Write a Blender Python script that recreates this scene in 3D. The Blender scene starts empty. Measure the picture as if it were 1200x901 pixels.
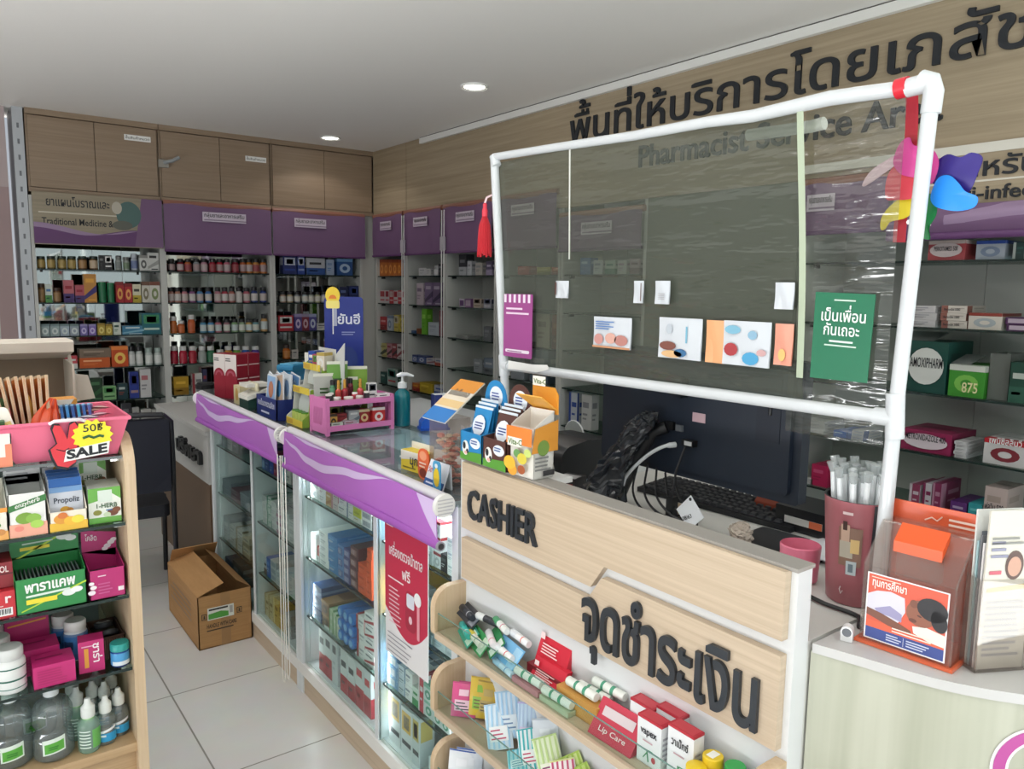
import bpy, math, random
from mathutils import Vector, Matrix
random.seed(7)
sc = bpy.context.scene
COL = sc.collection
R = math.radians
# ------------------------------------------------------------------ camera
FPX, CAM = 899.667, Vector((0, 0, 1.55))
yaw, pitch, roll = R(36.9916), R(7.1611), R(0.8318)
fw = Vector((math.sin(yaw)*math.cos(pitch), math.cos(yaw)*math.cos(pitch), -math.sin(pitch)))
r0 = Vector((math.cos(yaw), -math.sin(yaw), 0)); u0 = r0.cross(fw)
rt = r0*math.cos(roll) + u0*math.sin(roll); up = -r0*math.sin(roll) + u0*math.cos(roll)
cd = bpy.data.cameras.new('camera'); cam = bpy.data.objects.new('camera', cd); COL.objects.link(cam)
cam.matrix_world = Matrix(((rt.x, up.x, -fw.x, CAM.x), (rt.y, up.y, -fw.y, CAM.y), (rt.z, up.z, -fw.z, CAM.z), (0, 0, 0, 1)))
cd.sensor_width = 36; cd.lens = FPX/1200*36; cd.clip_start = .05
sc.camera = cam

def at(px, py, x=None, y=None, z=None):
    "world point seen at a photo pixel on a plane of the room (x, y or z given)"
    d = rt*((px-600)/FPX) - up*((py-450.5)/FPX) + fw
    t = (x-CAM.x)/d.x if x is not None else (y-CAM.y)/d.y if y is not None else (z-CAM.z)/d.z
    return CAM + d*t

# ------------------------------------------------------------------ world, lights, exposure
w = bpy.data.worlds.new('daylight'); sc.world = w; w.use_nodes = True
bg = w.node_tree.nodes['Background']; bg.inputs[1].default_value = 1
_n = w.node_tree.nodes; _t = _n.new('ShaderNodeTexCoord'); _s = _n.new('ShaderNodeSeparateXYZ'); _r = _n.new('ShaderNodeValToRGB')      # pale sky above, sunlit pavement below the horizon
_m = _n.new('ShaderNodeMapRange'); _m.inputs[1].default_value = -1; _m.inputs[2].default_value = 1
w.node_tree.links.new(_t.outputs['Generated'], _s.inputs[0]); w.node_tree.links.new(_s.outputs[2], _m.inputs[0]); w.node_tree.links.new(_m.outputs[0], _r.inputs[0]); w.node_tree.links.new(_r.outputs[0], bg.inputs[0])
_e = _r.color_ramp.elements; _e[0].position, _e[0].color = .25, (2.9, 2.9, 2.8, 1); _e[1].position, _e[1].color = .47, (.3, .31, .33, 1)
_x = _e.new(.6); _x.color = (.3, .33, .37, 1)
def area(name, loc, rot, sx, sy, power, col):
    l = bpy.data.lights.new(name, 'AREA'); l.shape = 'RECTANGLE'; l.size = sx; l.size_y = sy; l.energy = power; l.color = col
    o = bpy.data.objects.new(name, l); COL.objects.link(o); o.location = loc; o.rotation_euler = rot; return o
area('daylight_shopfront', (.8, -1.95, 1.35), (R(90), 0, 0), 4.6, 2.3, 4, (.93, .97, 1))        # through the glazed shopfront behind the camera
area('daylight_side_door', (-2.35, 1.0, 1.3), (R(90), 0, R(-90)), 3.6, 2.2, 5, (.93, .97, 1))       # through the open side doors on the left
area('ceiling_fill', (.8, -1.7, .3), (R(168), 0, 0), 4.6, .5, 46, (.97, .98, 1))            # unseen upward fill added to brighten the ceiling, imitating pavement bounce
area('ceiling_fill_side', (-2.1, 1.0, .3), (R(168), 0, R(-90)), 3.6, .5, 60, (.97, .98, 1))  # second fill, added low at the left to brighten the ceiling
for x, y, e in ((.25, 1.6, 6), (.3, 3.0, 24), (2.1, 1.2, 6)):                                          # unseen spots without fixtures, added overhead to brighten floor and counter
    l = bpy.data.lights.new('overhead_fill_spot', 'SPOT'); l.energy = e; l.spot_size = R(140); l.spot_blend = .6; l.shadow_soft_size = .12; l.color = (1, .97, .93)
    o = bpy.data.objects.new('overhead_fill_spot', l); COL.objects.link(o); o.location = (x, y, 2.57)
sc.view_settings.view_transform = 'Standard'; sc.view_settings.look = 'None'
sc.view_settings.exposure = .55; sc.view_settings.gamma = 1; sc.view_settings.use_curve_mapping = False
try:
    sc.cycles.use_denoising = True; sc.cycles.max_bounces = 10; sc.cycles.transparent_max_bounces = 24
    sc.cycles.sample_clamp_indirect = 6; sc.cycles.caustics_reflective = False; sc.cycles.caustics_refractive = False
except Exception: pass

# ------------------------------------------------------------------ materials
def lin(h):
    h = h.lstrip('#'); c = [int(h[i:i+2], 16)/255 for i in (0, 2, 4)]
    return tuple(x/12.92 if x <= .04045 else ((x+.055)/1.055)**2.4 for x in c) + (1,)
MC = {}
def M(h, rough=.45, metal=0, trans=0, emit=0, coat=0):
    if not isinstance(h, str): return h
    k = (h, rough, metal, trans, emit, coat)
    if k in MC: return MC[k]
    m = bpy.data.materials.new('mat_' + h.lstrip('#')); m.use_nodes = True
    p = m.node_tree.nodes['Principled BSDF']
    p.inputs['Base Color'].default_value = lin(h); p.inputs['Roughness'].default_value = rough; p.inputs['Metallic'].default_value = metal
    if emit: p.inputs['Emission Color'].default_value = lin(h); p.inputs['Emission Strength'].default_value = emit
    if coat: p.inputs['Coat Weight'].default_value = coat
    MC[k] = m; return m
def nodes(name):
    m = bpy.data.materials.new(name); m.use_nodes = True; nt = m.node_tree
    return m, nt, nt.nodes['Principled BSDF'], lambda t: nt.nodes.new('ShaderNode'+t), nt.links.new
def wood(name, c1, c2, scale=(1, 1, 1), rough=.45, det=5.):
    "grain stretched along one axis: noise on scaled object coordinates"
    m, nt, p, N, L = nodes(name)
    tc = N('TexCoord'); mp = N('Mapping'); mp.inputs['Scale'].default_value = scale
    n1 = N('TexNoise'); n1.inputs['Scale'].default_value = 1; n1.inputs['Detail'].default_value = det; n1.inputs['Roughness'].default_value = .65
    cr = N('ValToRGB'); cr.color_ramp.elements[0].position = .34; cr.color_ramp.elements[1].position = .66
    cr.color_ramp.elements[0].color = lin(c1); cr.color_ramp.elements[1].color = lin(c2)
    L(tc.outputs['Object'], mp.inputs['Vector']); L(mp.outputs[0], n1.inputs['Vector']); L(n1.outputs['Fac'], cr.inputs[0]); L(cr.outputs[0], p.inputs['Base Color'])
    p.inputs['Roughness'].default_value = rough; return m
OAK = wood('oak_laminate_grain_along_y', '#BEAA91', '#CDBAA2', (3, 1.6, 130))
OAKX = wood('oak_laminate_grain_along_x', '#B5966F', '#C6A882', (1.6, 3, 90))
OAKZ = wood('oak_laminate_upright', '#C8AD8B', '#D6BFA0', (60, 60, 2))
WALLWOOD = wood('wall_oak_laminate', '#9A8B73', '#AE9E85', (3, 1.2, 60))
ASH = wood('pale_green_ash_laminate', '#ABAD9A', '#BEBFAE', (22, 22, .7), .4, 3)
CARD = wood('brown_cardboard', '#A97F50', '#B68B5B', (4, 4, 90), .85)
WICK = wood('brown_wicker', '#3E2A22', '#5F4335', (200, 200, 60), .7)

def tilemat():
    m, nt, p, N, L = nodes('floor_tiles')
    tc = N('TexCoord'); mp = N('Mapping'); mp.inputs['Location'].default_value = (-.03, .05, 0)
    b = N('TexBrick'); b.offset = 0; b.squash = 1
    for k, v in (('Scale', 1), ('Mortar Size', .003), ('Brick Width', .6), ('Row Height', .6), ('Mortar Smooth', .1)): b.inputs[k].default_value = v
    b.inputs['Color1'].default_value = lin('#D9D8D4'); b.inputs['Color2'].default_value = lin('#D4D3CF'); b.inputs['Mortar'].default_value = lin('#8C8981')
    n = N('TexNoise'); n.inputs['Scale'].default_value = 9; mx = N('MixRGB'); mx.blend_type = 'MULTIPLY'; mx.inputs[0].default_value = .12
    L(tc.outputs['Object'], mp.inputs['Vector']); L(mp.outputs[0], b.inputs['Vector']); L(tc.outputs['Object'], n.inputs['Vector'])
    L(b.outputs[0], mx.inputs[1]); L(n.outputs['Color'], mx.inputs[2]); L(mx.outputs[0], p.inputs['Base Color'])
    p.inputs['Roughness'].default_value = .28; return m
def clear(name, tint, haze=0, hazecol='#808580', gloss=.08, rough=.02, bump=0, fres=True):
    "thin clear sheet: see-through, a little reflection, optional haze"
    m, nt, p, N, L = nodes(name); nt.nodes.remove(p); out = nt.nodes['Material Output']
    tr = N('BsdfTransparent'); tr.inputs[0].default_value = lin(tint)
    gl = N('BsdfGlossy'); gl.inputs['Roughness'].default_value = rough
    mx = N('MixShader'); last = tr.outputs[0]
    if haze:
        df = N('BsdfDiffuse'); df.inputs[0].default_value = lin(hazecol); mh = N('MixShader'); mh.inputs[0].default_value = haze
        L(tr.outputs[0], mh.inputs[1]); L(df.outputs[0], mh.inputs[2]); last = mh.outputs[0]
    if fres:
        lw = N('LayerWeight'); pw = N('Math'); pw.operation = 'POWER'; pw.inputs[1].default_value = 5; mu = N('Math'); mu.operation = 'MULTIPLY_ADD'; mu.inputs[1].default_value = .5; mu.inputs[2].default_value = gloss*.3
        L(lw.outputs['Facing'], pw.inputs[0]); L(pw.outputs[0], mu.inputs[0]); L(mu.outputs[0], mx.inputs[0])
    else: mx.inputs[0].default_value = gloss
    if bump:
        tc = N('TexCoord'); mp = N('Mapping'); mp.inputs['Scale'].default_value = (3, 3, 14); n = N('TexNoise'); n.inputs['Scale'].default_value = 1.6; n.inputs['Detail'].default_value = 3
        bp = N('Bump'); bp.inputs['Strength'].default_value = bump; bp.inputs['Distance'].default_value = .02
        L(tc.outputs['Object'], mp.inputs[0]); L(mp.outputs[0], n.inputs['Vector']); L(n.outputs['Fac'], bp.inputs['Height']); L(bp.outputs[0], gl.inputs['Normal'])
    L(last, mx.inputs[1]); L(gl.outputs[0], mx.inputs[2]); L(mx.outputs[0], out.inputs[0]); return m
GLASS = clear('clear_glass', '#F3F9F7'); SHELFGLASS = clear('shelf_glass', '#D3E0DB', gloss=.12)
EDGE = M('#1F2E2B', .15)
SHEET = clear('hazy_plastic_sheet', '#B9BDB4', .34, '#6F756B', .05, .06, .5, False)
SHEET2 = clear('clear_plastic_sheet', '#DADDD6', .08, '#9A9E96', .07, .05, .8, False)
ACRYL = clear('clear_acrylic', '#F2F0EE', .06, '#E8DCD6', .12)
ACRYLO = clear('orange_tinted_acrylic', '#E8B9A4', .3, '#D8613A', .1)
PETCLEAR = clear('clear_bottle_plastic', '#DCE4E4', .16, '#C6D0D0', .3)
PETGREEN = clear('pale_green_bottle_plastic', '#CDE8DC', .3, '#BFE0D0', .2)
PETTEAL = M('#0F6F7A', .15)
def mirror():
    m, nt, p, N, L = nodes('mirror'); p.inputs['Base Color'].default_value = (.62, .65, .63, 1); p.inputs['Metallic'].default_value = 1; p.inputs['Roughness'].default_value = .03; return m
MIRROR = mirror()
WHITE, OFFW, GREY, BLACK = M('#E9E9E6', .4), M('#D8D7D2', .5), M('#8E9294', .5), M('#17181B', .4)
ALU, CHROME, PVC = M('#DCE3E6', .35), M('#C8C8C8', .2, 1), M('#CFD3D6', .3, coat=.3)
INK, PAPER = M('#20242A', .6), M('#EFEFEC', .7)
PURPLE, PURPLE2, LILAC = M('#B06AC2', .5), M('#9C56AE', .5), M('#D3BCE6', .5)
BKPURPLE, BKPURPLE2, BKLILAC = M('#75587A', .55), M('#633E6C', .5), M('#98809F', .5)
LETTER = M('#2B3138', .35)

# ------------------------------------------------------------------ mesh builder
class MB:
    def __init__(s): s.v, s.f, s.fm, s.fs, s.ms, s.T = [], [], [], [], [], None
    def mi(s, m):
        m = M(m)
        if m not in s.ms: s.ms.append(m)
        return s.ms.index(m)
    def add(s, vs, fs, m, smooth=False):
        b = len(s.v); i = s.mi(m)
        s.v += [tuple(s.T @ Vector(p)) if s.T else tuple(p) for p in vs]
        for f in fs: s.f.append([b+k for k in f]); s.fm.append(i); s.fs.append(smooth)
        return s
    def box(s, x0, x1, y0, y1, z0, z1, m):
        x0, x1 = sorted((x0, x1)); y0, y1 = sorted((y0, y1)); z0, z1 = sorted((z0, z1))
        return s.add([(x, y, z) for z in (z0, z1) for y in (y0, y1) for x in (x0, x1)],
                     [(0, 2, 3, 1), (4, 5, 7, 6), (0, 1, 5, 4), (2, 6, 7, 3), (0, 4, 6, 2), (1, 3, 7, 5)], m)
    def prism(s, pts, ax, a0, a1, m, smooth=False):
        n = len(pts)
        g = (lambda p, a: (a, p[0], p[1])) if ax == 'x' else (lambda p, a: (p[0], a, p[1])) if ax == 'y' else (lambda p, a: (p[0], p[1], a))
        vs = [g(p, a0) for p in pts] + [g(p, a1) for p in pts]
        s.add(vs, [list(range(n))[::-1], list(range(n, 2*n))], m)
        b = len(s.v) - 2*n; i = s.mi(m)
        for k in range(n): s.f.append([b+k, b+(k+1) % n, b+n+(k+1) % n, b+n+k]); s.fm.append(i); s.fs.append(smooth)
        return s
    def lathe(s, prof, mats, n=18, c=(0, 0, 0)):
        k = len(prof); vs = [(c[0]+r*math.cos(2*math.pi*j/n), c[1]+r*math.sin(2*math.pi*j/n), c[2]+z) for r, z in prof for j in range(n)]
        if not isinstance(mats, list): mats = [mats]*(k-1)
        b = len(s.v); s.v += [tuple(s.T @ Vector(p)) if s.T else p for p in vs]
        for q in range(k-1):
            i = s.mi(mats[q])
            for j in range(n): s.f.append([b+q*n+j, b+q*n+(j+1) % n, b+(q+1)*n+(j+1) % n, b+(q+1)*n+j]); s.fm.append(i); s.fs.append(True)
        if prof[0][0] > 1e-4: s.f.append([b+j for j in range(n)][::-1]); s.fm.append(s.mi(mats[0])); s.fs.append(False)
        if prof[-1][0] > 1e-4: s.f.append([b+(k-1)*n+j for j in range(n)]); s.fm.append(s.mi(mats[-1])); s.fs.append(False)
        return s
    def tube(s, path, r, m, n=8, closed=False):
        P = [Vector(p) for p in path]; k = len(P); rs = r if isinstance(r, list) else [r]*k; vs = []; nrm = None
        for i, p in enumerate(P):
            t = (P[(i+1) % k]-P[i-1]) if closed else (P[min(i+1, k-1)]-P[max(i-1, 0)])
            t.normalize()
            if nrm is None: nrm = t.orthogonal().normalized()
            nrm = (nrm - t*nrm.dot(t)).normalized(); bn = t.cross(nrm)
            vs += [tuple(p + (nrm*math.cos(2*math.pi*j/n)+bn*math.sin(2*math.pi*j/n))*rs[i]) for j in range(n)]
        fs = [(q*n+j, q*n+(j+1) % n, ((q+1) % k)*n+(j+1) % n, ((q+1) % k)*n+j) for q in range(k if closed else k-1) for j in range(n)]
        s.add(vs, fs, m, True)
        if not closed: s.add([s_ for s_ in vs[:n]], [list(range(n))[::-1]], m); s.add(vs[-n:], [list(range(n))], m)
        return s
    def quad(s, p, m): return s.add(p, [tuple(range(len(p)))], m)
    def grid(s, fn, nu, nv, m, smooth=True):
        vs = [fn(i/nu, j/nv) for j in range(nv+1) for i in range(nu+1)]
        return s.add(vs, [(j*(nu+1)+i, j*(nu+1)+i+1, (j+1)*(nu+1)+i+1, (j+1)*(nu+1)+i) for j in range(nv) for i in range(nu)], m, smooth)
    def mesh(s, name):
        me = bpy.data.meshes.new(name); me.from_pydata(s.v, [], s.f)
        for m in s.ms: me.materials.append(m)
        me.polygons.foreach_set('material_index', s.fm); me.polygons.foreach_set('use_smooth', s.fs); me.update()
        if any(s.fs): me.set_sharp_from_angle(angle=R(42))
        return me
    def build(s, name, parent=None, loc=None, rz=0, label=None, cat=None, group=None, kind=None, scale=None, rot=None):
        return obj(name, s.mesh(name), parent, loc, rz, label, cat, group, kind, scale, rot)
def tag(o, label=None, cat=None, group=None, kind=None):
    for k, v in (('label', label), ('category', cat), ('group', group), ('kind', kind)):
        if v: o[k] = v
    return o
def obj(name, me, parent=None, loc=None, rz=0, label=None, cat=None, group=None, kind=None, scale=None, rot=None):
    o = bpy.data.objects.new(name, me); COL.objects.link(o)
    if parent: o.parent = parent
    if loc is not None: o.location = loc
    o.rotation_euler = rot if rot else (0, 0, rz)
    if scale: o.scale = scale
    return tag(o, label, cat, group, kind)
def thing(name, label, cat, loc=(0, 0, 0), rz=0, group=None): return obj(name, None, None, loc, rz, label, cat, group)
def struct(name, mb): return mb.build(name, kind='structure')
def arc(cx, cy, r, a0, a1, n=8): return [(cx+r*math.cos(R(a0+(a1-a0)*i/n)), cy+r*math.sin(R(a0+(a1-a0)*i/n))) for i in range(n+1)]
def rrect(x0, x1, y0, y1, r, n=5): return arc(x1-r, y0+r, r, -90, 0, n)+arc(x1-r, y1-r, r, 0, 90, n)+arc(x0+r, y1-r, r, 90, 180, n)+arc(x0+r, y0+r, r, 180, 270, n)
def ell(cx, cy, a, b, n=20): return [(cx+a*math.cos(2*math.pi*i/n), cy+b*math.sin(2*math.pi*i/n)) for i in range(n)]

# ------------------------------------------------------------------ lettering (built-in font, glyph by glyph)
GC, UPPER, TONE = {}, 'ัิีึื็', '่้๊๋์'
def glyph(ch, bold, ext):
    k = (ch, bold, ext)
    if k not in GC:
        def ev(t, b=0, e=0):
            c = bpy.data.curves.new('g', 'FONT'); c.body = t; c.size = 1; c.resolution_u = 3; c.offset = b; c.extrude = e
            o = bpy.data.objects.new('g', c); COL.objects.link(o)
            me = o.evaluated_get(bpy.context.evaluated_depsgraph_get()).to_mesh()
            r = [tuple(v.co) for v in me.vertices], [tuple(p.vertices) for p in me.polygons]
            bpy.data.objects.remove(o); bpy.data.curves.remove(c); return r
        vs, fs = ev(ch, bold, ext) if ch.strip() else ([], [])
        GC[k] = vs, fs, max(v[0] for v in ev(ch+'|')[0]) - .168
    return GC[k]
def layout(s, bold=0, ext=0, track=0):
    x = 0; out = []; prev = ''
    for ch in s:
        vs, fs, adv = glyph(ch, bold, ext); dy = .19 if ch in TONE and prev in UPPER else 0
        out.append((ch, vs, fs, x, dy)); x += adv + (track if adv > .01 else 0)
        prev = ch
    return out, x
def flow(P, n=6):
    "smooth curve through the points"
    P = [Vector(p) for p in P]; Q = [2*P[0]-P[1]] + P + [2*P[-1]-P[-2]]; out = []
    for i in range(1, len(Q)-2):
        for k in range(n):
            t = k/n; a, b, c, d = Q[i-1:i+3]
            out.append(.5*((2*b)+(c-a)*t+(2*a-5*b+4*c-d)*t*t+(3*b-a-3*c+d)*t**3))
    return out + [P[-1]]
def write(mb, s, p, right, upv, size, m, bold=0, ext=0, fit=None, align='l', track=0):
    "letters in the plane right/up through p (p = baseline start), standing out by ext"
    if ext: ext = ext/size
    o, wd = layout(s, bold, ext, track); right = Vector(right).normalized(); upv = Vector(upv).normalized(); n = right.cross(upv); p = Vector(p)
    sx = fit/wd if fit else size; x0 = 0 if align == 'l' else -wd*sx/2 if align == 'c' else -wd*sx
    for ch, vs, fs, x, dy in o:
        mb.add([p + right*((v[0]+x)*sx+x0) + upv*((v[1]+dy)*size) + n*(v[2]*size+.0006) for v in vs], fs, m)
    return mb
def lines(mb, p, right, upv, wd, h, n, m, fill=.45, ragged=.3):
    "small unreadable print: n thin strips"
    right = Vector(right).normalized(); upv = Vector(upv).normalized(); nn = right.cross(upv)*.0005; p = Vector(p)
    for i in range(n):
        a = p + upv*(h*(n-1-i)/n) + nn; q = right*(wd*(1-ragged*random.random())); e = upv*(h/n*fill)
        mb.quad([a, a+q, a+q+e, a+e], m)
    return mb
ORD = 'first second third fourth fifth sixth seventh eighth ninth tenth eleventh twelfth thirteenth fourteenth fifteenth sixteenth seventeenth eighteenth'.split()

# ------------------------------------------------------------------ product templates (unit size, scaled per copy)
UC = {}
def ubox(style, c1, c2, c3):
    k = ('x', style, c1, c2, c3)
    if k in UC: return UC[k]
    mb = MB(); mb.box(-.5, .5, -.5, .5, 0, 1, M(c1, .45)); e = .506; a, b = M(c2), M(c3)
    def fr(u0, u1, v0, v1, m): mb.quad([(u0-.5, -e, v0), (u1-.5, -e, v0), (u1-.5, -e, v1), (u0-.5, -e, v1)], m)
    def lf(u0, u1, v0, v1, m): mb.quad([(-e, .5-u0, v0), (-e, .5-u1, v0), (-e, .5-u1, v1), (-e, .5-u0, v1)], m)
    def rg(u0, u1, v0, v1, m): mb.quad([(e, u0-.5, v0), (e, u1-.5, v0), (e, u1-.5, v1), (e, u0-.5, v1)], m)
    def tp(u0, u1, v0, v1, m): mb.quad([(u0-.5, v0-.5, 1.004), (u1-.5, v0-.5, 1.004), (u1-.5, v1-.5, 1.004), (u0-.5, v1-.5, 1.004)], m)
    if style == 0:      # title strip and print
        for g in (fr, lf, rg): g(.12, .72, .62, .78, b); g(.12, .6, .4, .46, a); g(.12, .5, .28, .33, a)
        tp(.15, .75, .4, .6, b)
    elif style == 1:    # coloured lower band
        for g in (fr, lf, rg): g(0, 1, 0, .4, a); g(.15, .8, .6, .74, b); g(.15, .6, .2, .27, b)
    elif style == 2:    # round emblem and top band
        for g in (fr, lf, rg): g(0, 1, .82, 1, a)
        mb.add([(.34*math.cos(t*.4488), -e, .42+.28*math.sin(t*.4488)) for t in range(14)], [tuple(range(14))], b)
        mb.add([(.16*math.cos(t*.4488), -e-.004, .42+.13*math.sin(t*.4488)) for t in range(14)], [tuple(range(14))], M(c1))
        tp(0, 1, 0, .2, a)
    elif style == 3:    # upright stripe at the left
        for g in (fr, lf, rg): g(0, .26, 0, 1, a); g(.36, .9, .58, .72, b); g(.36, .75, .34, .4, b)
        tp(0, .26, 0, 1, a)
    elif style == 4:    # slanting sweep
        mb.quad([(-.5, -e, .1), (.5, -e, .38), (.5, -e, .62), (-.5, -e, .24)], a); fr(.14, .8, .7, .84, b); fr(.3, .9, .06, .12, b)
        lf(0, 1, .1, .3, a); rg(0, 1, .38, .62, a)
    elif style == 5:    # barcode end label
        fr(.12, .88, .18, .82, b)
        for q in range(7): fr(.18+q*.095, .18+q*.095+.03+.02*(q % 2), .26, .74, a)
    elif style == 6:    # window of picture on upper half
        fr(.1, .9, .5, .92, a); fr(.25, .75, .56, .84, b); fr(.1, .9, .2, .3, b); lf(.1, .9, .5, .92, a); rg(.1, .9, .5, .92, a)
    tp(.02, .98, .485, .515, M('#6F6A62'))
    UC[k] = mb.mesh('carton'); return UC[k]
PROF = {'b': ([(.42, 0), (.5, .02), (.5, .12), (.5, .58), (.5, .62), (.36, .73), (.34, .76)], [(.4, .75), (.42, .76), (.42, .98), (.36, 1)]),
        'j': ([(.46, 0), (.5, .03), (.5, .1), (.5, .68), (.5, .72), (.43, .78), (.43, .8)], [(.47, .78), (.49, .8), (.49, .97), (.44, 1)]),
        'c': ([(.5, 0), (.5, .02), (.5, .08), (.5, .9), (.5, .94), (.47, .96), (.47, .97)], [(.46, .965), (.46, .97), (.46, .99), (.4, 1)]),
        'n': ([(.44, 0), (.5, .02), (.5, .1), (.5, .42), (.46, .48), (.2, .56), (.2, .58)], [(.24, .57), (.24, .6), (.2, .98), (.16, 1)])}
def ubottle(kind, c1, c2, c3):
    k = (kind, c1, c2, c3)
    if k not in UC:
        b, c = PROF[kind]; n = 12
        body = MB().lathe(b, [M(c1, .2), M(c1, .2), M(c3), M(c1, .2), M(c1, .2), M(c1, .2)], n)
        UC[k] = body.mesh('bottle'), MB().lathe(c, M(c2, .35), n).mesh('cap')
    return UC[k]
SEEN = {}
def item(kind, cols, name, label, cat, loc, size, rz=0, group=None, style=0):
    w_, d_, h_ = size
    if kind == 'x':
        o = obj(name, ubox(style, *cols), None, loc, rz, label, cat, group, None, (w_, d_, h_))
    else:
        a, c = ubottle(kind, *cols); o = obj(name, a, None, loc, rz, label, cat, group, None, (w_, d_, h_)); obj('cap', c, o)
    return o
# ------------------------------------------------------------------ the room
XL, XR, YF, YB, H = -2.4, 3.26, -2.0, 6.1, 2.6
struct('floor', MB().box(XL, XR, YF, YB, -.08, 0, tilemat()))
struct('ceiling', MB().box(XL, XR, YF, YB, H, H+.08, M('#ECEAE7', .9)))
struct('wall_right', MB().box(XR, XR+.1, YF, YB, 0, H, M('#B9B8B2', .8)))
struct('wall_back', MB().box(.5, XR, 6.02, YB, 0, H, M('#A9A8A3', .8)).box(XL, .42, 5.72, YB, 2.12, H, M('#B5A6A6', .8)).box(XL, -.5, 5.72, YB, 0, 2.12, M('#B5A6A6', .8)).box(.33, .42, 5.72, YB, 0, 2.12, M('#A58F8F', .8)))
PLAIN = M('#CFCBC6', .8)
struct('wall_left', MB().box(XL-.1, XL, YF, -.9, 0, H, PLAIN).box(XL-.1, XL, 2.9, YB, 0, H, PLAIN).box(XL-.1, XL, -.9, 2.9, 2.45, H, PLAIN))
struct('wall_front', MB().box(XL, XR, YF-.1, YF, 2.5, H, PLAIN).box(3.1, XR, YF-.1, YF, 0, 2.5, PLAIN).box(XL, -1.6, YF-.1, YF, 0, 2.5, PLAIN))
f = MB()                                                        # glazed shopfront behind the camera, seen only in the mirrors
for x in (-1.6, -.45, .75, 1.95, 3.07): f.box(x, x+.05, YF-.08, YF-.03, 0, 2.5, ALU)
f.box(-1.6, 3.1, YF-.08, YF-.03, 2.1, 2.15, ALU)
wf = struct('window_1', f)
MB().box(-1.6, 3.1, YF-.06, YF-.055, .02, 2.5, GLASS).build('pane', wf)
f = MB().box(-.5, .33, 5.74, 5.8, 2.02, 2.12, WHITE).box(-.5, -.42, 5.74, 5.8, 0, 2.02, WHITE).box(.27, .33, 5.74, 5.8, 0, 2.02, M('#CFCFCC')).box(-.42, .27, 5.74, 5.8, 0, .12, WHITE)
d1 = struct('door_1', f); MB().box(-.42, .27, 5.765, 5.775, .12, 2.02, M('#C9D2D3', .25)).build('pane', d1)
# oak fascia of the right-hand wall, white strip under the ceiling
struct('wall_right_fascia', MB().box(2.86, 2.9, -1.9, 5.13, 2.0, 2.557, WALLWOOD).box(2.864, 2.9, 5.13, 5.137, 2.09, H, M('#6A5A45')).box(2.86, 2.9, 5.137, 5.67, 2.09, H, WALLWOOD).box(2.86, 2.9, 4.6, 5.13, 2.557, H, WALLWOOD)
       .box(2.9, XR, -1.9, 6.0, 2.1, 2.12, M('#8F8C86')))
struct('trim_1', MB().box(2.835, 2.9, -1.9, 4.9, 2.557, 2.594, WHITE).box(2.84, 2.9, -1.9, 4.9, 2.594, H, M('#55524E')))
struct('wall_right_pier', MB().box(2.872, XR, 1.86, 2.71, 0, 2.0, M('#6E7166', .6)))
struct('wall_corner', MB().box(2.77, 2.9, 5.69, 6.02, 0, 2.1, M('#B6B6B1', .6)))

# recessed ceiling lamps
for i, (x, y, lb) in enumerate(((2.35, 3.485, 'round recessed ceiling lamp, the nearer and larger of the two'), (2.35, 5.32, 'round recessed ceiling lamp, the farther one above the corner shelves'))):
    t = thing('ceiling_lamp', lb, 'ceiling lamp', (x, y, H), 0, 'recessed ceiling lamps')
    MB().lathe([(.052, -.004), (.07, -.012), (.074, 0)], WHITE, 28).build('rim', t)
    MB().lathe([(0, -.006), (.054, -.006), (.054, -.001)], M('#FFF8EC', .5, 0, 0, 9), 24).build('diffuser', t)
    l = bpy.data.lights.new('lamp', 'SPOT'); l.energy = 2.5; l.spot_size = R(130); l.shadow_soft_size = .05; l.color = (1, .95, .88)
    o = bpy.data.objects.new('lamp_light', l); COL.objects.link(o); o.location = (x, y, H-.03)

# ------------------------------------------------------------------ back wall: overhead cabinets
CABW = wood('cabinet_oak', '#8C7862', '#988470', (2, 2, 70))
GAP = M('#5E4C38', .8)
def cabinet(x0, x1, xm, lb, stick):
    t = thing('overhead_cabinet', lb, 'cabinet', (0, 0, 0), 0, 'oak overhead cabinets')
    MB().box(x0, x1, 5.69, 6.02, 2.1, H, CABW).box(x0+.015, x1-.015, 5.685, 5.69, 2.125, H-.035, GAP).box(x0, x1, 5.66, 5.69, H-.035, H, CABW).box(x0, x1, 5.66, 5.69, 2.1, 2.125, CABW).build('body', t)
    for a, b in ((x0+.012, xm-.002), (xm+.002, x1-.012)): MB().box(a, b, 5.67, 5.686, 2.13, H-.04, CABW).build('door', t)
    if stick:
        x, z, wd = stick; m = MB().box(x, x+wd, 5.668, 5.67, z, z+.036, PAPER)
        write(m, 'ชั้นสินค้าหมวด', (x+.006, 5.668, z+.01), (1, 0, 0), (0, 0, 1), .022, INK, .006, 0, wd-.012); m.build('sticker', t, label='white paper sticker')
cabinet(.52, 1.275, .895, 'oak overhead cabinet at the left end, above the herbal medicine shelves', (1.07, 2.475, .16))
cabinet(1.279, 2.035, 1.676, 'middle oak overhead cabinet with white sticker at its upper right', (1.855, 2.425, .15))
cabinet(2.039, 2.86, 2.45, 'oak overhead cabinet reaching the corner of the two walls', None)
m = MB().box(-.03, .03, -.03, 0, -.01, .04, M('#9A968E')).tube([(0, -.03, .02), (.05, -.06, .035), (.09, -.07, .06)], .012, GREY)
m.build('bracket', None, (1.30, 5.67, 2.33), 0, 'small grey bracket fixed between the left and middle overhead cabinets', 'bracket')

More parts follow.
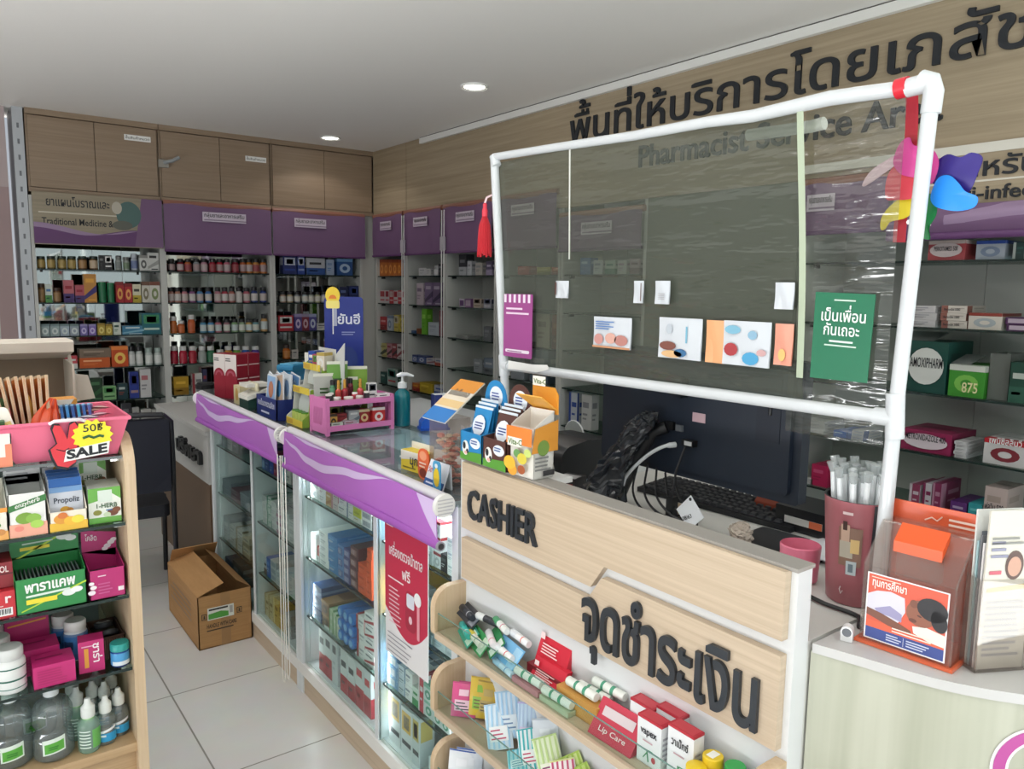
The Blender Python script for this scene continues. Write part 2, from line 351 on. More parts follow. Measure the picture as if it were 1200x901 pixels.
# ------------------------------------------------------------------ display shelves (bays)
SHZ = [1.63, 1.415, 1.2, .985, .765, .56]
SIDE = M('#BFC0BC', .5); BACKP = M('#A9AAA6', .6)
def bay(name, lb, wd, loc, rz, back, depth=.33, zs=SHZ, group='white display shelves along the walls', z0=0, top=2.08):
    "unit in its own frame: front at y = 0, going back to y = depth"
    t = thing(name, lb, 'display shelf', loc, rz, group)
    for x in (0, wd-.02): MB().box(x, x+.02, 0, depth, z0, top, SIDE).build('side_panel', t)
    mb = MB().box(.02, wd-.02, depth-.012, depth, z0, top, SIDE)
    n = 4 if back is MIRROR else 3
    for q in range(n): mb.box(.021+(wd-.042)*q/n, .019+(wd-.042)*(q+1)/n, depth-.016, depth-.012, z0+.05, top-.03, back)
    mb.build('back_panel', t, label='mirrored back panel' if back is MIRROR else None)
    MB().box(.02, wd-.02, .01, depth-.016, z0, .12, SIDE).build('base', t)
    for z in zs:
        MB().box(.021, wd-.021, .012, depth-.018, z-.008, z, SHELFGLASS).box(.021, wd-.021, .01, .012, z-.008, z, EDGE).build('glass_shelf', t)
    m = MB()
    for z in zs:
        for x in (.05, wd-.05): m.box(x-.006, x+.006, .03, .06, z-.022, z-.008, BLACK)
    m.build('shelf_support', t)
    MB().box(.02, wd-.02, .0, depth-.016, top-.02, top, SIDE).build('top_board', t)
    return t
b1 = bay('display_shelf', 'white mirrored display shelf at the far left, full of herbal medicine', .765, (.515, 5.68, 0), 0, MIRROR)
pm = MB().box(-.06, -.003, 0, .33, 0, 2.6, M('#B7BBC0', .4, .3))
for k in range(26): pm.box(-.038, -.026, -.001, .001, .1+k*.095, .13+k*.095, M('#6D7176'))
pm.build('slotted_upright', b1, label='grey slotted metal upright')
bay('display_shelf', 'white mirrored display shelf holding rows of supplement bottles', .755, (1.28, 5.68, 0), 0, MIRROR)
bay('display_shelf', 'white mirrored display shelf behind the dark blue standing sign', .73, (2.037, 5.68, 0), 0, MIRROR)
RB = [(5.66, .50, 'beside the corner'), (5.155, .545, 'second from the corner'), (4.605, .61, 'behind the red tassel'), (3.99, .62, 'seen through the left part of the plastic screen'), (3.365, .655, 'left of the grey pier')]
for y, wd, lb in RB: bay('display_shelf', 'white display shelf on the right wall, ' + lb, wd, (2.87, y, 0), R(-90), BACKP, .32)
bay('display_shelf', 'wide display shelf of antibiotics at the far right', 1.75, (2.87, 1.85, 0), R(-90), BACKP, .32, [1.67, 1.43, 1.19, .97, .75, .5])

# ------------------------------------------------------------------ roller blinds over the shelves
def blind(wd, loc, rz, lb, lab=None, z0=1.775, z1=2.095, part=False):
    "front plane at y = 0, x to the right"
    t = thing('roller_blind', lb, 'roller blind', loc, rz, 'purple roller blinds above the wall shelves')
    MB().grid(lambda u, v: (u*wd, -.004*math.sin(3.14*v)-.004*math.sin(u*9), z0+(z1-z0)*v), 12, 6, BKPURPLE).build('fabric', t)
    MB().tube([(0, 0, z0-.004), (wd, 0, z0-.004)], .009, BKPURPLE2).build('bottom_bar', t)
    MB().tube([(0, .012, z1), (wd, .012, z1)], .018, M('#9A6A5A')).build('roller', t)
    if lab:
        x, wl = lab; m = MB().box(x, x+wl, -.014, -.012, z1-.115, z1-.05, M('#CFC3D2')); e = .0125+.002
        write(m, 'กลุ่มยาและอาหารเสริม', (x+.01, -e, z1-.083), (1, 0, 0), (0, 0, 1), .036, INK, .012, 0, wl-.02)
        m.box(x+.01, x+wl, -.0145, -.014, z1-.107, z1-.1, M('#8C7A92')); m.build('label_strip', t, label='pale label strip with dark print')
    return t
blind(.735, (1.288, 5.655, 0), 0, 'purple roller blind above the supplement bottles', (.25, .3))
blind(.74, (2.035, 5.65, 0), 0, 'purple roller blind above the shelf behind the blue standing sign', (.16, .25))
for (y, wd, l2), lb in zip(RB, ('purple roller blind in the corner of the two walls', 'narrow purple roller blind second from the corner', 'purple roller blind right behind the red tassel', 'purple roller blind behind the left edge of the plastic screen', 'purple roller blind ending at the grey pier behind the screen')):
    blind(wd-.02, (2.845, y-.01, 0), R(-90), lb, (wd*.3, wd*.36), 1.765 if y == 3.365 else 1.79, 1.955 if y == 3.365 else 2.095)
for y0, y1, lb in ((4.57, .012, 'thin white pull cord between the third and second blinds of right wall'), (5.13, .012, 'thin white pull cord hanging by the corner blind')):
    m = MB()
    for dx in (0, .03): m.tube([(dx, 0, 0), (dx, 0, 1.35)], .0035, WHITE, 6)
    m.tube([(0, 0, 0), (.008, 0, -.02), (.022, 0, -.02), (.03, 0, 0)], .0035, WHITE, 6)
    m.box(-.006, .036, -.01, .01, 1.08, 1.17, M('#B8B4BA')).build('pull_cord', None, (2.82, y0, .72), R(-90), lb, 'pull cord', 'pull cords of the blinds')
# left bay: printed board, blind rolled half up
def swoosh(m, x0, x1, zf, zt, y, mat, n=24):
    for q in range(n):
        a, b = q/n, (q+1)/n; m.quad([(x0+(x1-x0)*a, y, zf(a)), (x0+(x1-x0)*b, y, zf(b)), (x0+(x1-x0)*b, y, zt(b)), (x0+(x1-x0)*a, y, zt(a))], mat)
t = thing('shelf_sign', 'oak sign board reading Traditional Medicine with purple wave, above herbal shelf', 'sign', (0, 0, 0))
MB().box(.53, 1.275, 5.64, 5.66, 1.78, 2.1, wood('sign_oak', '#8E8470', '#9C917C', (2, 2, 60))).build('board', t)
m = MB(); write(m, 'ยาแผนโบราณและ', (.60, 5.64, 2.02), (1, 0, 0), (0, 0, 1), .072, INK, .012, 0, .36); write(m, 'Traditional Medicine &', (.575, 5.64, 1.905), (1, 0, 0), (0, 0, 1), .058, INK, .012, 0, .40)
m.box(.56, 1.06, 5.6385, 5.64, 1.974, 1.981, M('#CFC9B8')).build('lettering', t)
m = MB(); swoosh(m, .53, 1.275, lambda a: 1.785, lambda a: 1.87+.02*math.cos(a*8), 5.638, BKPURPLE2); swoosh(m, .53, 1.275, lambda a: 1.865+.02*math.cos(a*8), lambda a: 1.885+.03*math.cos(a*6), 5.637, BKLILAC)
m.quad([(1.1, 5.6362, 1.785), (1.275, 5.6362, 1.785), (1.275, 5.6362, 2.1), (1.15, 5.6362, 2.1)], BKPURPLE); m.build('purple_wave', t, label='purple and lilac printed wave')
m = MB().add([(x, 5.636, z) for x, z in ell(1.07, 1.99, .075, .085)], [tuple(range(20))], M('#4D6B67')).add([(x, 5.635, z) for x, z in ell(1.0, 2.03, .03, .04)], [tuple(range(20))], M('#B9B3A4')).add([(x, 5.6355, z) for x, z in ell(1.03, 1.92, .06, .03)], [tuple(range(20))], M('#5F6158'))
m.build('picture', t, label='green round herb picture')
# ------------------------------------------------------------------ lettering on the right wall
t = thing('wall_lettering', 'large black raised Thai letters above Service Area on oak wall', 'sign', (0, 0, 0))
o, wd = layout('พื้นที่ให้บริการโดยเภสัชกร', .007, .05)
sx = 2.26/layout('พื้นที่ให้บริการโดยเภสัช', .012, .05)[1]
cur = None
def flush():
    if cur and cur.v: cur.build('letter', t)
for ch, vs, fs, x, dy in o:
    if not (ch in UPPER or ch in TONE): flush(); cur = MB()
    y0 = 3.3
    cur.add([(2.86-.006-v[2]*.1, y0-(v[0]+x)*sx, 2.345+.0*x+(v[1]+dy)*.205) for v in vs], fs, INK)
flush()
o, wd = layout('Pharmacist Service Area', .012, .05); yend = 1.32
for ch, vs, fs, x, dy in o:
    if vs: MB().add([(2.86-.005-v[2]*.1, yend+(wd-x-v[0])*.148, 2.155+v[1]*.148) for v in vs], fs, INK).build('letter', t)
t = thing('shelf_sign', 'oak sign board for anti-infectives at the right, under the big lettering', 'sign', (0, 0, 0))
MB().box(2.835, 2.858, .2, 1.46, 1.79, 2.02, WALLWOOD).box(2.833, 2.86, .2, 1.84, 2.02, 2.053, M('#D9D6CC')).build('board', t)
m = MB(); write(m, 'ยาสำหรับเชื้อแบคทีเรีย', (2.834, 1.385, 1.945), (0, -1, 0), (0, 0, 1), .083, INK, .014, .004, .95); write(m, 'Anti-infectives', (2.834, 1.31, 1.868), (0, -1, 0), (0, 0, 1), .064, INK, .012, .004, .44)
m.box(2.8335, 2.8345, .4, 1.45, 1.926, 1.932, M('#DCD8CC')).build('lettering', t)
# half-rolled blind under it
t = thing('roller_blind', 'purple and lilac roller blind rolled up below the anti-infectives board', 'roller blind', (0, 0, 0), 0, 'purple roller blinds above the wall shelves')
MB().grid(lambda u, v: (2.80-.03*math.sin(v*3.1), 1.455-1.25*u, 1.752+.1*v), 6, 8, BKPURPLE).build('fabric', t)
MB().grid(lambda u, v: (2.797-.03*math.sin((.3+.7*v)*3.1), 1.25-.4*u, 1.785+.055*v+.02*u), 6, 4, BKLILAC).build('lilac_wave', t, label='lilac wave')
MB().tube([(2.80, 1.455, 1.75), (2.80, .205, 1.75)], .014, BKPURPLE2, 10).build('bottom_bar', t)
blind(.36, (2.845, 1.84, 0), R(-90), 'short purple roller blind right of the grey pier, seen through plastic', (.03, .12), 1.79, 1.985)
# ------------------------------------------------------------------ goods on the wall shelves
# each entry: kind, pixel centre, pixel width, pixel top, words, colours[, box style, depth]
def row(zs, where, entries, y=None, x=None, group=None):
    yf = 5.705; xf = 2.895
    for i, e in enumerate(entries):
        k, pc, pw, pt, words, cols = e[:6]; st = e[6] if len(e) > 6 else 0
        if x is None:
            a = at(pc-pw/2, pt, y=yf); b = at(pc+pw/2, pt, y=yf); wd = b.x-a.x; h = a.z-zs; c = (a.x+b.x)/2; dp = e[7] if len(e) > 7 else (wd if k != 'x' else min(.12, max(.04, wd*.7)))
            loc = (c, yf+dp/2, zs+.0005); rz = 0
        else:
            a = at(pc-pw/2, pt, x=xf); b = at(pc+pw/2, pt, x=xf); wd = a.y-b.y; h = (a.z+b.z)/2-zs; c = (a.y+b.y)/2; dp = e[7] if len(e) > 7 else (min(wd, .07) if k != 'x' else min(.14, max(.05, wd*.7)))
            if k != 'x': wd = dp = min(wd, .07)
            loc = (xf+dp/2, c, zs+.0005); rz = R(-90)
        lb = '%s, %s item on %s' % (words, ORD[i], where)
        if x is None:
            h = min(h, .198); lo, hi = next(((p, q) for p, q in ((.538, 1.257), (1.303, 2.012), (2.06, 2.744)) if p-.03 < c < q+.03), (0, 9))
            c = min(max(c, lo+wd/2), hi-wd/2); loc = (c, loc[1], loc[2])
        else:
            h = min(h, .198); lo, hi = next(((p-q+.024, p-.024) for p, q, _ in RB if p-q-.03 < c < p+.03), (0, 9))
            c = min(max(c, lo+wd/2), hi-wd/2); loc = (loc[0], c, loc[2])
        cat = {'x': 'box'}.get(k, 'jar' if k == 'j' else 'tin' if k == 'c' else 'bottle')
        name = {'x': 'product_box', 'j': 'herbal_jar', 'c': 'tin', 'b': 'supplement_bottle', 'n': 'supplement_bottle'}[k]
        item(k, cols, name, lb, cat, loc, (wd*.97, dp*.97, max(h, .02)), rz, group or 'goods on ' + where, st)
OL, DG, DR, OR, NV, TE = '#6B5A2E', '#22302A', '#7E1E28', '#C2571F', '#1E2B66', '#2C6A66'
W1, K1 = '#C9CAC6', '#1B1B1D'
J = lambda c, b='#7A6738', l='#A08A50': ('j', c, 10.5, 300, 'olive jar with dark lid', (b, DG, l))
row(1.63, 'top shelf of far left bay', [J(48), J(60), J(73), J(84.5), J(97, '#6F4E30', '#9D7A50'), J(110, '#6F4E30', '#B9A58C'), ('x', 119, 6, 299, 'black box', ('#202022', '#3A3A3A', '#555')[:2]+('#777777',), 0), ('x', 126.5, 9, 299, 'black and white box', ('#2A2A2C', '#E2E2E0', '#E2E2E0'), 6), ('b', 139, 8, 300, 'grey bottle', ('#9FA3A0', '#6F7370', '#7F8683')), ('b', 148.5, 8, 301, 'grey green bottle', ('#9AA09A', '#6F7370', '#6C7F66')), ('b', 157.5, 8.5, 297, 'pale blue bottle', ('#AEB6C0', '#B9C2CB', '#66749A')), ('x', 168, 10, 299, 'white box', (W1, '#8A8A86', '#5C5C5C'), 2), ('x', 181, 13, 296, 'big white box', (W1, '#9A9A96', '#2E2E2E'), 4)])
row(1.415, 'second shelf of far left bay', [('j', 48, 9, 332, 'brown jar', ('#6E5130', '#3B2A1C', '#8A6C44')), ('x', 56.5, 8, 333, 'white and green box', ('#C0C8C0', '#4D8A4A', '#3E6FA0'), 1), ('j', 67, 10, 337, 'brown jar', ('#5E4028', '#3E2A22', '#94744E')), ('x', 80, 12.5, 328, 'pink box with purple base', ('#B06068', '#44306A', '#8E2030'), 1), ('x', 93, 11, 334, 'dark red box', ('#A8505C', '#44306A', '#8E2030'), 1), ('x', 105, 15, 321, 'tall orange box', ('#B9823C', '#3A2E6E', '#D8A040'), 4), ('c', 120, 9.5, 330, 'green tin', ('#2E7A50', '#A8B0AC', '#1F6844')), ('c', 130, 9, 331, 'green tin', ('#2E7A50', '#A8B0AC', '#1F6844')), ('x', 140, 9.5, 330, 'red pack', ('#9E2028', '#7C161E', '#D8A050'), 2), ('x', 150, 9.5, 332, 'red pack', ('#A8222A', '#7C161E', '#E0A058'), 2), ('x', 160, 10, 333, 'white and yellow box', ('#CFCBB0', '#B9A63A', '#3A3A32'), 1), ('x', 170.5, 9.5, 330, 'white box', ('#C9C6BA', '#6E5040', '#7A745C'), 2), ('x', 183, 12, 330, 'white box', ('#CFCDC4', '#7A4A3A', '#7C8A5C'), 2)])
RB_ = lambda c, a='#8FA0A0', b='#C6CFCC': ('x', c, 11, 380, 'silver box with round emblem', (a, '#6E8284', b), 2)
row(1.2, 'third shelf of far left bay', [RB_(52), RB_(64), RB_(75.5, '#9AA8B4'), RB_(87, '#8F9AA6'), ('x', 98, 9, 380, 'violet box with round emblem', ('#6D62A0', '#8F86B4', '#C0B8D6'), 2), ('x', 108, 9, 380, 'violet box with round emblem', ('#7A62A8', '#8F86B4', '#C0B8D6'), 2), ('x', 118.5, 9, 379, 'yellow box', ('#A8923A', '#8C7020', '#D8C878'), 2), ('x', 127.5, 8, 380, 'yellow box', ('#B0983A', '#8C7020', '#D8C878'), 2), ('x', 137, 9, 378, 'white and green box', ('#C8D0C4', '#3E6A4A', '#24483A'), 0), ('x', 156, 26, 382, 'flat blue box', ('#3E7C9C', '#7FB0C4', '#CFE0E0'), 4), ('x', 182, 23, 367, 'big teal box', ('#1F6470', '#3E8A5C', '#B9D0C4'), 6)])
row(.985, 'fourth shelf of far left bay', [('x', 77, 9, 417, 'red and white box', ('#B0303C', W1, W1), 1), ('x', 86, 9, 417, 'red and white box', ('#B8404A', W1, W1), 1), ('x', 111, 37, 420, 'long orange box', (OR, '#D87838', '#E8B080'), 0), ('x', 140, 20, 406, 'square orange box', ('#C04A1C', '#E0803A', '#E8C060'), 2), ('b', 154.6, 8.5, 406, 'white bottle with black cap', ('#B9BFBC', K1, '#D0D2CE')), ('b', 163.6, 8.5, 406, 'white bottle with black cap', ('#B9BFBC', K1, '#D0D2CE')), ('b', 175, 9.5, 408, 'white bottle with pale cap', ('#B4BEBA', '#9FB0AA', '#D0D4D0')), ('b', 185.6, 9.5, 408, 'white bottle with pale cap', ('#B4BEBA', '#9FB0AA', '#D0D4D0'))])
obj('medicine_box', ubox(0, '#7A6A5A', '#4A3E36', '#A09080'), None, (*at(112, 419, y=5.77)[:2], at(111, 419.6, y=5.705).z), 0, 'open brown tray of sachets lying on the long orange box', 'box', scale=(.2, .1, .06))
row(.765, 'fifth shelf of far left bay', [('x', 112, 15, 444, 'dark green pack', ('#1E3A24', '#2E5A34', '#43704A'), 4), ('x', 128, 16, 453, 'green box', ('#7FAE78', '#4C8A50', '#2E5A34'), 6), ('x', 143.6, 12, 450, 'dark teal box', ('#1C3A40', '#7A3A30', '#B9C4C0'), 0), ('x', 156.7, 11, 436, 'blue box', ('#27398C', '#1E2B78', '#9C8080'), 6), ('x', 170, 13, 433, 'tall white box', ('#C6C6C6', '#8A8A8E', '#B06A70'), 0)])
row(.56, 'lowest shelf of far left bay', [('x', 148, 11, 473, 'dark grey box', ('#33343A', '#5A5C62', '#6A6C70'), 0), ('x', 159, 8, 478, 'white box', ('#A8A8A4', '#77777A', '#77777A'), 0), ('x', 171, 12, 480, 'white box', ('#B0B0AC', '#88888A', '#77777A'), 0), ('x', 183.5, 12, 480, 'white box', ('#B0B0AC', '#88888A', '#77777A'), 0)])
WB = 'middle mirrored bay'
def sb(cs, cols, pt, wds, w_=9):
    return [('b', c, w_, pt, wds if isinstance(wds, str) else wds[i], (cols[i], '#1B1B1E', '#B0A0A0' if i % 2 else cols[i])) for i, c in enumerate(cs)]
def nm(h):
    r, g, b = (int(h[i:i+2], 16) for i in (1, 3, 5)); mx, mn = max(r, g, b), min(r, g, b)
    if mx-mn < 26: return 'black' if mx < 70 else 'grey' if mx < 150 else 'pale'
    hh = (60*((g-b)/(mx-mn)) % 360) if mx == r else 60*((b-r)/(mx-mn))+120 if mx == g else 60*((r-g)/(mx-mn))+240
    return 'red' if hh < 14 or hh > 345 else 'orange' if hh < 38 else 'yellow' if hh < 66 else 'green' if hh < 165 else 'teal' if hh < 195 else 'blue' if hh < 250 else 'violet' if hh < 290 else 'pink'
def capped(cs, cols, pt, w_, cap, capw, tops=None, lab=None):
    return [('b', c, w_, tops.get(i, pt) if tops else pt, '%s bottle with %s cap' % (nm(h), capw), (h, cap, lab[i % len(lab)] if lab else h)) for i, (c, h) in enumerate(zip(cs, cols))]
row(1.63, 'top shelf of ' + WB, capped((201.6, 212, 221, 231, 240, 250, 258.4, 267, 276.7, 286, 293, 301, 309.7), '#3A3838 #7A2830 #A86038 #8A8C90 #B88A98 #8E2434 #A82C38 #B86A7C #7A2030 #9A5030 #B8702C #C0884A #C07034'.split(), 303, 8.8, '#1A1A1C', 'black', None, ['#A08888', '#B0A0A0', '#8C3A40']))
row(1.415, 'second shelf of ' + WB, capped((201, 208.8, 217, 226, 235, 245, 256, 264.3, 272.5, 281, 289.8, 298.9, 309.5), '#8A5A50 #A07060 #A86A74 #80507C #4A7CA8 #3A6CA8 #A8707C #9C3A48 #A0625A #C8C4C0 #A85868 #24356E #24356E'.split(), 337, 8.3, '#1B1B1D', 'black', {5: 337, 11: 336, 12: 336}, ['#B4A8A4', '#C0BCB8']))
row(1.2, 'third shelf of ' + WB, capped((204, 213, 225), ('#B06028', '#B86030', '#B85A30'), 371, 9, '#C9CAC8', 'white', {1: 376, 2: 369}) + capped((239, 248, 256.7, 266.7, 276, 284.5, 292.8, 300.6, 310.6), '#4E88A8 #4A88B8 #B06A78 #9A7078 #7A9A70 #8AA080 #B89A60 #70989C #B08A58'.split(), 374, 8.3, '#1C1C1E', 'black', {8: 368}, ['#B9C4C4', '#C4C6BC']))
row(.985, 'fourth shelf of ' + WB, capped((204.7, 215.3, 226.7, 238, 248, 259, 268.7, 278.7, 289.3, 300.7), '#9A2034 #A8243A #A02434 #98A09C #2E6A4A #B05838 #B8843A #5C8A34 #2C5CA0 #54408A'.split(), 406, 10, '#C6C8C6', 'white', {5: 410}))
row(.765, 'fifth shelf of ' + WB, [('x', 212, 18, 442, 'yellow box', ('#B08A20', '#8A6818', '#D8B040'), 1), ('x', 231, 12, 438, 'white box', ('#B9B9B6', '#8A3038', '#6A6A6A'), 3), ('x', 240, 5, 433, 'navy and red box', ('#2A2C50', '#8A3038', '#8A3038'), 1), ('x', 250, 13, 449, 'low white box', ('#B4B4B0', '#77777A', '#77777A'), 0), ('x', 268, 20, 438, 'red and grey box', ('#80383A', '#4A5A70', '#A09C98'), 4)])
row(.56, 'lowest shelf of ' + WB, [('x', 207, 7, 472, 'brown box', ('#A87840', '#3A2A1C', '#3A2A1C'), 3), ('x', 216, 9, 472, 'patterned brown box', ('#B08A50', '#4A3420', '#6A4A2A'), 6)])
WC = 'mirrored bay beside blue sign'
row(1.63, 'top shelf of ' + WC, [('x', 339.5, 16, 300, 'blue box', (NV, '#B9C0D0', '#27408C'), 6), ('x', 352.8, 8.5, 300, 'narrow blue box', ('#27408C', '#B9C0D0', '#8898C0'), 6), ('x', 370, 22, 302, 'white box with blue base', ('#B4B6BC', '#2C5090', '#2A2A30'), 1), ('x', 387, 9, 304, 'pale blue box', ('#9AAAC0', '#5A80B0', '#7A90B0'), 0), ('x', 404, 19, 303, 'patterned blue box', ('#24508C', '#6A98C4', '#A8C0D8'), 2)])
row(1.415, 'second shelf of ' + WC, capped((332.6, 341, 349.6, 358.6, 366, 373.5, 381), '#A08878 #A89878 #8A8C90 #8A9498 #9AA094 #A0A080 #A0A0B0'.split(), 342, 7.6, '#1D1D1F', 'black', None, ['#C0BDB4']) + [('b', 390, 10, 336, 'bigger grey bottle', ('#9A9CA0', '#2A2022', '#B9BCC0')), ('x', 403, 10, 336, 'navy box', ('#1C2444', '#30407A', '#5A6A9A'), 0), ('x', 418.5, 11, 335, 'navy box', ('#1E2850', '#30407A', '#5A6A9A'), 6)])
row(1.2, 'third shelf of ' + WC, [('x', 335, 18, 370, 'red and white box', ('#A82834', '#C8C8C4', '#C8C8C4'), 6), ('x', 349.3, 9, 368, 'violet box', ('#4A3A78', '#8A80A8', '#C0B0C8'), 2), ('x', 358, 8.5, 368, 'dark red box', ('#6E2434', '#8A8098', '#B89AA0'), 2), ('x', 366.5, 9, 368, 'violet blue box', ('#44407E', '#8A90B0', '#B0B8C8'), 2), ('x', 377.5, 12, 379, 'low white box', ('#B9B9B4', '#77777A', '#5A5A5E'), 0), ('x', 424.5, 5, 371, 'green and yellow box', ('#5A7A34', '#A8A040', '#A8A040'), 1)])
row(.985, 'fourth shelf of ' + WC, [('b', 337, 9, 404, 'orange brown bottle', ('#A85A20', '#3A2A20', '#B87838')), ('x', 346, 7, 410, 'white box', ('#B4B0A8', '#77777A', '#5A5A5E'), 0), ('x', 425, 8, 402, 'red patterned box', ('#8A3038', '#C0B0A8', '#3A2A2C'), 2)])
# right wall
row(1.63, 'top shelf of corner bay', [('x', 447+i*5.2, 5, 304+i*.1, 'orange box', ('#B0601E', '#8A3A14', '#D89040'), 2) for i in range(5)] + [('x', 474, 3, 304, 'blue box', ('#2C5C90', '#1E3A60', '#88A0B8'), 0)], x=1)
row(1.415, 'second shelf of corner bay', [('x', 443.5+i*5, 4.8, 340+i*.1, '%s box' % ('white and red' if i % 2 else 'red patterned'), (('#B4B0B0', '#A02C38', '#A02C38') if i % 2 == 0 or i < 3 else ('#A82830', '#C0B0B0', '#C8A0A0')), 6) for i in range(7)], x=1)
row(1.2, 'third shelf of corner bay', [('x', 447.5, 8, 371, 'red box', ('#A02028', '#7A161C', '#C89090'), 1), ('x', 456.5, 6, 370, 'pale grey box', ('#A8B0B8', '#6A7A90', '#6A7A90'), 2), ('x', 464, 5, 369, 'yellow box', ('#B8A850', '#C0BDB0', '#8A7A30'), 6), ('x', 470.5, 5.5, 369, 'yellow box', ('#B8A838', '#8A7A20', '#8A7A30'), 2)], x=1)
row(.985, 'fourth shelf of corner bay', [('x', 444+i*6, 5.7, 402+i*.3, '%s pack' % w_, c, 4) for i, (w_, c) in enumerate((('white and green', ('#B0B4A8', '#3A4A2C', '#8A8A50')), ('yellow', ('#B0A868', '#3A3A2A', '#8A8050')), ('pink', ('#B08088', '#3A2A2C', '#8A3040')), ('red and black', ('#8A3840', '#2A2022', '#C0A0A0')), ('white and red', ('#B8B0B0', '#7A2A34', '#4A3438'))))], x=1)
row(.765, 'fifth shelf of corner bay', [('x', 449, 7, 436, 'dark green box', ('#1E4A44', '#2E6A60', '#A0B0A8'), 0), ('x', 459, 11, 432, 'white and teal box', ('#98A8A4', '#2E6A60', '#A82C38'), 6), ('x', 470, 8, 434, 'dark green box', ('#24483A', '#A0B0A8', '#A0B0A8'), 0)], x=1)
row(1.63, 'top shelf of second bay', [('x', 495, 9, 314, 'white box', ('#B0B0B2', '#8A8A8E', '#8A8A8E'), 0), ('x', 502, 5, 315, 'white box', ('#B4B4B4', '#8A8A8E', '#8A8A8E'), 0), ('b', 509, 5, 311, 'white bottle', ('#B4B6B8', '#A0A2A4', '#C0C0C0')), ('x', 516, 5, 309, 'dark box', ('#2E3034', '#5A5C60', '#7A7C80'), 0)], x=1)
row(1.415, 'second shelf of second bay', [('x', 492, 8, 332, 'pale pink box', ('#A89CA4', '#8A7A88', '#6A5A70'), 0), ('x', 502, 9, 331, 'violet grey pack', ('#6A5A78', '#3A2E48', '#A098A8'), 4), ('x', 512, 10, 331, 'violet grey pack', ('#62526E', '#2E2440', '#A098A8'), 4)], x=1)
row(1.2, 'third shelf of second bay', [('x', 484.5, 5, 388, 'small blue box', ('#2A4A78', '#5A7AA0', '#5A7AA0'), 0), ('x', 490.5, 5, 385, 'small brown box', ('#7A4A2A', '#5A3420', '#5A3420'), 0), ('x', 497, 6, 362, 'tall green box', ('#5A9A24', '#4A8A1C', '#8AC050'), 0), ('x', 508, 13, 378, 'wide white box', ('#9EA6AE', '#8A929A', '#8A929A'), 0), ('x', 517, 4.5, 364, 'dark red box', ('#6A2A34', '#7A3A40', '#8A5A5A'), 0)], x=1)
row(.985, 'fourth shelf of second bay', [('x', 486, 6, 416, 'blue and white pack', ('#5A6A98', '#2E3A6A', '#B0B4C0'), 2), ('x', 494, 8, 417, 'blue and white pack', ('#4A5A88', '#2E3A6A', '#B0B4C0'), 2), ('x', 504, 9, 420, 'white pack', ('#A8A4A8', '#7A4A54', '#5A6A88'), 4), ('x', 514, 9, 420, 'white and red pack', ('#A8A8AA', '#A04A3A', '#5A6A88'), 1)], x=1)
row(.765, 'fifth shelf of second bay', [('x', 487, 8, 449, 'orange and red box', ('#A85A20', '#8A2020', '#C0902A'), 1), ('x', 499, 15, 449, 'yellow box', ('#A89020', '#8A6A18', '#C8B040'), 0), ('x', 515, 13, 452, 'white and blue box', ('#9EA4B4', '#2E4488', '#2E4488'), 1)], x=1)
row(1.63, 'top shelf of tassel bay', [('x', 542, 9, 298, 'black box', ('#2A2C30', '#A0A4A8', '#6A6C70'), 1), ('x', 550, 5, 306, 'white box', ('#A8ACB0', '#8A8A8E', '#7A7C80'), 0), ('x', 561, 8, 308, 'pale box', ('#98948E', '#6A6A6E', '#7A7C80'), 0), ('x', 573, 7, 306, 'dark violet box', ('#4A4258', '#8A8098', '#A8A0B0'), 1)], x=1)
row(1.415, 'second shelf of tassel bay', [('x', 541, 6, 350, 'white and violet box', ('#A8A0AA', '#6A4A7A', '#6A4A7A'), 5), ('x', 548.5, 7, 350, 'violet box', ('#7A5A80', '#B8A8B8', '#B8A8B8'), 5), ('x', 559, 9, 350, 'cream box', ('#A89C90', '#5A5048', '#6A5A50'), 6), ('x', 571, 9, 350, 'grey box', ('#8A8C94', '#3A4058', '#C0C0C4'), 6)], x=1)
row(1.2, 'third shelf of tassel bay', [('x', 541, 14, 393, 'flat grey box', ('#8E918E', '#7A7D7A', '#7A7D7A'), 0), ('x', 571, 9, 383, 'dark grey box', ('#5A5E62', '#7A7D80', '#7A7D80'), 0)], x=1)
row(.985, 'fourth shelf of tassel bay', [('x', 560, 10, 421, 'grey box', ('#7A8084', '#5A6064', '#A0A4A8'), 0), ('x', 573, 12, 420, 'grey blue box', ('#6A7684', '#5A6064', '#A0A4A8'), 1)], x=1)
WP = 'fourth bay of right wall'
row(1.63, 'top shelf of ' + WP, [('x', 613, 13, 312, 'red box', ('#A84038', '#8A2A24', '#C08078'), 0), ('x', 637, 16, 313, 'yellow box', ('#A8A048', '#7A7A30', '#C8C080'), 1), ('x', 653, 11, 313, 'orange box', ('#B06040', '#8A3A28', '#D8A080'), 1)], x=1)
row(1.2, 'third shelf of ' + WP, [('x', 637, 16, 352, 'cream box', ('#B0AC98', '#8A8670', '#7A7868'), 0), ('x', 655, 9, 364, 'brown orange box', ('#8A5034', '#6A3A24', '#A87850'), 1)], x=1)
row(.985, 'fourth shelf of ' + WP, [('x', 607, 16, 392, 'grey box', ('#7C8288', '#5A6068', '#9AA0A4'), 0), ('x', 632, 22, 394, 'blue grey box', ('#6C7E88', '#4A5A64', '#9AA4A8'), 1)], x=1)
WQ = 'bay left of grey pier'
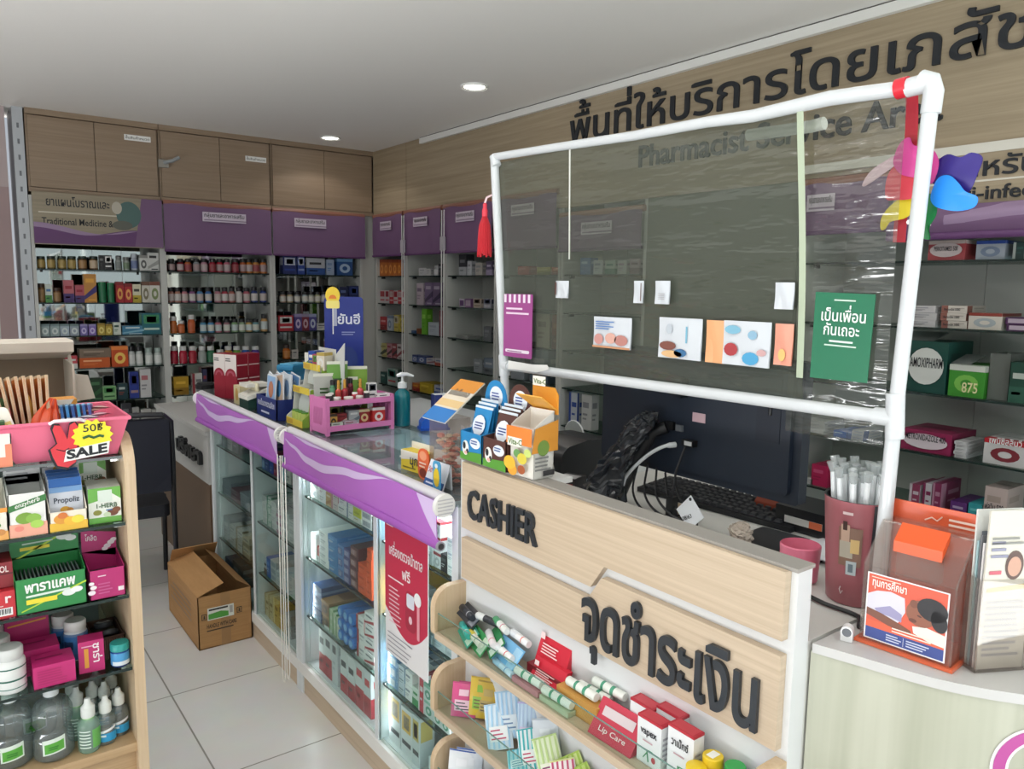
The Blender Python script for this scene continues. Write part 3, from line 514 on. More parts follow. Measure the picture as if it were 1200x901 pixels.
row(1.63, 'top shelf of ' + WQ, [('x', 686, 12, 302, 'blue box', ('#2E64A0', '#244C80', '#88A8C8'), 0), ('x', 701, 11, 305, 'white box', ('#B0B8BC', '#7A8A90', '#7A8A90'), 0), ('x', 715, 12, 305, 'green and white box', ('#A0B4A8', '#3A7A60', '#3A7A60'), 1), ('x', 729, 11, 305, 'white box', ('#AEB2B0', '#8A7A88', '#8A7A88'), 0), ('x', 744, 12, 303, 'pale pink box', ('#A8949C', '#6A4A5A', '#6A4A5A'), 1)], x=1)
row(.765, 'fifth shelf of ' + WQ, [('x', 672, 10, 452, 'white and blue box', ('#B0B6BC', '#2E4A90', '#2E4A90'), 3), ('x', 688, 12, 453, 'white box', ('#B0B2B0', '#7A7C80', '#7A7C80'), 0)], x=1)
# antibiotics bay, far right
AB = 'antibiotics shelf at far right'
def rbox(x0, x1, y0, y1, zs, words, cols, st, where, dp=.16, name='antibiotic_box', xf=2.9, text=None, group='boxes on the antibiotics shelf'):
    a, b = at(x0, y1, x=xf), at(x1, y1, x=xf); ta, tb = at(x0, y0, x=xf), at(x1, y0, x=xf)
    wd = abs(a.y-b.y); h = (ta.z+tb.z)/2-zs; c = (a.y+b.y)/2
    o = item('x', cols, name, words, 'box', (xf+dp/2, c, zs+.0005), (wd, dp, h), R(-90), group, st)
    if text:
        s, u, v, sz, col, fitw, pl = text
        m = MB()
        if pl: m.add([(xf-.0052, c+y_, zs+z_) for y_, z_ in ell(0, h*.52, wd*.44, h*.36)], [tuple(range(20))], M(pl))
        write(m, s, (xf-.006, c+wd*(.5-u), zs+h*v), (0, -1, 0), (0, 0, 1), sz, col, .012, 0, wd*fitw)
        q = m.build('lettering', None); q.parent = o; q.matrix_parent_inverse = Matrix.LocRotScale(o.location, o.rotation_euler.to_quaternion(), o.scale).inverted()
    return o
rbox(1087, 1130, 282, 305, 1.67, 'red and pink box with white oval, top shelf at the far right', ('#B04A50', '#C8B8B4', '#8A2430'), 2, AB, text=('PERIOTAMED 500', .18, .48, .022, INK, .64, '#CDBFC0'))
rbox(1143, 1177, 282, 304, 1.67, 'pale box with blue top, top shelf at the far right', ('#A8B0BC', '#2C4A98', '#7A88A0'), 2, AB)
rbox(1186, 1199, 284, 306, 1.67, 'dark green box at the right end of the top shelf', ('#1E3A38', '#A8B0AC', '#2E5A50'), 3, AB)
def stack(x0, x1, y0, y1, n, zs, words, cols, st, dp=.15, text=None):
    hs = (at((x0+x1)/2, y0, x=2.9).z-zs)/n
    for k in range(n):
        px0 = x0 - (2 if k == n-1 and n > 2 else 0)
        a, b = at(x0, y1, x=2.9), at(x1, y1, x=2.9); sh = random.uniform(-.004, .004)
        o = item('x', cols, 'antibiotic_box', '%s, %s from the bottom of its stack' % (words, ORD[k]), 'box', (2.9+dp/2+abs(sh), (a.y+b.y)/2+sh, zs+k*hs+.0005), (abs(a.y-b.y)-.006, dp, hs*.97), R(-90), 'boxes on the antibiotics shelf', st)
        if text: 
            m = MB(); write(m, text, (2.9+abs(sh)-.002, (a.y+b.y)/2+abs(a.y-b.y)*.36, zs+k*hs+hs*.36), (0, -1, 0), (0, 0, 1), hs*.42, INK, .015, 0, abs(a.y-b.y)*.6)
            q = m.build('lettering', None); q.parent = o; q.matrix_parent_inverse = Matrix.LocRotScale(o.location, o.rotation_euler.to_quaternion(), o.scale).inverted()
stack(1064, 1096, 358, 382, 3, 1.43, 'flat white box on left of the second shelf', ('#BDBBBC', '#6A6A70', '#98989C'), 5 if 0 else 0)
stack(1100, 1132, 358, 386, 3, 1.43, 'flat cream box in middle of second shelf', ('#C6BFB6', '#8A5A50', '#A8A098'), 3, text='Bactoclav 1000')
rbox(1134, 1173, 367, 387, 1.43, 'cream box with red brown band on the second shelf', ('#C4BEB4', '#8A3A30', '#98A0A4'), 2, AB)
stack(1176, 1205, 372, 388, 2, 1.43, 'flat violet box at right end of second shelf', ('#4A2450', '#B8A8B8', '#B8A8B8'), 5)
o = rbox(1060, 1107, 400, 460, 1.19, 'large dark green box with white oval, third shelf at far right', ('#14463E', '#1C5A4E', '#0E342E'), 0, AB, .2, text=('AMOXIPHARM', .1, .5, .05, INK, .82, '#CFD2CE'))
rbox(1110, 1152, 428, 467, 1.19, 'bright green box marked 875 beside the large dark green box', ('#3C8E2E', '#C8CCC4', '#78B850'), 2, AB, .18, text=('875', .4, .16, .05, '#E8E4B0', .46, None))
m = MB().box(-.07, .07, -.032, .032, 0, .16, clear('frosted_box_plastic', '#C8CCC8', .5, '#8A8E8A', .1)).box(-.065, .065, -.028, .028, .002, .1, M('#7A7E7A'))
m.build('clear_box', None, (2.99, at(1166, 460, x=2.9).y, 1.1905), 0, 'frosted clear plastic box right of the green 875 box', 'box')
rbox(1181, 1204, 425, 468, 1.19, 'dark green box cut by the right edge of the photo, third shelf', ('#1E4438', '#2E5A4A', '#B0B8B0'), 1, AB)
for (x0, x1, y, z, c, lb) in ((1064, 1105, 392, 1.345, '#8E9190', 'grey cardboard flap standing up over the large dark green box'), (1112, 1150, 402, 1.33, '#7C807E', 'grey cardboard flap leaning above the green 875 box')):
    a, b = at(x0, y, x=3.0), at(x1, y, x=3.0); zt = at(1083, 400, x=2.9).z+.002 if x0 < 1100 else at(1131, 428, x=2.9).z+.002; MB().prism([(2.93, zt), (2.934, zt), (3.05, zt+.024), (3.048, zt+.028)], 'y', b.y, a.y, M(c, .7)).build('cardboard_flap', None, (0, 0, 0), 0, lb, 'cardboard flap')
o = rbox(1054, 1113, 505, 541, .97, 'magenta box with white oval on the fourth shelf, far right', ('#8E2450', '#C8BFC4', '#6A1438'), 0, AB, .2, text=('METRONIDAZOLE 400', .1, .56, .032, INK, .8, '#D0C4CC'))
stack(1115, 1131, 517, 541, 5, .97, 'small white box right of the magenta box', ('#C4C4C6', '#8A8A90', '#A0A0A4'), 0)
o = rbox(1151, 1203, 516, 546, .97, 'white box with red upper half and white Thai print, fourth shelf', ('#C8C6C6', '#B01E2C', '#7A2A34'), 2, AB, .18, text=('เพนิซิลลินวี', .12, .84, .03, '#EDEDED', .76, None))
stack(940, 966, 492, 512, 4, .97, 'flat white box under the left sheet of plastic', ('#C2C4C6', '#8A8E94', '#A8AAAE'), 0)
rbox(976, 991, 505, 518, .97, 'small bright blue box left of the right white post', ('#1E5AB0', '#3A78C8', '#88B0E0'), 0, AB)
stack(992, 1012, 504, 519, 3, .97, 'small white and blue box left of white post', ('#C4C6CA', '#3A5A9A', '#8A9AB8'), 3)
rbox(950, 969, 545, 570, .75, 'pink red box on the fifth shelf left of the straws', ('#A81E4E', '#8A1640', '#C05078'), 0, AB)
rbox(944, 950, 560, 595, .75, 'white box beside the pink red box on fifth shelf', ('#B0B0AE', '#8A8A8E', '#8A8A8E'), 0, AB)
rbox(1064, 1076, 567, 598, .75, 'narrow purple and white box on the fifth shelf, far right', ('#8A3A58', '#C0B4BC', '#C0B4BC'), 3, AB)
rbox(1080, 1090, 566, 598, .75, 'narrow white box with purple stripe, fifth shelf, far right', ('#B8B4BA', '#7A2A50', '#7A2A50'), 3, AB)
rbox(1091, 1101, 566, 598, .75, 'narrow plum box on the fifth shelf, far right', ('#7A2A50', '#A87A90', '#A87A90'), 3, AB)
rbox(1112, 1131, 588, 612, .75, 'violet box on the fifth shelf left of teal box', ('#54286A', '#B8B0BC', '#A090AC'), 1, AB)
rbox(1133, 1149, 590, 614, .75, 'teal box on the fifth shelf beside the tall cream box', ('#2E8E96', '#C0CCCC', '#60B0B4'), 1, AB)
o = rbox(1151, 1178, 571, 612, .75, 'tall cream box marked 500, with a violet insert on top', ('#B9A8A4', '#A09088', '#A09088'), 0, AB, .14, text=('ฟูลวิน 500', .06, .42, .034, INK, .84, None))
# ------------------------------------------------------------------ glass showcases along the aisle
BACKC = M('#E2EBEE', .6)
SZ = [.775, .54, .31]
def showcase(y0, y1, ym, lb):
    t = thing('glass_showcase', lb, 'showcase', (0, 0, 0), 0, 'glass showcases along the aisle')
    MB().box(1.045, 1.50, y0, y1, 0, .075, OAK).build('kick_board', t, label='oak kick board')
    MB().box(1.0385, 1.50, y0, y1, .075, .12, WHITE).build('bottom_frame', t)
    for y in (y0, y1-.03): MB().box(1.04, 1.07, y, y+.03, .0, 1.0, ALU).box(1.47, 1.5, y, y+.03, .12, 1.0, ALU).build('corner_post', t)
    MB().box(1.04, 1.07, y0+.03, y1-.03, .965, .99, ALU).box(1.47, 1.5, y0+.03, y1-.03, .965, .99, ALU).box(1.07, 1.47, y0, y0+.02, .965, .99, ALU).box(1.07, 1.47, y1-.02, y1, .965, .99, ALU).build('top_frame', t)
    MB().box(1.048, 1.49, ym-.012, ym+.012, .12, .965, BACKC).box(1.044, 1.05, ym-.012, ym+.012, .12, .965, ALU).build('partition', t)
    MB().box(1.485, 1.49, y0+.03, y1-.03, .12, .97, BACKC).box(1.07, 1.485, y1-.035, y1-.03, .12, .965, BACKC).build('back_panel', t)
    for a, b in ((y0+.03, ym-.012), (ym+.012, y1-.03)):
        for z in SZ: MB().box(1.062, 1.48, a+.002, b-.002, z-.007, z, SHELFGLASS).box(1.06, 1.062, a+.002, b-.002, z-.007, z, EDGE).build('glass_shelf', t)
        MB().box(1.05, 1.054, a, b, .12, .965, GLASS).build('front_pane', t)
        MB().box(1.06, 1.48, a, b, .12, .124, M('#C4CCCF', .3)).build('floor_board', t)
    MB().box(1.04, 1.5, y0, y1, .992, 1.0, clear('counter_glass', '#E4EEEE', .07, '#C8CFD2', .5)).build('glass_top', t)
    MB().box(1.07, 1.26, y0+.03, y1-.03, .985, .988, M('#DDD2D8', .5)).build('reflection_strip', t, label='pale pink strip imitating the ceiling reflected in the glass top')  # ceiling reflection painted as a pale strip below the glass
    return t
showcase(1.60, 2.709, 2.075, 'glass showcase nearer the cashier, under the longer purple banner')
t = MB().box(1.075, 1.095, 1.64, 2.67, .955, .963, M('#F4F6F8', .4, 0, 0, 2)).build('added_light_strip', bpy.data.objects['glass_showcase'], label='thin glowing strip added under the top to brighten the showcase')  # added glowing strip, makes the showcase interior brighter
area('showcase_fill_light', (1.085, 2.15, .952), (0, R(-30), 0), .015, 1.0, 2.6, (.95, .98, 1))  # fill lights added to brighten the goods, here and by the posts
for y in (1.645, 2.055, 2.095, 2.655): area('showcase_fill_light', (1.066, y, .55), (0, R(-90), R(55 if y in (1.645, 2.095) else -55)), .8, .01, .45, (.95, .98, 1))
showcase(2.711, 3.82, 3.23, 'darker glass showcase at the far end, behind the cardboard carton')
def goods(y0, zs, where, stacks, group):
    "stacks along the shelf edge from left (large y) to right: (words, width, height of one, count, colours, style, depth)"
    y = y0; k = 0
    for s in stacks:
        words, wd, h, n, cols, st = s[:6]; dp = s[6] if len(s) > 6 else .11
        if not words: y -= wd; continue
        for q in range(n):
            j = random.uniform(-.003, .003)
            lb = '%s, %s layer, %s stack on %s' % (words, ORD[q], ORD[k], where) if n > 1 else '%s, %s stack on %s' % (words, ORD[k], where)
            item('x', cols, 'medicine_box', lb, 'medicine box', (1.072+dp/2+abs(j), y-wd/2+j*.4, zs+q*h+.0006), (wd*.96, dp, h*.97), R(-90), group, st)
        y -= wd; k += 1
G1 = 'medicine boxes in the near showcase'; G2 = 'medicine boxes in the far showcase'
W2, LB = '#F0F4F6', '#A8CCE4'
wL = ['top shelf', 'second shelf', 'third shelf', 'floor']
L_ = ', near showcase left half'; R_ = ', near showcase right half'
goods(2.655, .775, 'top shelf'+L_, [('white box', .075, .035, 4, (W2, '#8A9AA8', '#B8C4CC'), 5), ('white box', .065, .03, 3, (W2, '#9A8A8A', '#C0C8CC'), 0), ('amber box', .05, .05, 2, ('#C9A268', '#B07838', '#E0D0B0'), 4), ('pale pink box', .055, .03, 3, ('#DDD4D4', '#C08A90', '#A0A0A8'), 3), ('white box', .07, .03, 5, (W2, '#A0ACB4', '#8A98A4'), 0), ('white box', .05, .035, 3, (W2, '#88A0B8', '#B0C0CC'), 3), ('lime box', .06, .05, 2, ('#CBD444', '#DDE3E0', '#A8B430'), 1), ('white box', .075, .027, 5, (W2, '#8A94A0', '#B4BEC8'), 5), ('black box', .03, .05, 1, ('#2C3234', '#5A6064', '#7A8084'), 0)], G1)
goods(2.655, .54, 'second shelf'+L_, [('white box', .05, .05, 2, (W2, '#A03A40', '#8A98A8'), 0), ('red box', .025, .06, 1, ('#B8483E', '#C8D0D4', '#8A2A2A'), 1), ('white box', .08, .026, 5, (W2, '#98A4B0', '#B0BCC4'), 0, .3), ('blue box', .08, .034, 4, ('#2C7CC0', '#D0DCE8', '#5AA0D8'), 0, .34), ('blue box with white end', .05, .04, 3, ('#5A8CC8', '#E4EAF0', '#3A5AA0'), 5, .3), ('violet box', .05, .03, 4, ('#54548C', '#C0C4DC', '#8A8CB8'), 5, .3), ('maroon box', .06, .036, 4, ('#5A2A34', '#D8D0D0', '#8A5A5C'), 5, .3), ('orange box', .065, .034, 3, ('#DE5A2C', '#E8744A', '#B8441C'), 0, .3), ('orange box', .035, .034, 5, ('#DE5A2C', '#E8744A', '#B8441C'), 0, .3)], G1)
goods(2.65, .31, 'third shelf'+L_, [('dark blue pack', .08, .045, 3, ('#34548A', '#6A8AB8', '#243C6A'), 4, .3), ('brown box', .07, .05, 2, ('#8A6448', '#B08A60', '#5A4230'), 2, .3), ('green edged flat box', .03, .09, 1, ('#C0D8B8', '#6AA060', '#E0E8DC'), 3, .34), ('green edged flat box', .03, .085, 1, ('#C8DCC0', '#6AA060', '#E0E8DC'), 3, .34), ('pale green flat box', .03, .08, 1, ('#CCD8C4', '#7AA870', '#E0E8DC'), 3, .3)], G1)
for k in range(9):      # blue tubes lying with their round ends outward
    a, b = k % 3, k//3
    m = MB().lathe([(.019, 0), (.0205, .004), (.0205, .2), (.019, .204)], M('#2A78CC'), 12).lathe([(.0, -.001), (.012, -.001), (.012, .001)], M('#7AB8EC'), 12)
    m.build('medicine_tube', None, (1.072, 2.405-a*.0425, .3325+b*.0425), 0, 'blue tube, %s from left in the %s layer, third shelf of near showcase' % (ORD[a], ('bottom', 'middle', 'top')[b]), 'tube', 'blue tubes in the near showcase', rot=(0, R(90), 0))
goods(2.275, .31, 'third shelf end'+L_, [('white and red box', .06, .05, 3, (W2, '#A83A44', '#A8B4BC'), 3, .2), ('white and red box', .07, .045, 4, (W2, '#A83A44', '#7A8890'), 4, .2)], G1)
TALL = ('#DCE4E8', '#B8303C', '#4A5058')
goods(2.60, .1245, 'floor'+L_, [('tall white and red box', .055, .185, 1, TALL, 1, .07), ('tall white and red box', .062, .2, 1, TALL, 1, .07), ('tall pale box', .05, .19, 1, ('#D4DCE2', '#B8C4CC', '#4A5058'), 0, .07), ('', .02, 0, 0, 0, 0), ('tall white and red box', .06, .165, 1, TALL, 1, .07), ('tall white and red box', .06, .16, 1, TALL, 1, .07), ('tall box with red thermometer', .065, .195, 1, ('#DCE4E8', '#C03A48', '#C83A44'), 1, .07), ('tall box with red thermometer', .055, .18, 1, ('#D8E2E8', '#C03A48', '#C83A44'), 1, .07)], G1)
goods(2.055, .775, 'top shelf'+R_, [('pale blue box', .055, .05, 3, ('#BCD8E8', '#6AA0CC', '#88A8C0'), 3), ('white dotted box', .05, .035, 4, ('#D8E0E2', '#8A98A4', '#A8B4BC'), 5), ('sky blue box', .075, .05, 2, ('#8ABCE4', '#A8D0F0', '#5A98CC'), 0), ('sky blue box', .05, .04, 2, ('#7CB0DC', '#A8D0F0', '#5A98CC'), 0), ('white box', .045, .04, 3, (W2, '#B0BCC4', '#B0BCC4'), 0), ('white box with red edge', .04, .045, 3, (W2, '#A8343C', '#C0C8CC'), 2), ('black box', .035, .05, 1, ('#22262A', '#C0C4C8', '#5A5E62'), 0), ('white box', .04, .036, 3, (W2, '#B8C8D0', '#B8C8D0'), 0), ('white box', .04, .04, 4, (W2, '#B8C8D0', '#B8C8D0'), 0)], G1)
goods(2.055, .54, 'second shelf'+R_, [('yellow box', .05, .036, 4, ('#E0A83C', '#F0C868', '#C88A28'), 5, .2), ('pale pink box', .06, .03, 3, ('#DCD0D4', '#C89AA4', '#A0A8B0'), 0), ('', .09, 0, 0, 0, 0), ('white and blue box', .07, .028, 4, ('#CBDCE6', '#88A8C0', '#A8C0D0'), 5), ('white and blue box', .07, .026, 4, ('#CFDEE6', '#88A8C0', '#A8C0D0'), 0), ('pale grey box', .07, .03, 3, ('#B0BCC4', '#88989F', '#C0CCD4'), 0)], G1)
goods(2.055, .31, 'third shelf'+R_, [('blue box with barcode', .06, .034, 4, ('#7AA8D4', '#3A4A5C', '#D0DCE8'), 5, .26), ('white and blue box', .05, .03, 3, ('#C4D4E0', '#6A94BC', '#6A7A88'), 3, .2), ('white box', .045, .045, 2, (W2, '#A8B0BC', '#8A98A8'), 0, .2), ('white and green box', .04, .06, 1, ('#D0E0D8', '#3E9A5C', '#2E8A4C'), 1, .1), ('tall red and white box', .03, .115, 1, ('#C83A4C', '#E0D8DC', '#E0D8DC'), 3, .1), ('white and green box', .05, .05, 2, ('#D4E0E0', '#8CC4B0', '#5AA088'), 2), ('white and green box', .045, .045, 2, ('#D4E0E0', '#8CC4B0', '#5AA088'), 2), ('white and green box', .045, .04, 2, ('#D8E4E4', '#8CC4B0', '#5AA088'), 2)], G1)
goods(2.045, .1245, 'floor'+R_, [('tall yellow topped box', .075, .17, 1, ('#D4DCE0', '#D8B04A', '#3A4048'), 6, .08), ('tall yellow topped box', .07, .155, 1, ('#D4DCE0', '#D8B04A', '#3A4048'), 6, .08), ('narrow tall pale box', .045, .16, 1, ('#C8D4D8', '#CBB868', '#3A4048'), 6, .05), ('', .05, 0, 0, 0, 0), ('teal edged white box', .07, .07, 1, ('#C4DCE0', '#6AB0B8', '#8AB0B8'), 1, .09)], G1)
FL, FR = ', far showcase left half', ', far showcase right half'
goods(3.18, .775, 'top shelf'+FR, [('blue box', .04, .05, 2, ('#345C90', '#A8BCD0', '#7A98B8'), 5), ('dark blue box', .05, .05, 2, ('#24407C', '#8AA0C0', '#5A78A8'), 0), ('blue box', .05, .04, 2, ('#2C4CA0', '#A8BCD0', '#5A78A8'), 0), ('red box', .045, .05, 2, ('#9A2A4A', '#C0A8B0', '#6A1A34'), 0), ('violet box', .05, .045, 2, ('#5A4A8A', '#A8A0C0', '#8A80B0'), 0), ('teal box', .05, .05, 2, ('#3A8AA0', '#A8C8D0', '#5AA0B0'), 0), ('white box', .05, .04, 2, (W1, '#8A8A8E', '#8A8A8E'), 0)], G2)
goods(3.19, .54, 'second shelf'+FR, [('white box', .06, .03, 4, ('#B8BCBC', '#8A9094', '#9AA0A4'), 0), ('white and green box', .05, .032, 4, ('#B4C0BA', '#2E7A60', '#2E7A60'), 3), ('white box', .06, .03, 4, ('#BCC0C0', '#8A9094', '#9AA0A4'), 0), ('pink edged box', .06, .034, 3, ('#B8B0B8', '#9A5A7A', '#8A8A94'), 1), ('white box', .08, .035, 3, ('#C0C4C4', '#8A9094', '#9AA0A4'), 5), ('white box', .08, .03, 3, ('#C0C4C4', '#6A7A8A', '#9AA0A4'), 0)], G2)
goods(3.19, .31, 'third shelf'+FR, [('white and black box', .04, .07, 1, ('#B4B8BA', '#3A4044', '#3A4044'), 1), ('blue box', .045, .09, 1, ('#2C60A8', '#8AB0DC', '#5A88C8'), 0), ('white box', .07, .03, 3, ('#B8BEC2', '#7A8A98', '#98A4AC'), 5), ('white box', .07, .032, 2, ('#BCC2C4', '#7A8A98', '#98A4AC'), 0), ('pale blue box', .07, .03, 3, ('#B0C0CC', '#7A8A98', '#98A4AC'), 0), ('white box', .06, .03, 3, ('#BCC2C4', '#7A8A98', '#98A4AC'), 0)], G2)
goods(3.19, .1245, 'floor'+FR, [('cream box', .05, .1, 1, ('#C4BA98', '#A8986A', '#8A7A50'), 3), ('cream box', .055, .11, 1, ('#C8BC94', '#A8986A', '#8A7A50'), 3), ('yellow box', .06, .12, 1, ('#C0A24C', '#D8C890', '#8A6A28'), 3), ('yellow box', .08, .125, 1, ('#B8922C', '#D8C070', '#8A6A28'), 0), ('grey box', .06, .1, 1, ('#8A8E90', '#5A6064', '#A8ACB0'), 0)], G2)
goods(3.75, .775, 'top shelf'+FL, [('grey box', .09, .06, 1, ('#6E767C', '#8A9298', '#5A6268'), 0), ('white box', .08, .04, 2, ('#A0A6A8', '#7A8084', '#7A8084'), 0), ('grey box', .09, .05, 2, ('#7A8084', '#5A6064', '#9AA0A4'), 0)], G2)
goods(3.76, .54, 'second shelf'+FL, [('grey folder', .14, .012, 6, ('#7A848C', '#5A646C', '#9AA4AC'), 0, .3), ('dark red folder', .13, .014, 4, ('#6A4A54', '#8A8A94', '#9A9AA4'), 0, .3), ('grey folder', .14, .013, 5, ('#808890', '#5A646C', '#9AA4AC'), 0, .3)], G2)
goods(3.76, .31, 'third shelf'+FL, [('pale grey box', .1, .12, 1, ('#8A9498', '#6A7478', '#A8B0B4'), 0, .2), ('white box', .09, .05, 2, ('#A8AEAC', '#7A8080', '#7A8080'), 0), ('white box', .1, .055, 2, ('#ACB0AC', '#8A8068', '#7A8080'), 3), ('cream box', .1, .05, 2, ('#B0AC98', '#8A8068', '#7A8080'), 1)], G2)
goods(3.75, .1245, 'floor'+FL, [('dark blue box', .12, .1, 1, ('#2A3E58', '#4A6080', '#3A4E68'), 0), ('dark grey box', .12, .12, 1, ('#3E464C', '#5A6268', '#7A8288'), 0)], G2)
# roller banners hung on the showcase front
def banner(y0, y1, lb, tl, tr):
    "y1 = left end seen from the aisle"
    t = thing('roller_banner', lb, 'banner', (0, 0, 0), 0, 'purple roller banners on the showcases')
    zt = lambda y: 1.012+.012*(y-y0)/(y1-y0); zb = .90
    MB().tube([(1.015, y1, 1.022), (1.015, y0, 1.012)], .016, M('#D5D3D8', .3), 12).build('roller', t, label='silver roller tube')
    for y, s in ((y1, 1), (y0, -1)):
        m = MB(); m.T = Matrix.Translation((1.005, y, 1.0)) @ Matrix.Rotation(R(-90*s), 4, 'X'); m.lathe([(0, -.006), (.03, -.006), (.032, 0), (.03, .008), (.0, .008)], WHITE, 20)
        for q in range(5): m.box(-.022, .022, -.021+q*.009, -.018+q*.009, .008, .0095, M('#C4C4C8'))
        m.build('end_cap', t)
    def P(u, v): y = y1+(y0-y1)*u; return (.992-.004*math.sin(v*3)+.003*math.sin(u*11), y, zb+(zt(y)-zb)*v)
    MB().grid(P, 30, 6, PURPLE).build('fabric', t, label='purple fabric')
    def Q(f0, f1, a0=0, a1=1): return lambda u, v: (lambda p: (p[0]-.0012, p[1], p[2]))(P(a0+(a1-a0)*u, f0(a0+(a1-a0)*u)+(f1(a0+(a1-a0)*u)-f0(a0+(a1-a0)*u))*v))
    c1 = lambda u: min(.97, max(.03, .97-1.25*u**.5+.30*u+.42*u*u)); 
    c2 = lambda u: min(.98, c1(u)+.03+.16*min(1, u*5)*(1-.45*u))
    def pl(T): return lambda u: next((a[1]+(b[1]-a[1])*(.5-.5*math.cos(math.pi*(u-a[0])/(b[0]-a[0]))) for a, b in zip(T, T[1:]) if u <= b[0]), T[-1][1])
    m = MB().grid(Q(pl([(0, .80), (.08, .62), (.2, .36), (.3, .33), (.53, .60), (.78, .985)]), pl([(0, .82), (.08, .72), (.2, .56), (.3, .56), (.53, .80), (.78, .99)]), 0.02, .78), 40, 2, LILAC)
    m.grid(Q(pl([(.08, .98), (.2, .90), (.4, .985)]), lambda u: .995, .08, .4), 12, 2, LILAC)
    m.grid(Q(lambda u: min(.99, .96-(u-.90)*8.5), lambda u: .995, .90, .998), 10, 2, LILAC); m.build('lilac_wave', t, label='lilac printed waves')
    MB().tube([(.993, y1, zb-.004), (.993, y0, zb-.004)], .012, PURPLE2, 12).tube([(.993, y0, zb-.004), (.993, y0-.008, zb-.004)], .0125, M('#8E8E96', .3), 12).tube([(.993, y0-.0078, zb-.004), (.993, y0-.0086, zb-.004)], .0085, M('#2E2E34'), 12).build('bottom_bar', t)
    return t
banner(1.615, 2.69, 'longer purple banner on the nearer showcase, beside the cashier panel', 0, 0)
banner(2.745, 3.85, 'darker purple banner on the far showcase, behind the white chains', 0, 0)
m = MB()
for dx, z0, x in ((0, .075, .985), (.034, .05, .98)):
    y = 2.668+dx; m.tube([(x, y, .93), (x, y, z0+.03), (x, y+.008, z0), (x, y+.02, z0), (x, y+.028, z0+.03), (x, y+.028, .93)], .0022, M('#ECE9E2'), 6)
m.build('bead_chain', None, None, 0, 'long white loops of bead chain hanging between the two showcases', 'chain')
# red notice on the near showcase
t = thing('poster', 'red and white notice with a meter picture taped on the near showcase', 'poster', (1.045, 1.885, .66))
def pq(u, v): return (-.0, .125-.25*u, -.215+.43*v)
MB().box(0, .003, -.125, .125, -.215, .215, M('#E6E6E8')).build('sheet', t)
m = MB(); n = 16
for q in range(n):
    a, b = q/n, (q+1)/n; z = lambda u: .32-.2*math.sin(u*math.pi*.98)**1.0*(.6+.4*u)+.02
    m.quad([(-.0008, .125-.25*a, -.215+.43*z(a)), (-.0008, .125-.25*b, -.215+.43*z(b)), (-.0008, .125-.25*b, .214), (-.0008, .125-.25*a, .214)], M('#C2284A'))
m.build('red_print', t, label='crimson upper part')
m = MB(); write(m, 'เครื่องตรวจน้ำตาล', (-.001, .1, .10), (0, -1, 0), (0, 0, 1), .042, '#EFE6E8', .02, 0, .2); write(m, 'ฟรี', (-.001, .02, .045), (0, -1, 0), (0, 0, 1), .042, '#EFE6E8', .02)
m.box(-.0014, -.001, .012, .105, .026, .03, M('#EFE6E8'))
lines(m, (-.001, .1, -.11), (0, -1, 0), (0, 0, 1), .075, .12, 9, M('#E8C8D0'), .3); lines(m, (-.001, .11, -.205), (0, -1, 0), (0, 0, 1), .15, .07, 5, M('#8A8A92'), .2); lines(m, (-.001, .115, .185), (0, -1, 0), (0, 0, 1), .05, .015, 1, M('#E8C8D0'))
m.build('lettering', t, label='white and grey print')
m = MB().add([(-.0014, y, z) for y, z in rrect(-.06, 0, -.10, .02, .02)], [tuple(range(24))], M('#A81E3E')).add([(-.0018, y, z) for y, z in rrect(-.052, -.008, -.03, .012, .008)], [tuple(range(24))], M('#D8DCE8')).add([(-.0018, y, z) for y, z in rrect(-.082, -.068, -.11, 0, .005)], [tuple(range(24))], M('#E8A0AC')).add([(-.0022, y, z) for y, z in ell(-.072, .01, .02, .02)], [tuple(range(20))], M('#EFEFF2')).add([(-.0018, y, z) for y, z in ell(-.03, -.065, .01, .012)], [tuple(range(20))], M('#E8C8D0'))
m.build('meter_picture', t, label='picture of a blood sugar meter')

# ------------------------------------------------------------------ cashier counter
CC = thing('cashier_counter', 'oak fronted cashier counter with black CASHIER lettering', 'counter', (0, 0, 0))
MB().box(1.04, 1.078, .64, 1.588, 0, 1.122, M('#DDDFE0', .45)).box(1.078, 1.8, 1.56, 1.588, 0, .985, OFFW).box(1.078, 1.8, .64, .668, 0, .985, OFFW).box(1.77, 1.8, .668, 1.56, 0, .985, OFFW).build('body', CC, label='white counter body')
MB().box(1.078, 1.8, .64, 1.588, .985, 1.0, M('#D3D2CE', .35)).build('worktop', CC, label='pale worktop behind the panel')
MB().box(1.035, 1.082, .638, 1.59, 1.122, 1.128, M('#9E9A94', .5)).build('edge_strip', CC, label='grey top edge strip')
MB().box(1.078, 1.15, 1.29, 1.586, 1.11, 1.122, WHITE).box(1.078, 1.09, 1.29, 1.586, 1.0, 1.11, WHITE).build('ledge', CC, label='small white ledge carrying the boxes')
Y0, Y1 = .652, 1.56
up_ = MB().prism([(Y1, 1.122), (Y0, 1.122), (Y0, 1.010), (1.05, 1.008), (1.087, .955), (Y1, .955)], 'x', 1.024, 1.04, OAK).build('upper_panel', CC, label='upper oak panel')
lo_ = MB().prism([(Y1, .929), (1.094, .929), (1.056, .983), (Y0, .985), (Y0, .826), (Y1, .826)], 'x', 1.024, 1.04, OAK).build('lower_panel', CC, label='lower oak panel')
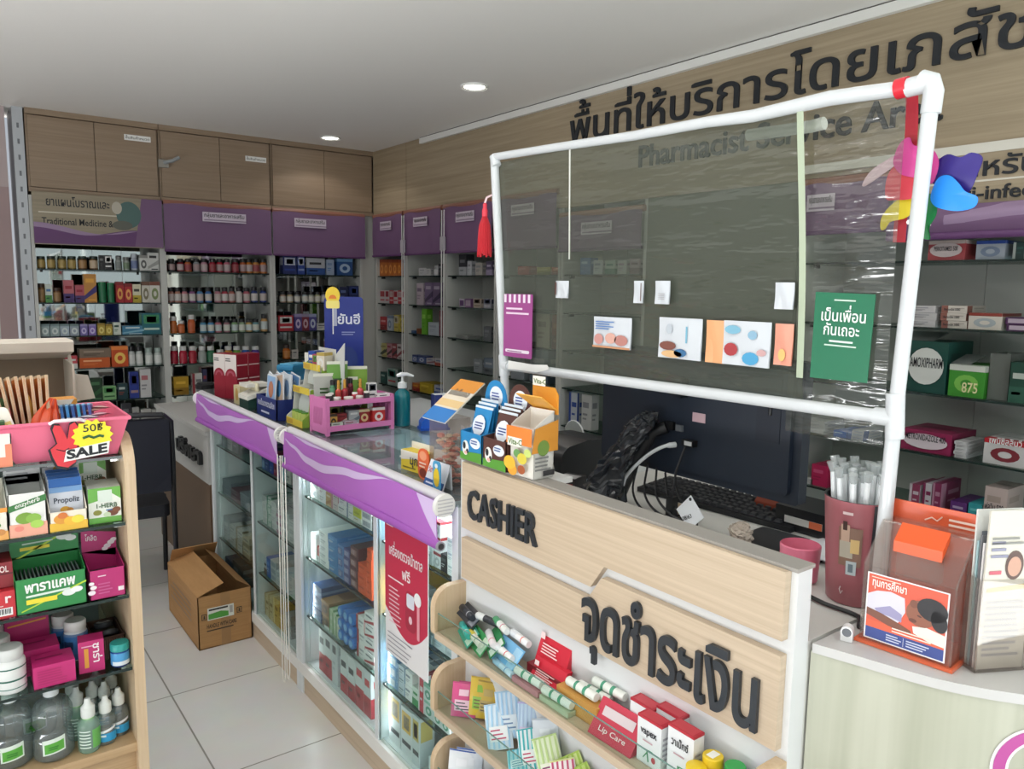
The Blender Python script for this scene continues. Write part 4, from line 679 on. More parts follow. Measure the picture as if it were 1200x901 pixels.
for s, a, b, z, size, par in (('CASHIER', 1.527, 1.258, .992, .1, up_), ('จุดชำระเงิน', 1.105, .678, .845, .155, lo_)):
    o, wd = layout(s, .018 if s[0] == 'C' else .018, .03); fit = (a-b)/wd; cur = None
    for ch, vs, fs, x, dy in o:
        if ch in 'ุ' and cur: pass
        elif cur: cur.build('letter', par)
        if not (ch in 'ุ' and cur): cur = MB()
        cur.add([(1.024-.0045-v[2]*.13, a-(v[0]+x)*fit, z+(v[1]+dy)*size) for v in vs], fs, LETTER)
    cur.build('letter', par)
# racks under the panel
def rack(zt, zb, lb):
    t = thing('display_rack', lb, 'rack', (0, 0, 0), 0, 'oak racks on the cashier front')
    pr = [(1.04, zb)] + arc(.947+.018, zb+.018, .018, 270, 180, 5) + arc(.947+.05, zt-.05, .05, 180, 90, 7) + [(1.04, zt)]
    for y in (1.562, .64): MB().prism(pr, 'y', y, y+.02, OAKZ).build('side_panel', t)
    MB().box(.947, 1.04, .66, 1.562, zb, zb+.016, OAK).build('bottom_board', t)
    MB().box(.956, .958, .66, 1.562, zb+.016, zb+.062, GLASS).box(.956, .9585, .66, 1.562, zb+.062, zb+.0635, M('#6F9088', .2)).build('front_pane', t, label='low clear front strip')
rack(.809, .682, 'uppermost oak rack on the cashier front, holding lip care and red boxes')
rack(.600, .476, 'middle oak rack on the cashier front, holding sachets')
rack(.395, .27, 'lowest visible oak rack on the cashier front, at the bottom edge')
# rounded counter at the right
RC = thing('round_counter', 'rounded counter with pale green wood front at the lower right', 'counter', (0, 0, 0))
pts = [(1.082, .636)]
ctl = [(1.082, .636), (1.098, .577), (1.13, .462), (1.185, .372), (1.27, .285), (1.39, .21), (1.55, .16), (1.75, .14)]
def cr(P, n=6):
    P = [Vector((*p, 0)) for p in P]; Q = [2*P[0]-P[1]] + P + [2*P[-1]-P[-2]]; out = []
    for i in range(1, len(Q)-2):
        for k in range(n):
            t = k/n; a, b, c, d = Q[i-1:i+3]
            out.append(.5*((2*b)+(c-a)*t+(2*a-5*b+4*c-d)*t*t+(3*b-a-3*c+d)*t**3))
    return [(p.x, p.y) for p in out + [P[-1]]]
cv = cr(ctl)
MB().prism(cv + [(1.95, .14), (1.95, .636)], 'z', 0, .985, ASH, True).build('front', RC, label='pale green ash laminate front')
off = [(x-.004, y-.004) for x, y in cv]
MB().prism(off + [(1.96, .136), (1.96, .637)], 'z', .985, 1.0, M('#C9C8C6', .3), True).build('counter_top', RC, label='pale grey top')
m = MB(); c0 = Vector((1.32, .235))                 # pink ring printed on the curved front
def onfront(s):     # arc length from the panel end -> point on the curve
    d = 0
    for (a, b) in zip(cv, cv[1:]):
        l = math.dist(a, b)
        if d+l >= s: f_ = (s-d)/l; return (a[0]+(b[0]-a[0])*f_, a[1]+(b[1]-a[1])*f_, (b[1]-a[1])/l, (a[0]-b[0])/l)
        d += l
    return (*cv[-1], -1, 0)
def ring(r0, r1, mat, lift):
    n = 48
    for q in range(n):
        ps = []
        for r, a in ((r0, q), (r0, q+1), (r1, q+1), (r1, q)):
            th = 2*math.pi*a/n; x, y, nx, ny = onfront(.32+r*math.cos(th)); ps.append((x+nx*lift, y+ny*lift, .885+r*math.sin(th)))
        m.quad(ps, mat)
ring(.046, .069, '#EDE8EA', .0012); ring(.05, .065, '#B84C98', .002)
m.build('ring_emblem', RC, label='pink ring emblem with white outline')
# ------------------------------------------------------------------ goods on the showcase tops (z = 1)
Z1 = 1.0008
GC1 = 'red supplement cartons on the far showcase'
for (x, y), lb in zip(((1.157, 3.751), (1.124, 3.822), (1.224, 3.782)), ('nearest of three red and white cartons on the far showcase end', 'red and white carton behind the nearest one, above the banner', 'red and white carton on the right of the three on far showcase')):
    m = MB().box(-.036, .036, -.0385, .0385, 0, .215, M('#8E1A2E')); e = .0366
    m.quad([(-e, .0385, .11), (-e, -.0385, .11), (-e, -.0385, .213), (-e, .0385, .213)], M('#DCD4D0'))
    for k, c in ((.036, '#8E1A2E'), (.026, '#A85060'), (.016, '#8E1A2E')): m.add([(-e-.0004*(1+.1/k), y_, z_) for y_, z_ in arc(0, .11, k, 0, 180, 10)], [tuple(range(11))], M(c))
    for z in (.095, .16): m.box(-.032, .032, -.0391, -.0385, z, z+.005, M('#E0C8C8'))
    lines(m, (-.028, -.039, .03), (1, 0, 0), (0, 0, 1), .05, .05, 3, M('#E8D8D4')); lines(m, (-e, .034, .18), (0, -1, 0), (0, 0, 1), .035, .02, 2, INK, .45, .1)
    m.build('supplement_box', None, (x, y, Z1), R(25), lb, 'box', GC1)
m = MB().box(-.05, .05, -.045, .045, 0, .085, M('#D8CBA0')); m.add([(-.0506, y, z) for y, z in ell(.0, .045, .02, .03)], [tuple(range(20))], M('#C8A050')).add([(x, -.0456, z) for x, z in ell(.0, .045, .025, .03)], [tuple(range(20))], M('#C09848'))
lines(m, (-.04, -.0456, .01), (1, 0, 0), (0, 0, 1), .08, .02, 2, M('#8A7040')); m.build('cream_box', None, (1.145, 3.56, Z1), 0, 'cream box with gold print beside the red cartons', 'box')
t = thing('capsule_tray', 'white and dark green tray of capsules left of the navy leaflet holder', 'tray', (1.125, 3.40, Z1))
MB().box(-.05, .05, -.06, .06, 0, .012, M('#1F3A34')).prism([(-.05, .012), (.05, .012), (.05, .075), (-.05, .045)], 'y', -.06, .06, M('#24463E')).build('base', t)
MB().prism([(-.053, .045), (.055, .077), (.055, .10), (-.053, .062)], 'y', -.064, .064, M('#E4E2D8')).build('lid', t)
m = MB()
for k in range(6): m.lathe([(.008, 0), (.009, .01), (.009, .03), (.004, .036)], M('#D9D2B4'), 8, (-.005+.0*k, -.05+k*.02, .082))
m.build('capsules', t, kind='stuff')
m = MB().box(-.052, .052, -.05, .05, .1, .115, M('#E2E0D6')); m.build('top_card', t)
# navy leaflet holder
t = thing('leaflet_holder', 'navy cardboard holder with white print, full of health leaflets', 'leaflet holder', (1.13, 3.14, Z1))
MB().box(-.045, -.04, -.12, .12, 0, .085, M('#1C2C72')).box(-.045, .06, -.12, -.115, 0, .085, M('#1C2C72')).box(-.045, .06, .115, .12, 0, .085, M('#1C2C72')).box(-.04, .06, -.115, .115, 0, .004, M('#1C2C72')).box(.055, .06, -.12, .12, 0, .13, M('#1C2C72')).build('box', t)
m = MB(); write(m, 'คนเป็นเบาหวานเลือก', (-.0455, .1, .045), (0, -1, 0), (0, 0, 1), .034, '#D8DCEC', .015, 0, .2); lines(m, (-.0455, .06, .016), (0, -1, 0), (0, 0, 1), .12, .018, 1, M('#D8DCEC')); m.build('lettering', t, label='white print')
LF = ['#8FB4DC', '#D8DEE4', '#C4A890', '#A8C4E0', '#B8785C', '#DDE4EA', '#3E7FB0', '#E0DCD4', '#5A88B8']
for k in range(9):
    m = MB().box(-.002, .002, -.05, .05, 0, .17, M('#DDE2E8')); m.quad([(-.0026, .045, .05), (-.0026, -.045, .05), (-.0026, -.045, .165), (-.0026, .045, .165)], M(LF[k])); m.add([(-.003, y, z) for y, z in ell(0, .11, .028, .035)], [tuple(range(20))], M(LF[(k+4) % 9]))
    m.build('leaflet', None, (1.10+.009*k, 3.135+.06*math.sin(k*2.2), Z1+.006+.004*(k % 3)), 0, '%s leaflet, %s from the front in the navy leaflet holder' % (nm(LF[k]), ORD[k]), 'leaflet', 'leaflets in the navy holder', rot=(R(14*math.sin(k*1.9)), R(4), 0))
m = MB().add([(0, 0, 0)], [], WHITE); m = MB().box(-.05, .05, -.04, .04, 0, .05, M('#3E88B4')).box(-.045, .045, -.035, .035, .05, .07, M('#5AA4C4')).prism(rrect(-.055, .055, .035, .065, .012), 'y', -.045, .045, M('#2E7CA4'))
m.build('blue_pouch', None, (1.23, 3.2, Z1+.145), R(25), 'rolled blue pouch lying on top of a stack behind the leaflets', 'pouch')
MB().box(-.05, .05, -.05, .05, 0, .144, M('#C4CCD0')).box(-.0506, -.05, -.04, .04, .03, .11, M('#7AA8CC')).build('medicine_box', None, (1.24, 3.2, Z1), 0, 'pale box under the rolled blue pouch, behind the leaflets', 'box')
# tiered cardboard display
t = thing('display_stand', 'tiered white, green and yellow cardboard stand of herbal goods', 'display stand', (1.112, 2.89, Z1), 0)
CW, CY, CG = M('#DADBD4', .6), M('#E0C84A', .6), M('#9CC04A', .6)
for y in (-.075, .085):
    MB().prism([(0, 0), (.14, 0), (.14, .24), (.085, .235), (.07, .15), (.035, .145), (.025, .05), (0, .03)], 'y', y, y+.004, CG if y < 0 else CW).build('side_panel', t)
for x, z, c in ((0, 0, CY), (.03, .125, CY), (.075, .215, CG)):
    MB().box(x, .14, -.07, .085, z, z+.004, CW).build('tier', t); MB().box(x-.002, x, -.075, .089, z, z+.026, CY).quad([(x-.0026, .085, z+.004), (x-.0026, .02, z+.004), (x-.0026, .02, z+.022), (x-.0026, .085, z+.022)], M('#C8A23A')).build('lip', t, label='yellow lip')
for x, z, h in ((.045, .03, .095), (.085, .155, .07)):
    MB().prism(arc(.007, z+h-.07, .07, 0, 180, 12) + [(-.063, z), (.077, z)], 'x', x, x+.003, M('#C9CFCB', .5)).build('back_board', t)
MB().box(.14, .143, -.075, .089, 0, .3, CW).prism([(-.03, .16), (-.14, .14), (-.15, .33), (-.04, .26)], 'x', .143, .146, M('#C9CCCB', .6)).build('back_panel', t)
for k in range(4): item('c', ('#5E9A2A', '#3E7A1E', '#B8C86A'), 'tin', 'small green tin, %s from the left on the bottom tier of the cardboard stand' % ORD[k], 'tin', (1.14, 2.955-.033*k, Z1+.0045), (.03, .03, .05), 0, 'green tins on the cardboard stand')
for k, (c, w_, st) in enumerate((('#DDDCD2', 'white', 4), ('#2A4C9C', 'blue', 0), ('#A84A5C', 'red', 6), ('#D8D0C0', 'cream', 2))):
    item('x', (c, '#B8A050' if k % 2 else '#5A8A3A', '#E0E0DC'), 'pouch', '%s pack, %s from left on the upper tier of the cardboard stand' % (w_, ORD[k]), 'pack', (1.215, 2.955-.04*k, Z1+.2195), (.038, .05, .06+.01*(k % 2)), R(-80+6*k), 'packs on the cardboard stand', st)
m = MB().tube([(0, 0, 0), (0, 0, .13)], .002, WHITE, 6); m.build('stick', None)
st_ = bpy.data.objects['stick']
t = thing('stick_sign', 'round yellow sign with orange middle on a thin white stick', 'sign', (1.25, 2.83, Z1+.36)); st_.parent = t
m = MB().prism([(.028*math.cos(R(a)), .15+.034*math.sin(R(a))) for a in range(0, 360, 18)], 'y', -.002, .002, M('#E8C83A')).prism(rrect(-.026, .026, .10, .13, .006), 'y', -.0021, .0021, M('#E8D87A')); m.prism(arc(0, .138, .015, 0, 180, 8), 'y', -.003, -.002, M('#D87828')); m.build('sign_face', t, rz=R(-35))
for k, (x, y, h, c, rz, ty) in enumerate(((1.335, 2.80, .22, '#7CA83A', -25, 0), (1.29, 2.79, .18, '#6FA03A', -20, 4), (1.245, 2.785, .245, '#6CA044', -15, 0), (1.19, 2.782, .2, '#B4B8B0', -10, 6))):
    m = MB().grid(lambda u, v: (-.04+.08*u, -.012*math.sin(u*math.pi)*math.sin(v*math.pi), h*v), 6, 6, M(c)).grid(lambda u, v: (-.04+.08*u, .012*math.sin(u*math.pi)*math.sin(v*math.pi)+.0005, h*v), 6, 6, M(c)).box(-.04, .04, -.001, .002, h, h+.012, M('#E4E8D8'))
    m.add([(x_, -.014, z_) for x_, z_ in ell(0, h*.45, .022, h*.16)], [tuple(range(20))], M('#E8ECD8')); lines(m, (-.02, -.0145, h*.68), (1, 0, 0), (0, 0, 1), .045, h*.14, 2, M('#2E5A24'))
    m.build('herbal_pouch', None, (x, y, Z1+.0), R(rz), '%s herbal pouch standing behind the pink rack, %s of four' % ('silver' if k == 3 else 'green', ('rightmost', 'second from right', 'tallest', 'leftmost')[k]), 'pouch', 'herbal pouches behind the pink rack', rot=(R(-ty*.5), 0, R(rz)))
# dark blue standing sign
t = thing('standing_sign', 'dark blue standing sign with rounded top and white Thai letters', 'sign', (1.465, 3.2, Z1), R(-28))
MB().prism(rrect(-.085, .085, 0, .50, .018), 'y', 0, .006, M('#1B2E86', .35)).build('panel', t); MB().prism([(.006, 0), (.08, 0), (.006, .2)], 'x', -.02, .02, M('#1B2E86')).build('stand', t)
m = MB(); write(m, 'ยันฮี', (-.03, -.0006, .38), (1, 0, 0), (0, 0, 1), .058, '#DADDEA', .02); m.box(-.045, -.03, -.0012, 0, .37, .45, M('#A8ACC4')); lines(m, (-.01, -.0006, .33), (1, 0, 0), (0, 0, 1), .07, .02, 2, M('#8A94C4')); m.add([(x, -.001, z) for x, z in ell(.01, .22, .05, .06)], [tuple(range(20))], M('#24387C')); m.build('lettering', t, label='white letters')
# pink two tier rack
PK = M('#DE82BC', .4)
t = thing('pink_rack', 'pink plastic two tier rack holding small cosmetics and medicines', 'rack', (1.122, 2.612, Z1), R(2))
for x, y in ((0, 0), (.268, 0), (0, .13), (.268, .13)): MB().box(x, x+.014, y-.001, y+.013, 0, .138, PK).build('post', t)
for z in (.022, .115): MB().box(.007, .275, .006, .136, z, z+.004, PK).box(.0, .282, -.002, .004, z-.006, z+.014, PK).box(.0, .282, .138, .143, z-.006, z+.014, PK).build('tray', t)
for x in (.001, .277):
    m = MB().box(x, x+.004, .012, .132, .1, .138, PK).box(x, x+.004, .012, .132, .006, .036, PK).box(x, x+.004, .012, .035, .036, .1, PK).box(x, x+.004, .11, .132, .036, .1, PK)
    for q in range(7): m.prism([(.035+q*.0105, .036), (.040+q*.0105, .036), (.047+q*.0105, .1), (.042+q*.0105, .1)], 'x', x, x+.004, PK)
    m.build('slotted_side', t)
RX, RY = 1.122, 2.612; UT = Z1+.1195; LT = Z1+.0265
def rk(k, cols, x, y, sz, z, words, style=0, rz=0, name=None):
    nmn = name or {'x': 'medicine_box', 'b': 'small_bottle', 'j': 'balm_jar', 'n': 'nail_polish', 'c': 'tin'}[k]
    return item(k, cols, nmn, words, 'box' if k == 'x' else 'jar' if k == 'j' else 'bottle', (RX+x, RY+y, z), sz, R(rz), 'small goods on the pink rack', style)
for k, (x, y, kind, cols, sz, wd) in enumerate(((.03, .045, 'j', ('#2A2A2E', '#E4E2DE', '#3A3A3E'), (.024, .024, .03), 'black jar with white lid'), (.055, .025, 'j', ('#D8D4CC', '#E8E6E2', '#B0A8A0'), (.028, .028, .02), 'low white jar'), (.052, .075, 'j', ('#3A4A3A', '#E0DEDA', '#4A5A4A'), (.022, .022, .03), 'dark jar with white lid'), (.085, .08, 'n', ('#B8483A', '#C8963C', '#A83A34'), (.024, .024, .075), 'red bottle with gold cap'), (.108, .075, 'n', ('#A82E3A', '#C8963C', '#8E2430'), (.024, .024, .078), 'dark red bottle with gold cap'), (.10, .025, 'j', ('#E0DCD4', '#ECEAE6', '#C0A8A0'), (.036, .036, .018), 'wide white jar'), (.128, .1, 'n', ('#6A2430', '#2A2022', '#5A1C28'), (.024, .024, .08), 'plum bottle with black cap'), (.135, .045, 'j', ('#C84A5A', '#E8E6E4', '#B03A4A'), (.022, .022, .03), 'pink jar with white lid'), (.142, .02, 'j', ('#D8D4CC', '#ECEAE6', '#C0A8A0'), (.028, .028, .02), 'low white jar'), (.165, .06, 'n', ('#C8505A', '#C8963C', '#B03A44'), (.024, .024, .078), 'coral bottle with gold cap'), (.182, .04, 'j', ('#24242A', '#E4E2DE', '#3A3A3E'), (.022, .022, .032), 'black jar with white lid'))):
    rk(kind, cols, x, y, sz, UT, '%s, %s from the left on top of the pink rack' % (wd, ORD[k]))
for k, (x, y, cols) in enumerate(((.07, .1, ('#3E7A54', '#2A2A2E', '#5A9A74')), (.09, .115, ('#2A4A3A', '#24242A', '#3A5A4A')), (.15, .115, ('#7A2A3A', '#1E1E22', '#5A1C28')))):
    rk('b', cols, x, y, (.022, .022, .075), UT, 'tall dark bottle standing at the rear of pink rack top, %s from left' % ORD[k])
rk('x', ('#DEDEDE', '#3A3E48', '#3A3E48'), .212, .06, (.036, .02, .06), UT, 'white box with two dark pictures on top of the pink rack', 6)
rk('x', ('#E6E6E6', '#5A5E68', '#2E3238'), .243, .03, (.05, .03, .02), UT, 'flat white box at the right end of the pink rack top', 0)
for k, (cols, x, y, sz, wd, st) in enumerate(((('#C89A4A', '#3A2A20', '#3A2A20'), .038, .035, (.03, .025, .05), 'amber box', 2), (('#B8C4B8', '#3A6A4A', '#5A5E58'), .045, .012, (.045, .014, .02), 'flat pale box', 0), (('#8E2E34', '#D8C0B8', '#6A1A20'), .082, .06, (.04, .03, .045), 'dark red box', 4), (('#B8ACB8', '#6A5A7A', '#8A3A44'), .10, .02, (.05, .02, .022), 'flat pink box', 0), (('#A8B0B4', '#6A7A84', '#D8DCDC'), .13, .055, (.045, .03, .055), 'silver pack', 4), (('#9A2A30', '#E0D4A8', '#D8C890'), .172, .055, (.045, .03, .055), 'red pack with cream emblem', 2), (('#C83434', '#E8E4E0', '#E8E4E0'), .225, .04, (.052, .03, .06), 'red box with white cross', 2), (('#3A3E34', '#8A9A4A', '#6A7A3A'), .075, .105, (.05, .02, .07), 'dark olive pack', 6), (('#4A4A4E', '#8A8A8E', '#6A6A6E'), .15, .105, (.06, .02, .06), 'grey pack', 0))):
    rk('x', cols, x, y, sz, LT, '%s, %s item on the lower tier of the pink rack' % (wd, ORD[k]), st)
# hand gel, blue dispenser, boxes
t = thing('pump_bottle', 'teal hand gel bottle with white pump, right of the pink rack', 'bottle', (1.462, 2.66, Z1))
MB().lathe([(.026, 0), (.031, .004), (.032, .02), (.032, .115), (.028, .135), (.014, .147), (.013, .152)], PETTEAL, 20).build('bottle', t)
MB().lathe([(.018, .152), (.018, .172), (.008, .176), (.0045, .18), (.0045, .2)], M('#DDE2E4', .3), 14).tube([(-.018, .01, .2), (-.005, 0, .206), (.02, 0, .206), (.045, -.01, .197)], [.006, .009, .007, .004], M('#E4E8EA', .3), 8).build('pump', t)
t = thing('tape_dispenser', 'bright blue plastic dispenser with white tag beside the pump bottle', 'dispenser', (1.53, 2.54, Z1), R(-20))
MB().prism([(-.05, 0), (.055, 0), (.05, .035), (.02, .055), (-.025, .058), (-.05, .03)], 'y', -.032, .032, M('#1F5CC8', .3)).prism([(-.055, 0), (.06, 0), (.06, .008), (-.055, .008)], 'y', -.038, .038, M('#1A4CB0', .3)).build('body', t)
MB().box(-.012, .02, -.02, .01, .056, .068, M('#DCE4EC')).build('tag', t); MB().lathe([(.014, -.03), (.014, .03)], M('#B8C4D4'), 14).build('roll', t, rot=(R(90), 0, 0), loc=(-.004, 0, .03))
m = MB().box(-.03, .03, -.025, .025, 0, .125, M('#D8DCE0')); m.quad([(-.0304, .025, .0), (-.0304, -.025, 0), (-.0304, -.025, .125), (-.0304, .025, .125)], M('#1B2C74')).quad([(-.03, -.0254, 0), (.0, -.0254, 0), (0, -.0254, .125), (-.03, -.0254, .125)], M('#1B2C74'))
lines(m, (.004, -.0256, .02), (1, 0, 0), (0, 0, 1), .022, .09, 7, M('#6A7A90'))
m.build('tall_box', None, (1.60, 2.60, Z1), R(-12), 'tall navy and white box behind the blue dispenser', 'box')
m = MB().box(-.05, .05, -.03, .03, 0, .016, M('#DADCE0')).box(.01, .03, -.0304, -.03, .004, .012, M('#7A2A5A')).box(.036, .046, -.0304, -.03, .004, .012, M('#7A2A5A')); lines(m, (-.045, -.0304, .003), (1, 0, 0), (0, 0, 1), .04, .01, 2, M('#8A8E98')); m.build('flat_box', None, (1.66, 2.44, Z1), R(-20), 'flat white box with purple spots beside the blue dispenser', 'box')
MB().box(1.5, 1.9, 1.60, 3.3, .0, .985, M('#A9ACAC')).box(1.5, 1.92, 1.59, 3.31, .985, 1.0, M('#C8CCCE', .3)).build('back_counter', None, None, 0, 'pale staff counter behind the glass showcases', 'counter')
# the near end of the near showcase
m = MB().box(-.02, .02, -.055, .055, 0, .06, M('#E2C83A')); e = .0206
m.quad([(-e, .055, .03), (-e, -.055, .045), (-e, -.055, .06), (-e, .055, .06)], M('#E8E4D8')); write(m, 'มุกฟี', (-e, .01, .022), (0, -1, 0), (0, 0, 1), .036, '#24304A', .02); lines(m, (-e, .045, .008), (0, -1, 0), (0, 0, 1), .09, .01, 1, M('#8A7A20')); m.box(.02, .022, -.055, .055, 0, .08, M('#E8E6DC'))
m.build('medicine_box', None, (1.135, 1.975, Z1), R(6), 'yellow and white box with dark Thai word near the showcase end', 'box')
m = MB().prism(rrect(-.03, .03, 0, .09, .024), 'x', -.002, .002, M('#E2683A')); e = .0026
m.add([(-e, y, z) for y, z in ell(0, .07, .02, .014)], [tuple(range(20))], M('#F0A078')); m.add([(-e, y, z) for y, z in ell(0, .02, .02, .014)], [tuple(range(20))], M('#8A3A24')); lines(m, (-e, .02, .036), (0, -1, 0), (0, 0, 1), .04, .02, 2, M('#F4D8C4')); m.prism([(.002, 0), (.03, 0), (.002, .04)], 'y', -.01, .01, M('#C85A30'))
m.build('price_card', None, (1.095, 1.868, Z1), 0, 'orange rounded card standing left of the clear sweets box', 'card')
t = thing('sweets_box', 'clear box of pink sweets with orange, white and blue tilted header', 'display box', (1.14, 1.80, Z1))
m = MB()
for a in ((-.04, -.038, -.045, .045, 0, .19), (.038, .04, -.045, .045, 0, .19), (-.038, .038, -.045, -.043, 0, .19), (-.038, .038, .043, .045, 0, .19), (-.038, .038, -.043, .043, 0, .002)): m.box(*a, ACRYL)
m.build('case', t, label='clear case')
m = MB(); 
for k in range(60): c = ('#E89A8A', '#F0B8A4', '#E8887A', '#F0DCC0')[k % 4]; m.prism(rrect(-.013, .013, -.008, .008, .004, 2), 'z', 0, .006, M(c)) if 0 else m.lathe([(.004, 0), (.011, .003), (.011, .007), (.004, .010)], M(c), 7, (random.uniform(-.025, .025), random.uniform(-.03, .03), .003+k*.0022))
m.build('sweets', t, kind='stuff', label='pink wrapped sweets')
m = MB(); A, B = Vector((-.055, 0, .185)), Vector((.075, 0, .285))
def hq(u0, u1, mat, l=0): 
    n = Vector((-.61, 0, .79))*l; a = A+(B-A)*u0+n; b = A+(B-A)*u1+n
    m.quad([a+Vector((0, .06, 0)), a-Vector((0, .06, 0)), b-Vector((0, .06, 0)), b+Vector((0, .06, 0))], mat)
m.prism([(A.x, A.z), (B.x, B.z), (B.x+.002, B.z-.003), (A.x+.002, A.z-.003)], 'y', -.06, .06, M('#E8E4DA'))
hq(0, .3, M('#2A7CC8'), .0006); hq(.3, .62, M('#E8DCC8'), .0006); hq(.72, 1, M('#E09438'), .0006); hq(.34, .5, M('#E8C890'), .001)
d = (B-A).normalized(); write(m, 'แก้เจ็บคอ', A+d*.1+Vector((0, .05, 0))+Vector((-.61, 0, .79))*.001, (0, -1, 0), d, .03, '#6A5A4A', .015, 0, .1); m.build('header_card', t, label='printed header card')
m = MB().prism([(0, 0), (.004, 0), (.03, .07), (.026, .07)], 'y', -.05, .05, M('#E4E6EA')); d = Vector((.026, 0, .07)).normalized(); q = Vector((-.0008, 0, .0003))
m.quad([Vector((0, .05, 0))+q, Vector((0, -.05, 0))+q, Vector((.0075, -.05, .02))+q, Vector((.0075, .05, .02))+q], M('#2E5A98')); write(m, 'วิตามินซี', Vector((.014, .045, .037))+q, (0, -1, 0), d, .022, '#C8586A', .015, 0, .06); lines(m, Vector((.003, .04, .008))+q, (0, -1, 0), d, .06, .01, 1, M('#DCE4F0'))
m.prism(rrect(-.062, -.022, .004, .085, .012), 'x', -.012, -.010, M('#4A9CC8')).add([(-.013, y, z) for y, z in ell(-.042, .04, .015, .026)], [tuple(range(20))], M('#E2C22A')).add([(-.0135, y, z) for y, z in ell(-.042, .072, .008, .006)], [tuple(range(20))], M('#E8F0F4')); m.prism([(.03, 0), (.034, 0), (.03, .07), (.026, .07)], 'y', -.05, .05, M('#D4D6DA'))
m.build('tent_card', None, (1.068, 1.775, Z1), 0, 'white tent card with a yellow bottle picture by the banner end cap', 'card')
MB().box(-.08, .08, -.11, .11, 0, .002, PAPER).build('paper_sheet', None, (1.28, 2.08, Z1), R(8), 'white sheet of paper lying on the near showcase top', 'paper')

# ------------------------------------------------------------------ boxes on the ledge at the left end of the cashier panel
ZL = 1.1285
def dispenser(name, w_, d_, hf, hb, cols, label, loc, rz, header=None, side=None):
    "open counter box: low front, sides rising to the back; front faces -y"
    t = thing(name, label, 'counter box', loc, rz)
    c, ins = M(cols[0]), M(cols[1]); T_ = .002
    m = MB().box(-w_/2, w_/2, -d_/2, -d_/2+T_, 0, hf, c).box(-w_/2, w_/2, d_/2-T_, d_/2, 0, hb, c).box(-w_/2, w_/2, -d_/2, d_/2, 0, T_, c)
    for x in (-w_/2, w_/2-T_): m.prism([(-d_/2, 0), (d_/2, 0), (d_/2, hb), (-d_/2+.2*d_, hf+(hb-hf)*.25), (-d_/2, hf)], 'x', x, x+T_, M(side) if side else c)
    m.box(-w_/2+T_, w_/2-T_, -d_/2+T_, d_/2-T_, T_, max(hf-.03, .01), ins)
    return t, m
cow = lambda m, x, y, z, s: (m.add([(x+a, y, z+b) for a, b in ell(0, 0, .011*s, .014*s)], [tuple(range(20))], M('#EFEFEA')), m.add([(x+a, y-.0003, z+b) for a, b in ell(-.004*s, .004*s, .005*s, .007*s, 10)], [tuple(range(10))], INK), m.add([(x+a, y-.0003, z+b) for a, b in ell(.006*s, -.006*s, .004*s, .005*s, 10)], [tuple(range(10))], INK), m.add([(x+a, y-.0004, z+b) for a, b in ell(.001*s, -.009*s, .005*s, .0035*s, 10)], [tuple(range(10))], M('#E8B4A8')))
for k, (c, cn, y, x) in enumerate((('#2A86C0', 'blue', 1.53, 1.067), ('#5A3A34', 'brown', 1.432, 1.067))):
    t, m = dispenser('milk_tablet_box', .092, .075, .07, .08, (c, '#3A3A3E'), '%s counter box of milk tablets with cows and oval header card' % cn, (x, y, ZL), R(-90))
    e = -.0382
    m.quad([(-.046, e, 0), (.046, e, 0), (.046, e, .026), (-.046, e, .018)], M('#5A9A3C')); m.add([(a, e, b) for a, b in ell(.018, .046, .022, .013)], [tuple(range(20))], M('#E8EEF4')); cow(m, -.022, e-.0004, .03, 1.3); lines(m, (.002, e-.0004, .044), (1, 0, 0), (0, 0, 1), .03, .012, 2, M('#3A5A9A'))
    m.quad([(-.0462, -.0375, 0), (-.0462, .0375, 0), (-.0462, .0375, .02), (-.0462, -.0375, .022)], M('#5A9A3C')); m.build('box', t)
    m = MB().prism([(a, b) for a, b in ell(0, .145, .046, .05)], 'y', .036, .0385, M(c)).box(-.04, .04, .036, .0385, .07, .13, M(c)); m.quad([(-.04, .0355, .1), (.04, .0355, .1), (.034, .0355, .118), (-.034, .0355, .118)], M('#5A9A3C')); m.add([(a, .0355, b) for a, b in ell(.002, .155, .027, .025)], [tuple(range(20))], M('#E8EEF6')); cow(m, -.022, .0352, .125, .9); cow(m, .02, .0352, .125, .8); lines(m, (-.016, .0352, .146), (1, 0, 0), (0, 0, 1), .034, .022, 3, M('#4A5A9A'))
    m.build('header_card', t, label='rounded header card with cows')
    for q in range(3):
        m = MB().grid(lambda u, v: (-.036+.072*u, -.004*math.sin(u*3.14)*math.sin(v*3.14), .1*v), 5, 5, M(c)).grid(lambda u, v: (-.036+.072*u, .003*math.sin(u*3.14)*math.sin(v*3.14)+.0004, .1*v), 5, 5, M(c)); m.add([(a, -.0062, b) for a, b in ell(0, .055, .026, .026, 12)], [tuple(range(12))], M('#E8EEF6')); lines(m, (-.016, -.0066, .046), (1, 0, 0), (0, 0, 1), .034, .02, 3, M('#3A4A8A')); m.box(-.037, .037, -.0005, .0008, .097, .103, M('#DCE6EE'))
        m.build('milk_tablet_sachet', None, (x-.022+q*.018, y+.002*q, ZL+.032+.006*q), R(-90), '%s milk tablet sachet, %s from the front in the %s counter box' % (cn, ORD[q], cn), 'sachet', 'milk tablet sachets', rot=(R(-14+5*q), 0, R(-90)))
t, m = dispenser('vitamin_box', .079, .06, .115, .15, ('#E8E6DE', '#C8883A'), 'orange and white vitamin C box, rightmost on the ledge', (1.066, 1.336, ZL), R(-86), None, '#E0DED8')
e = -.0407
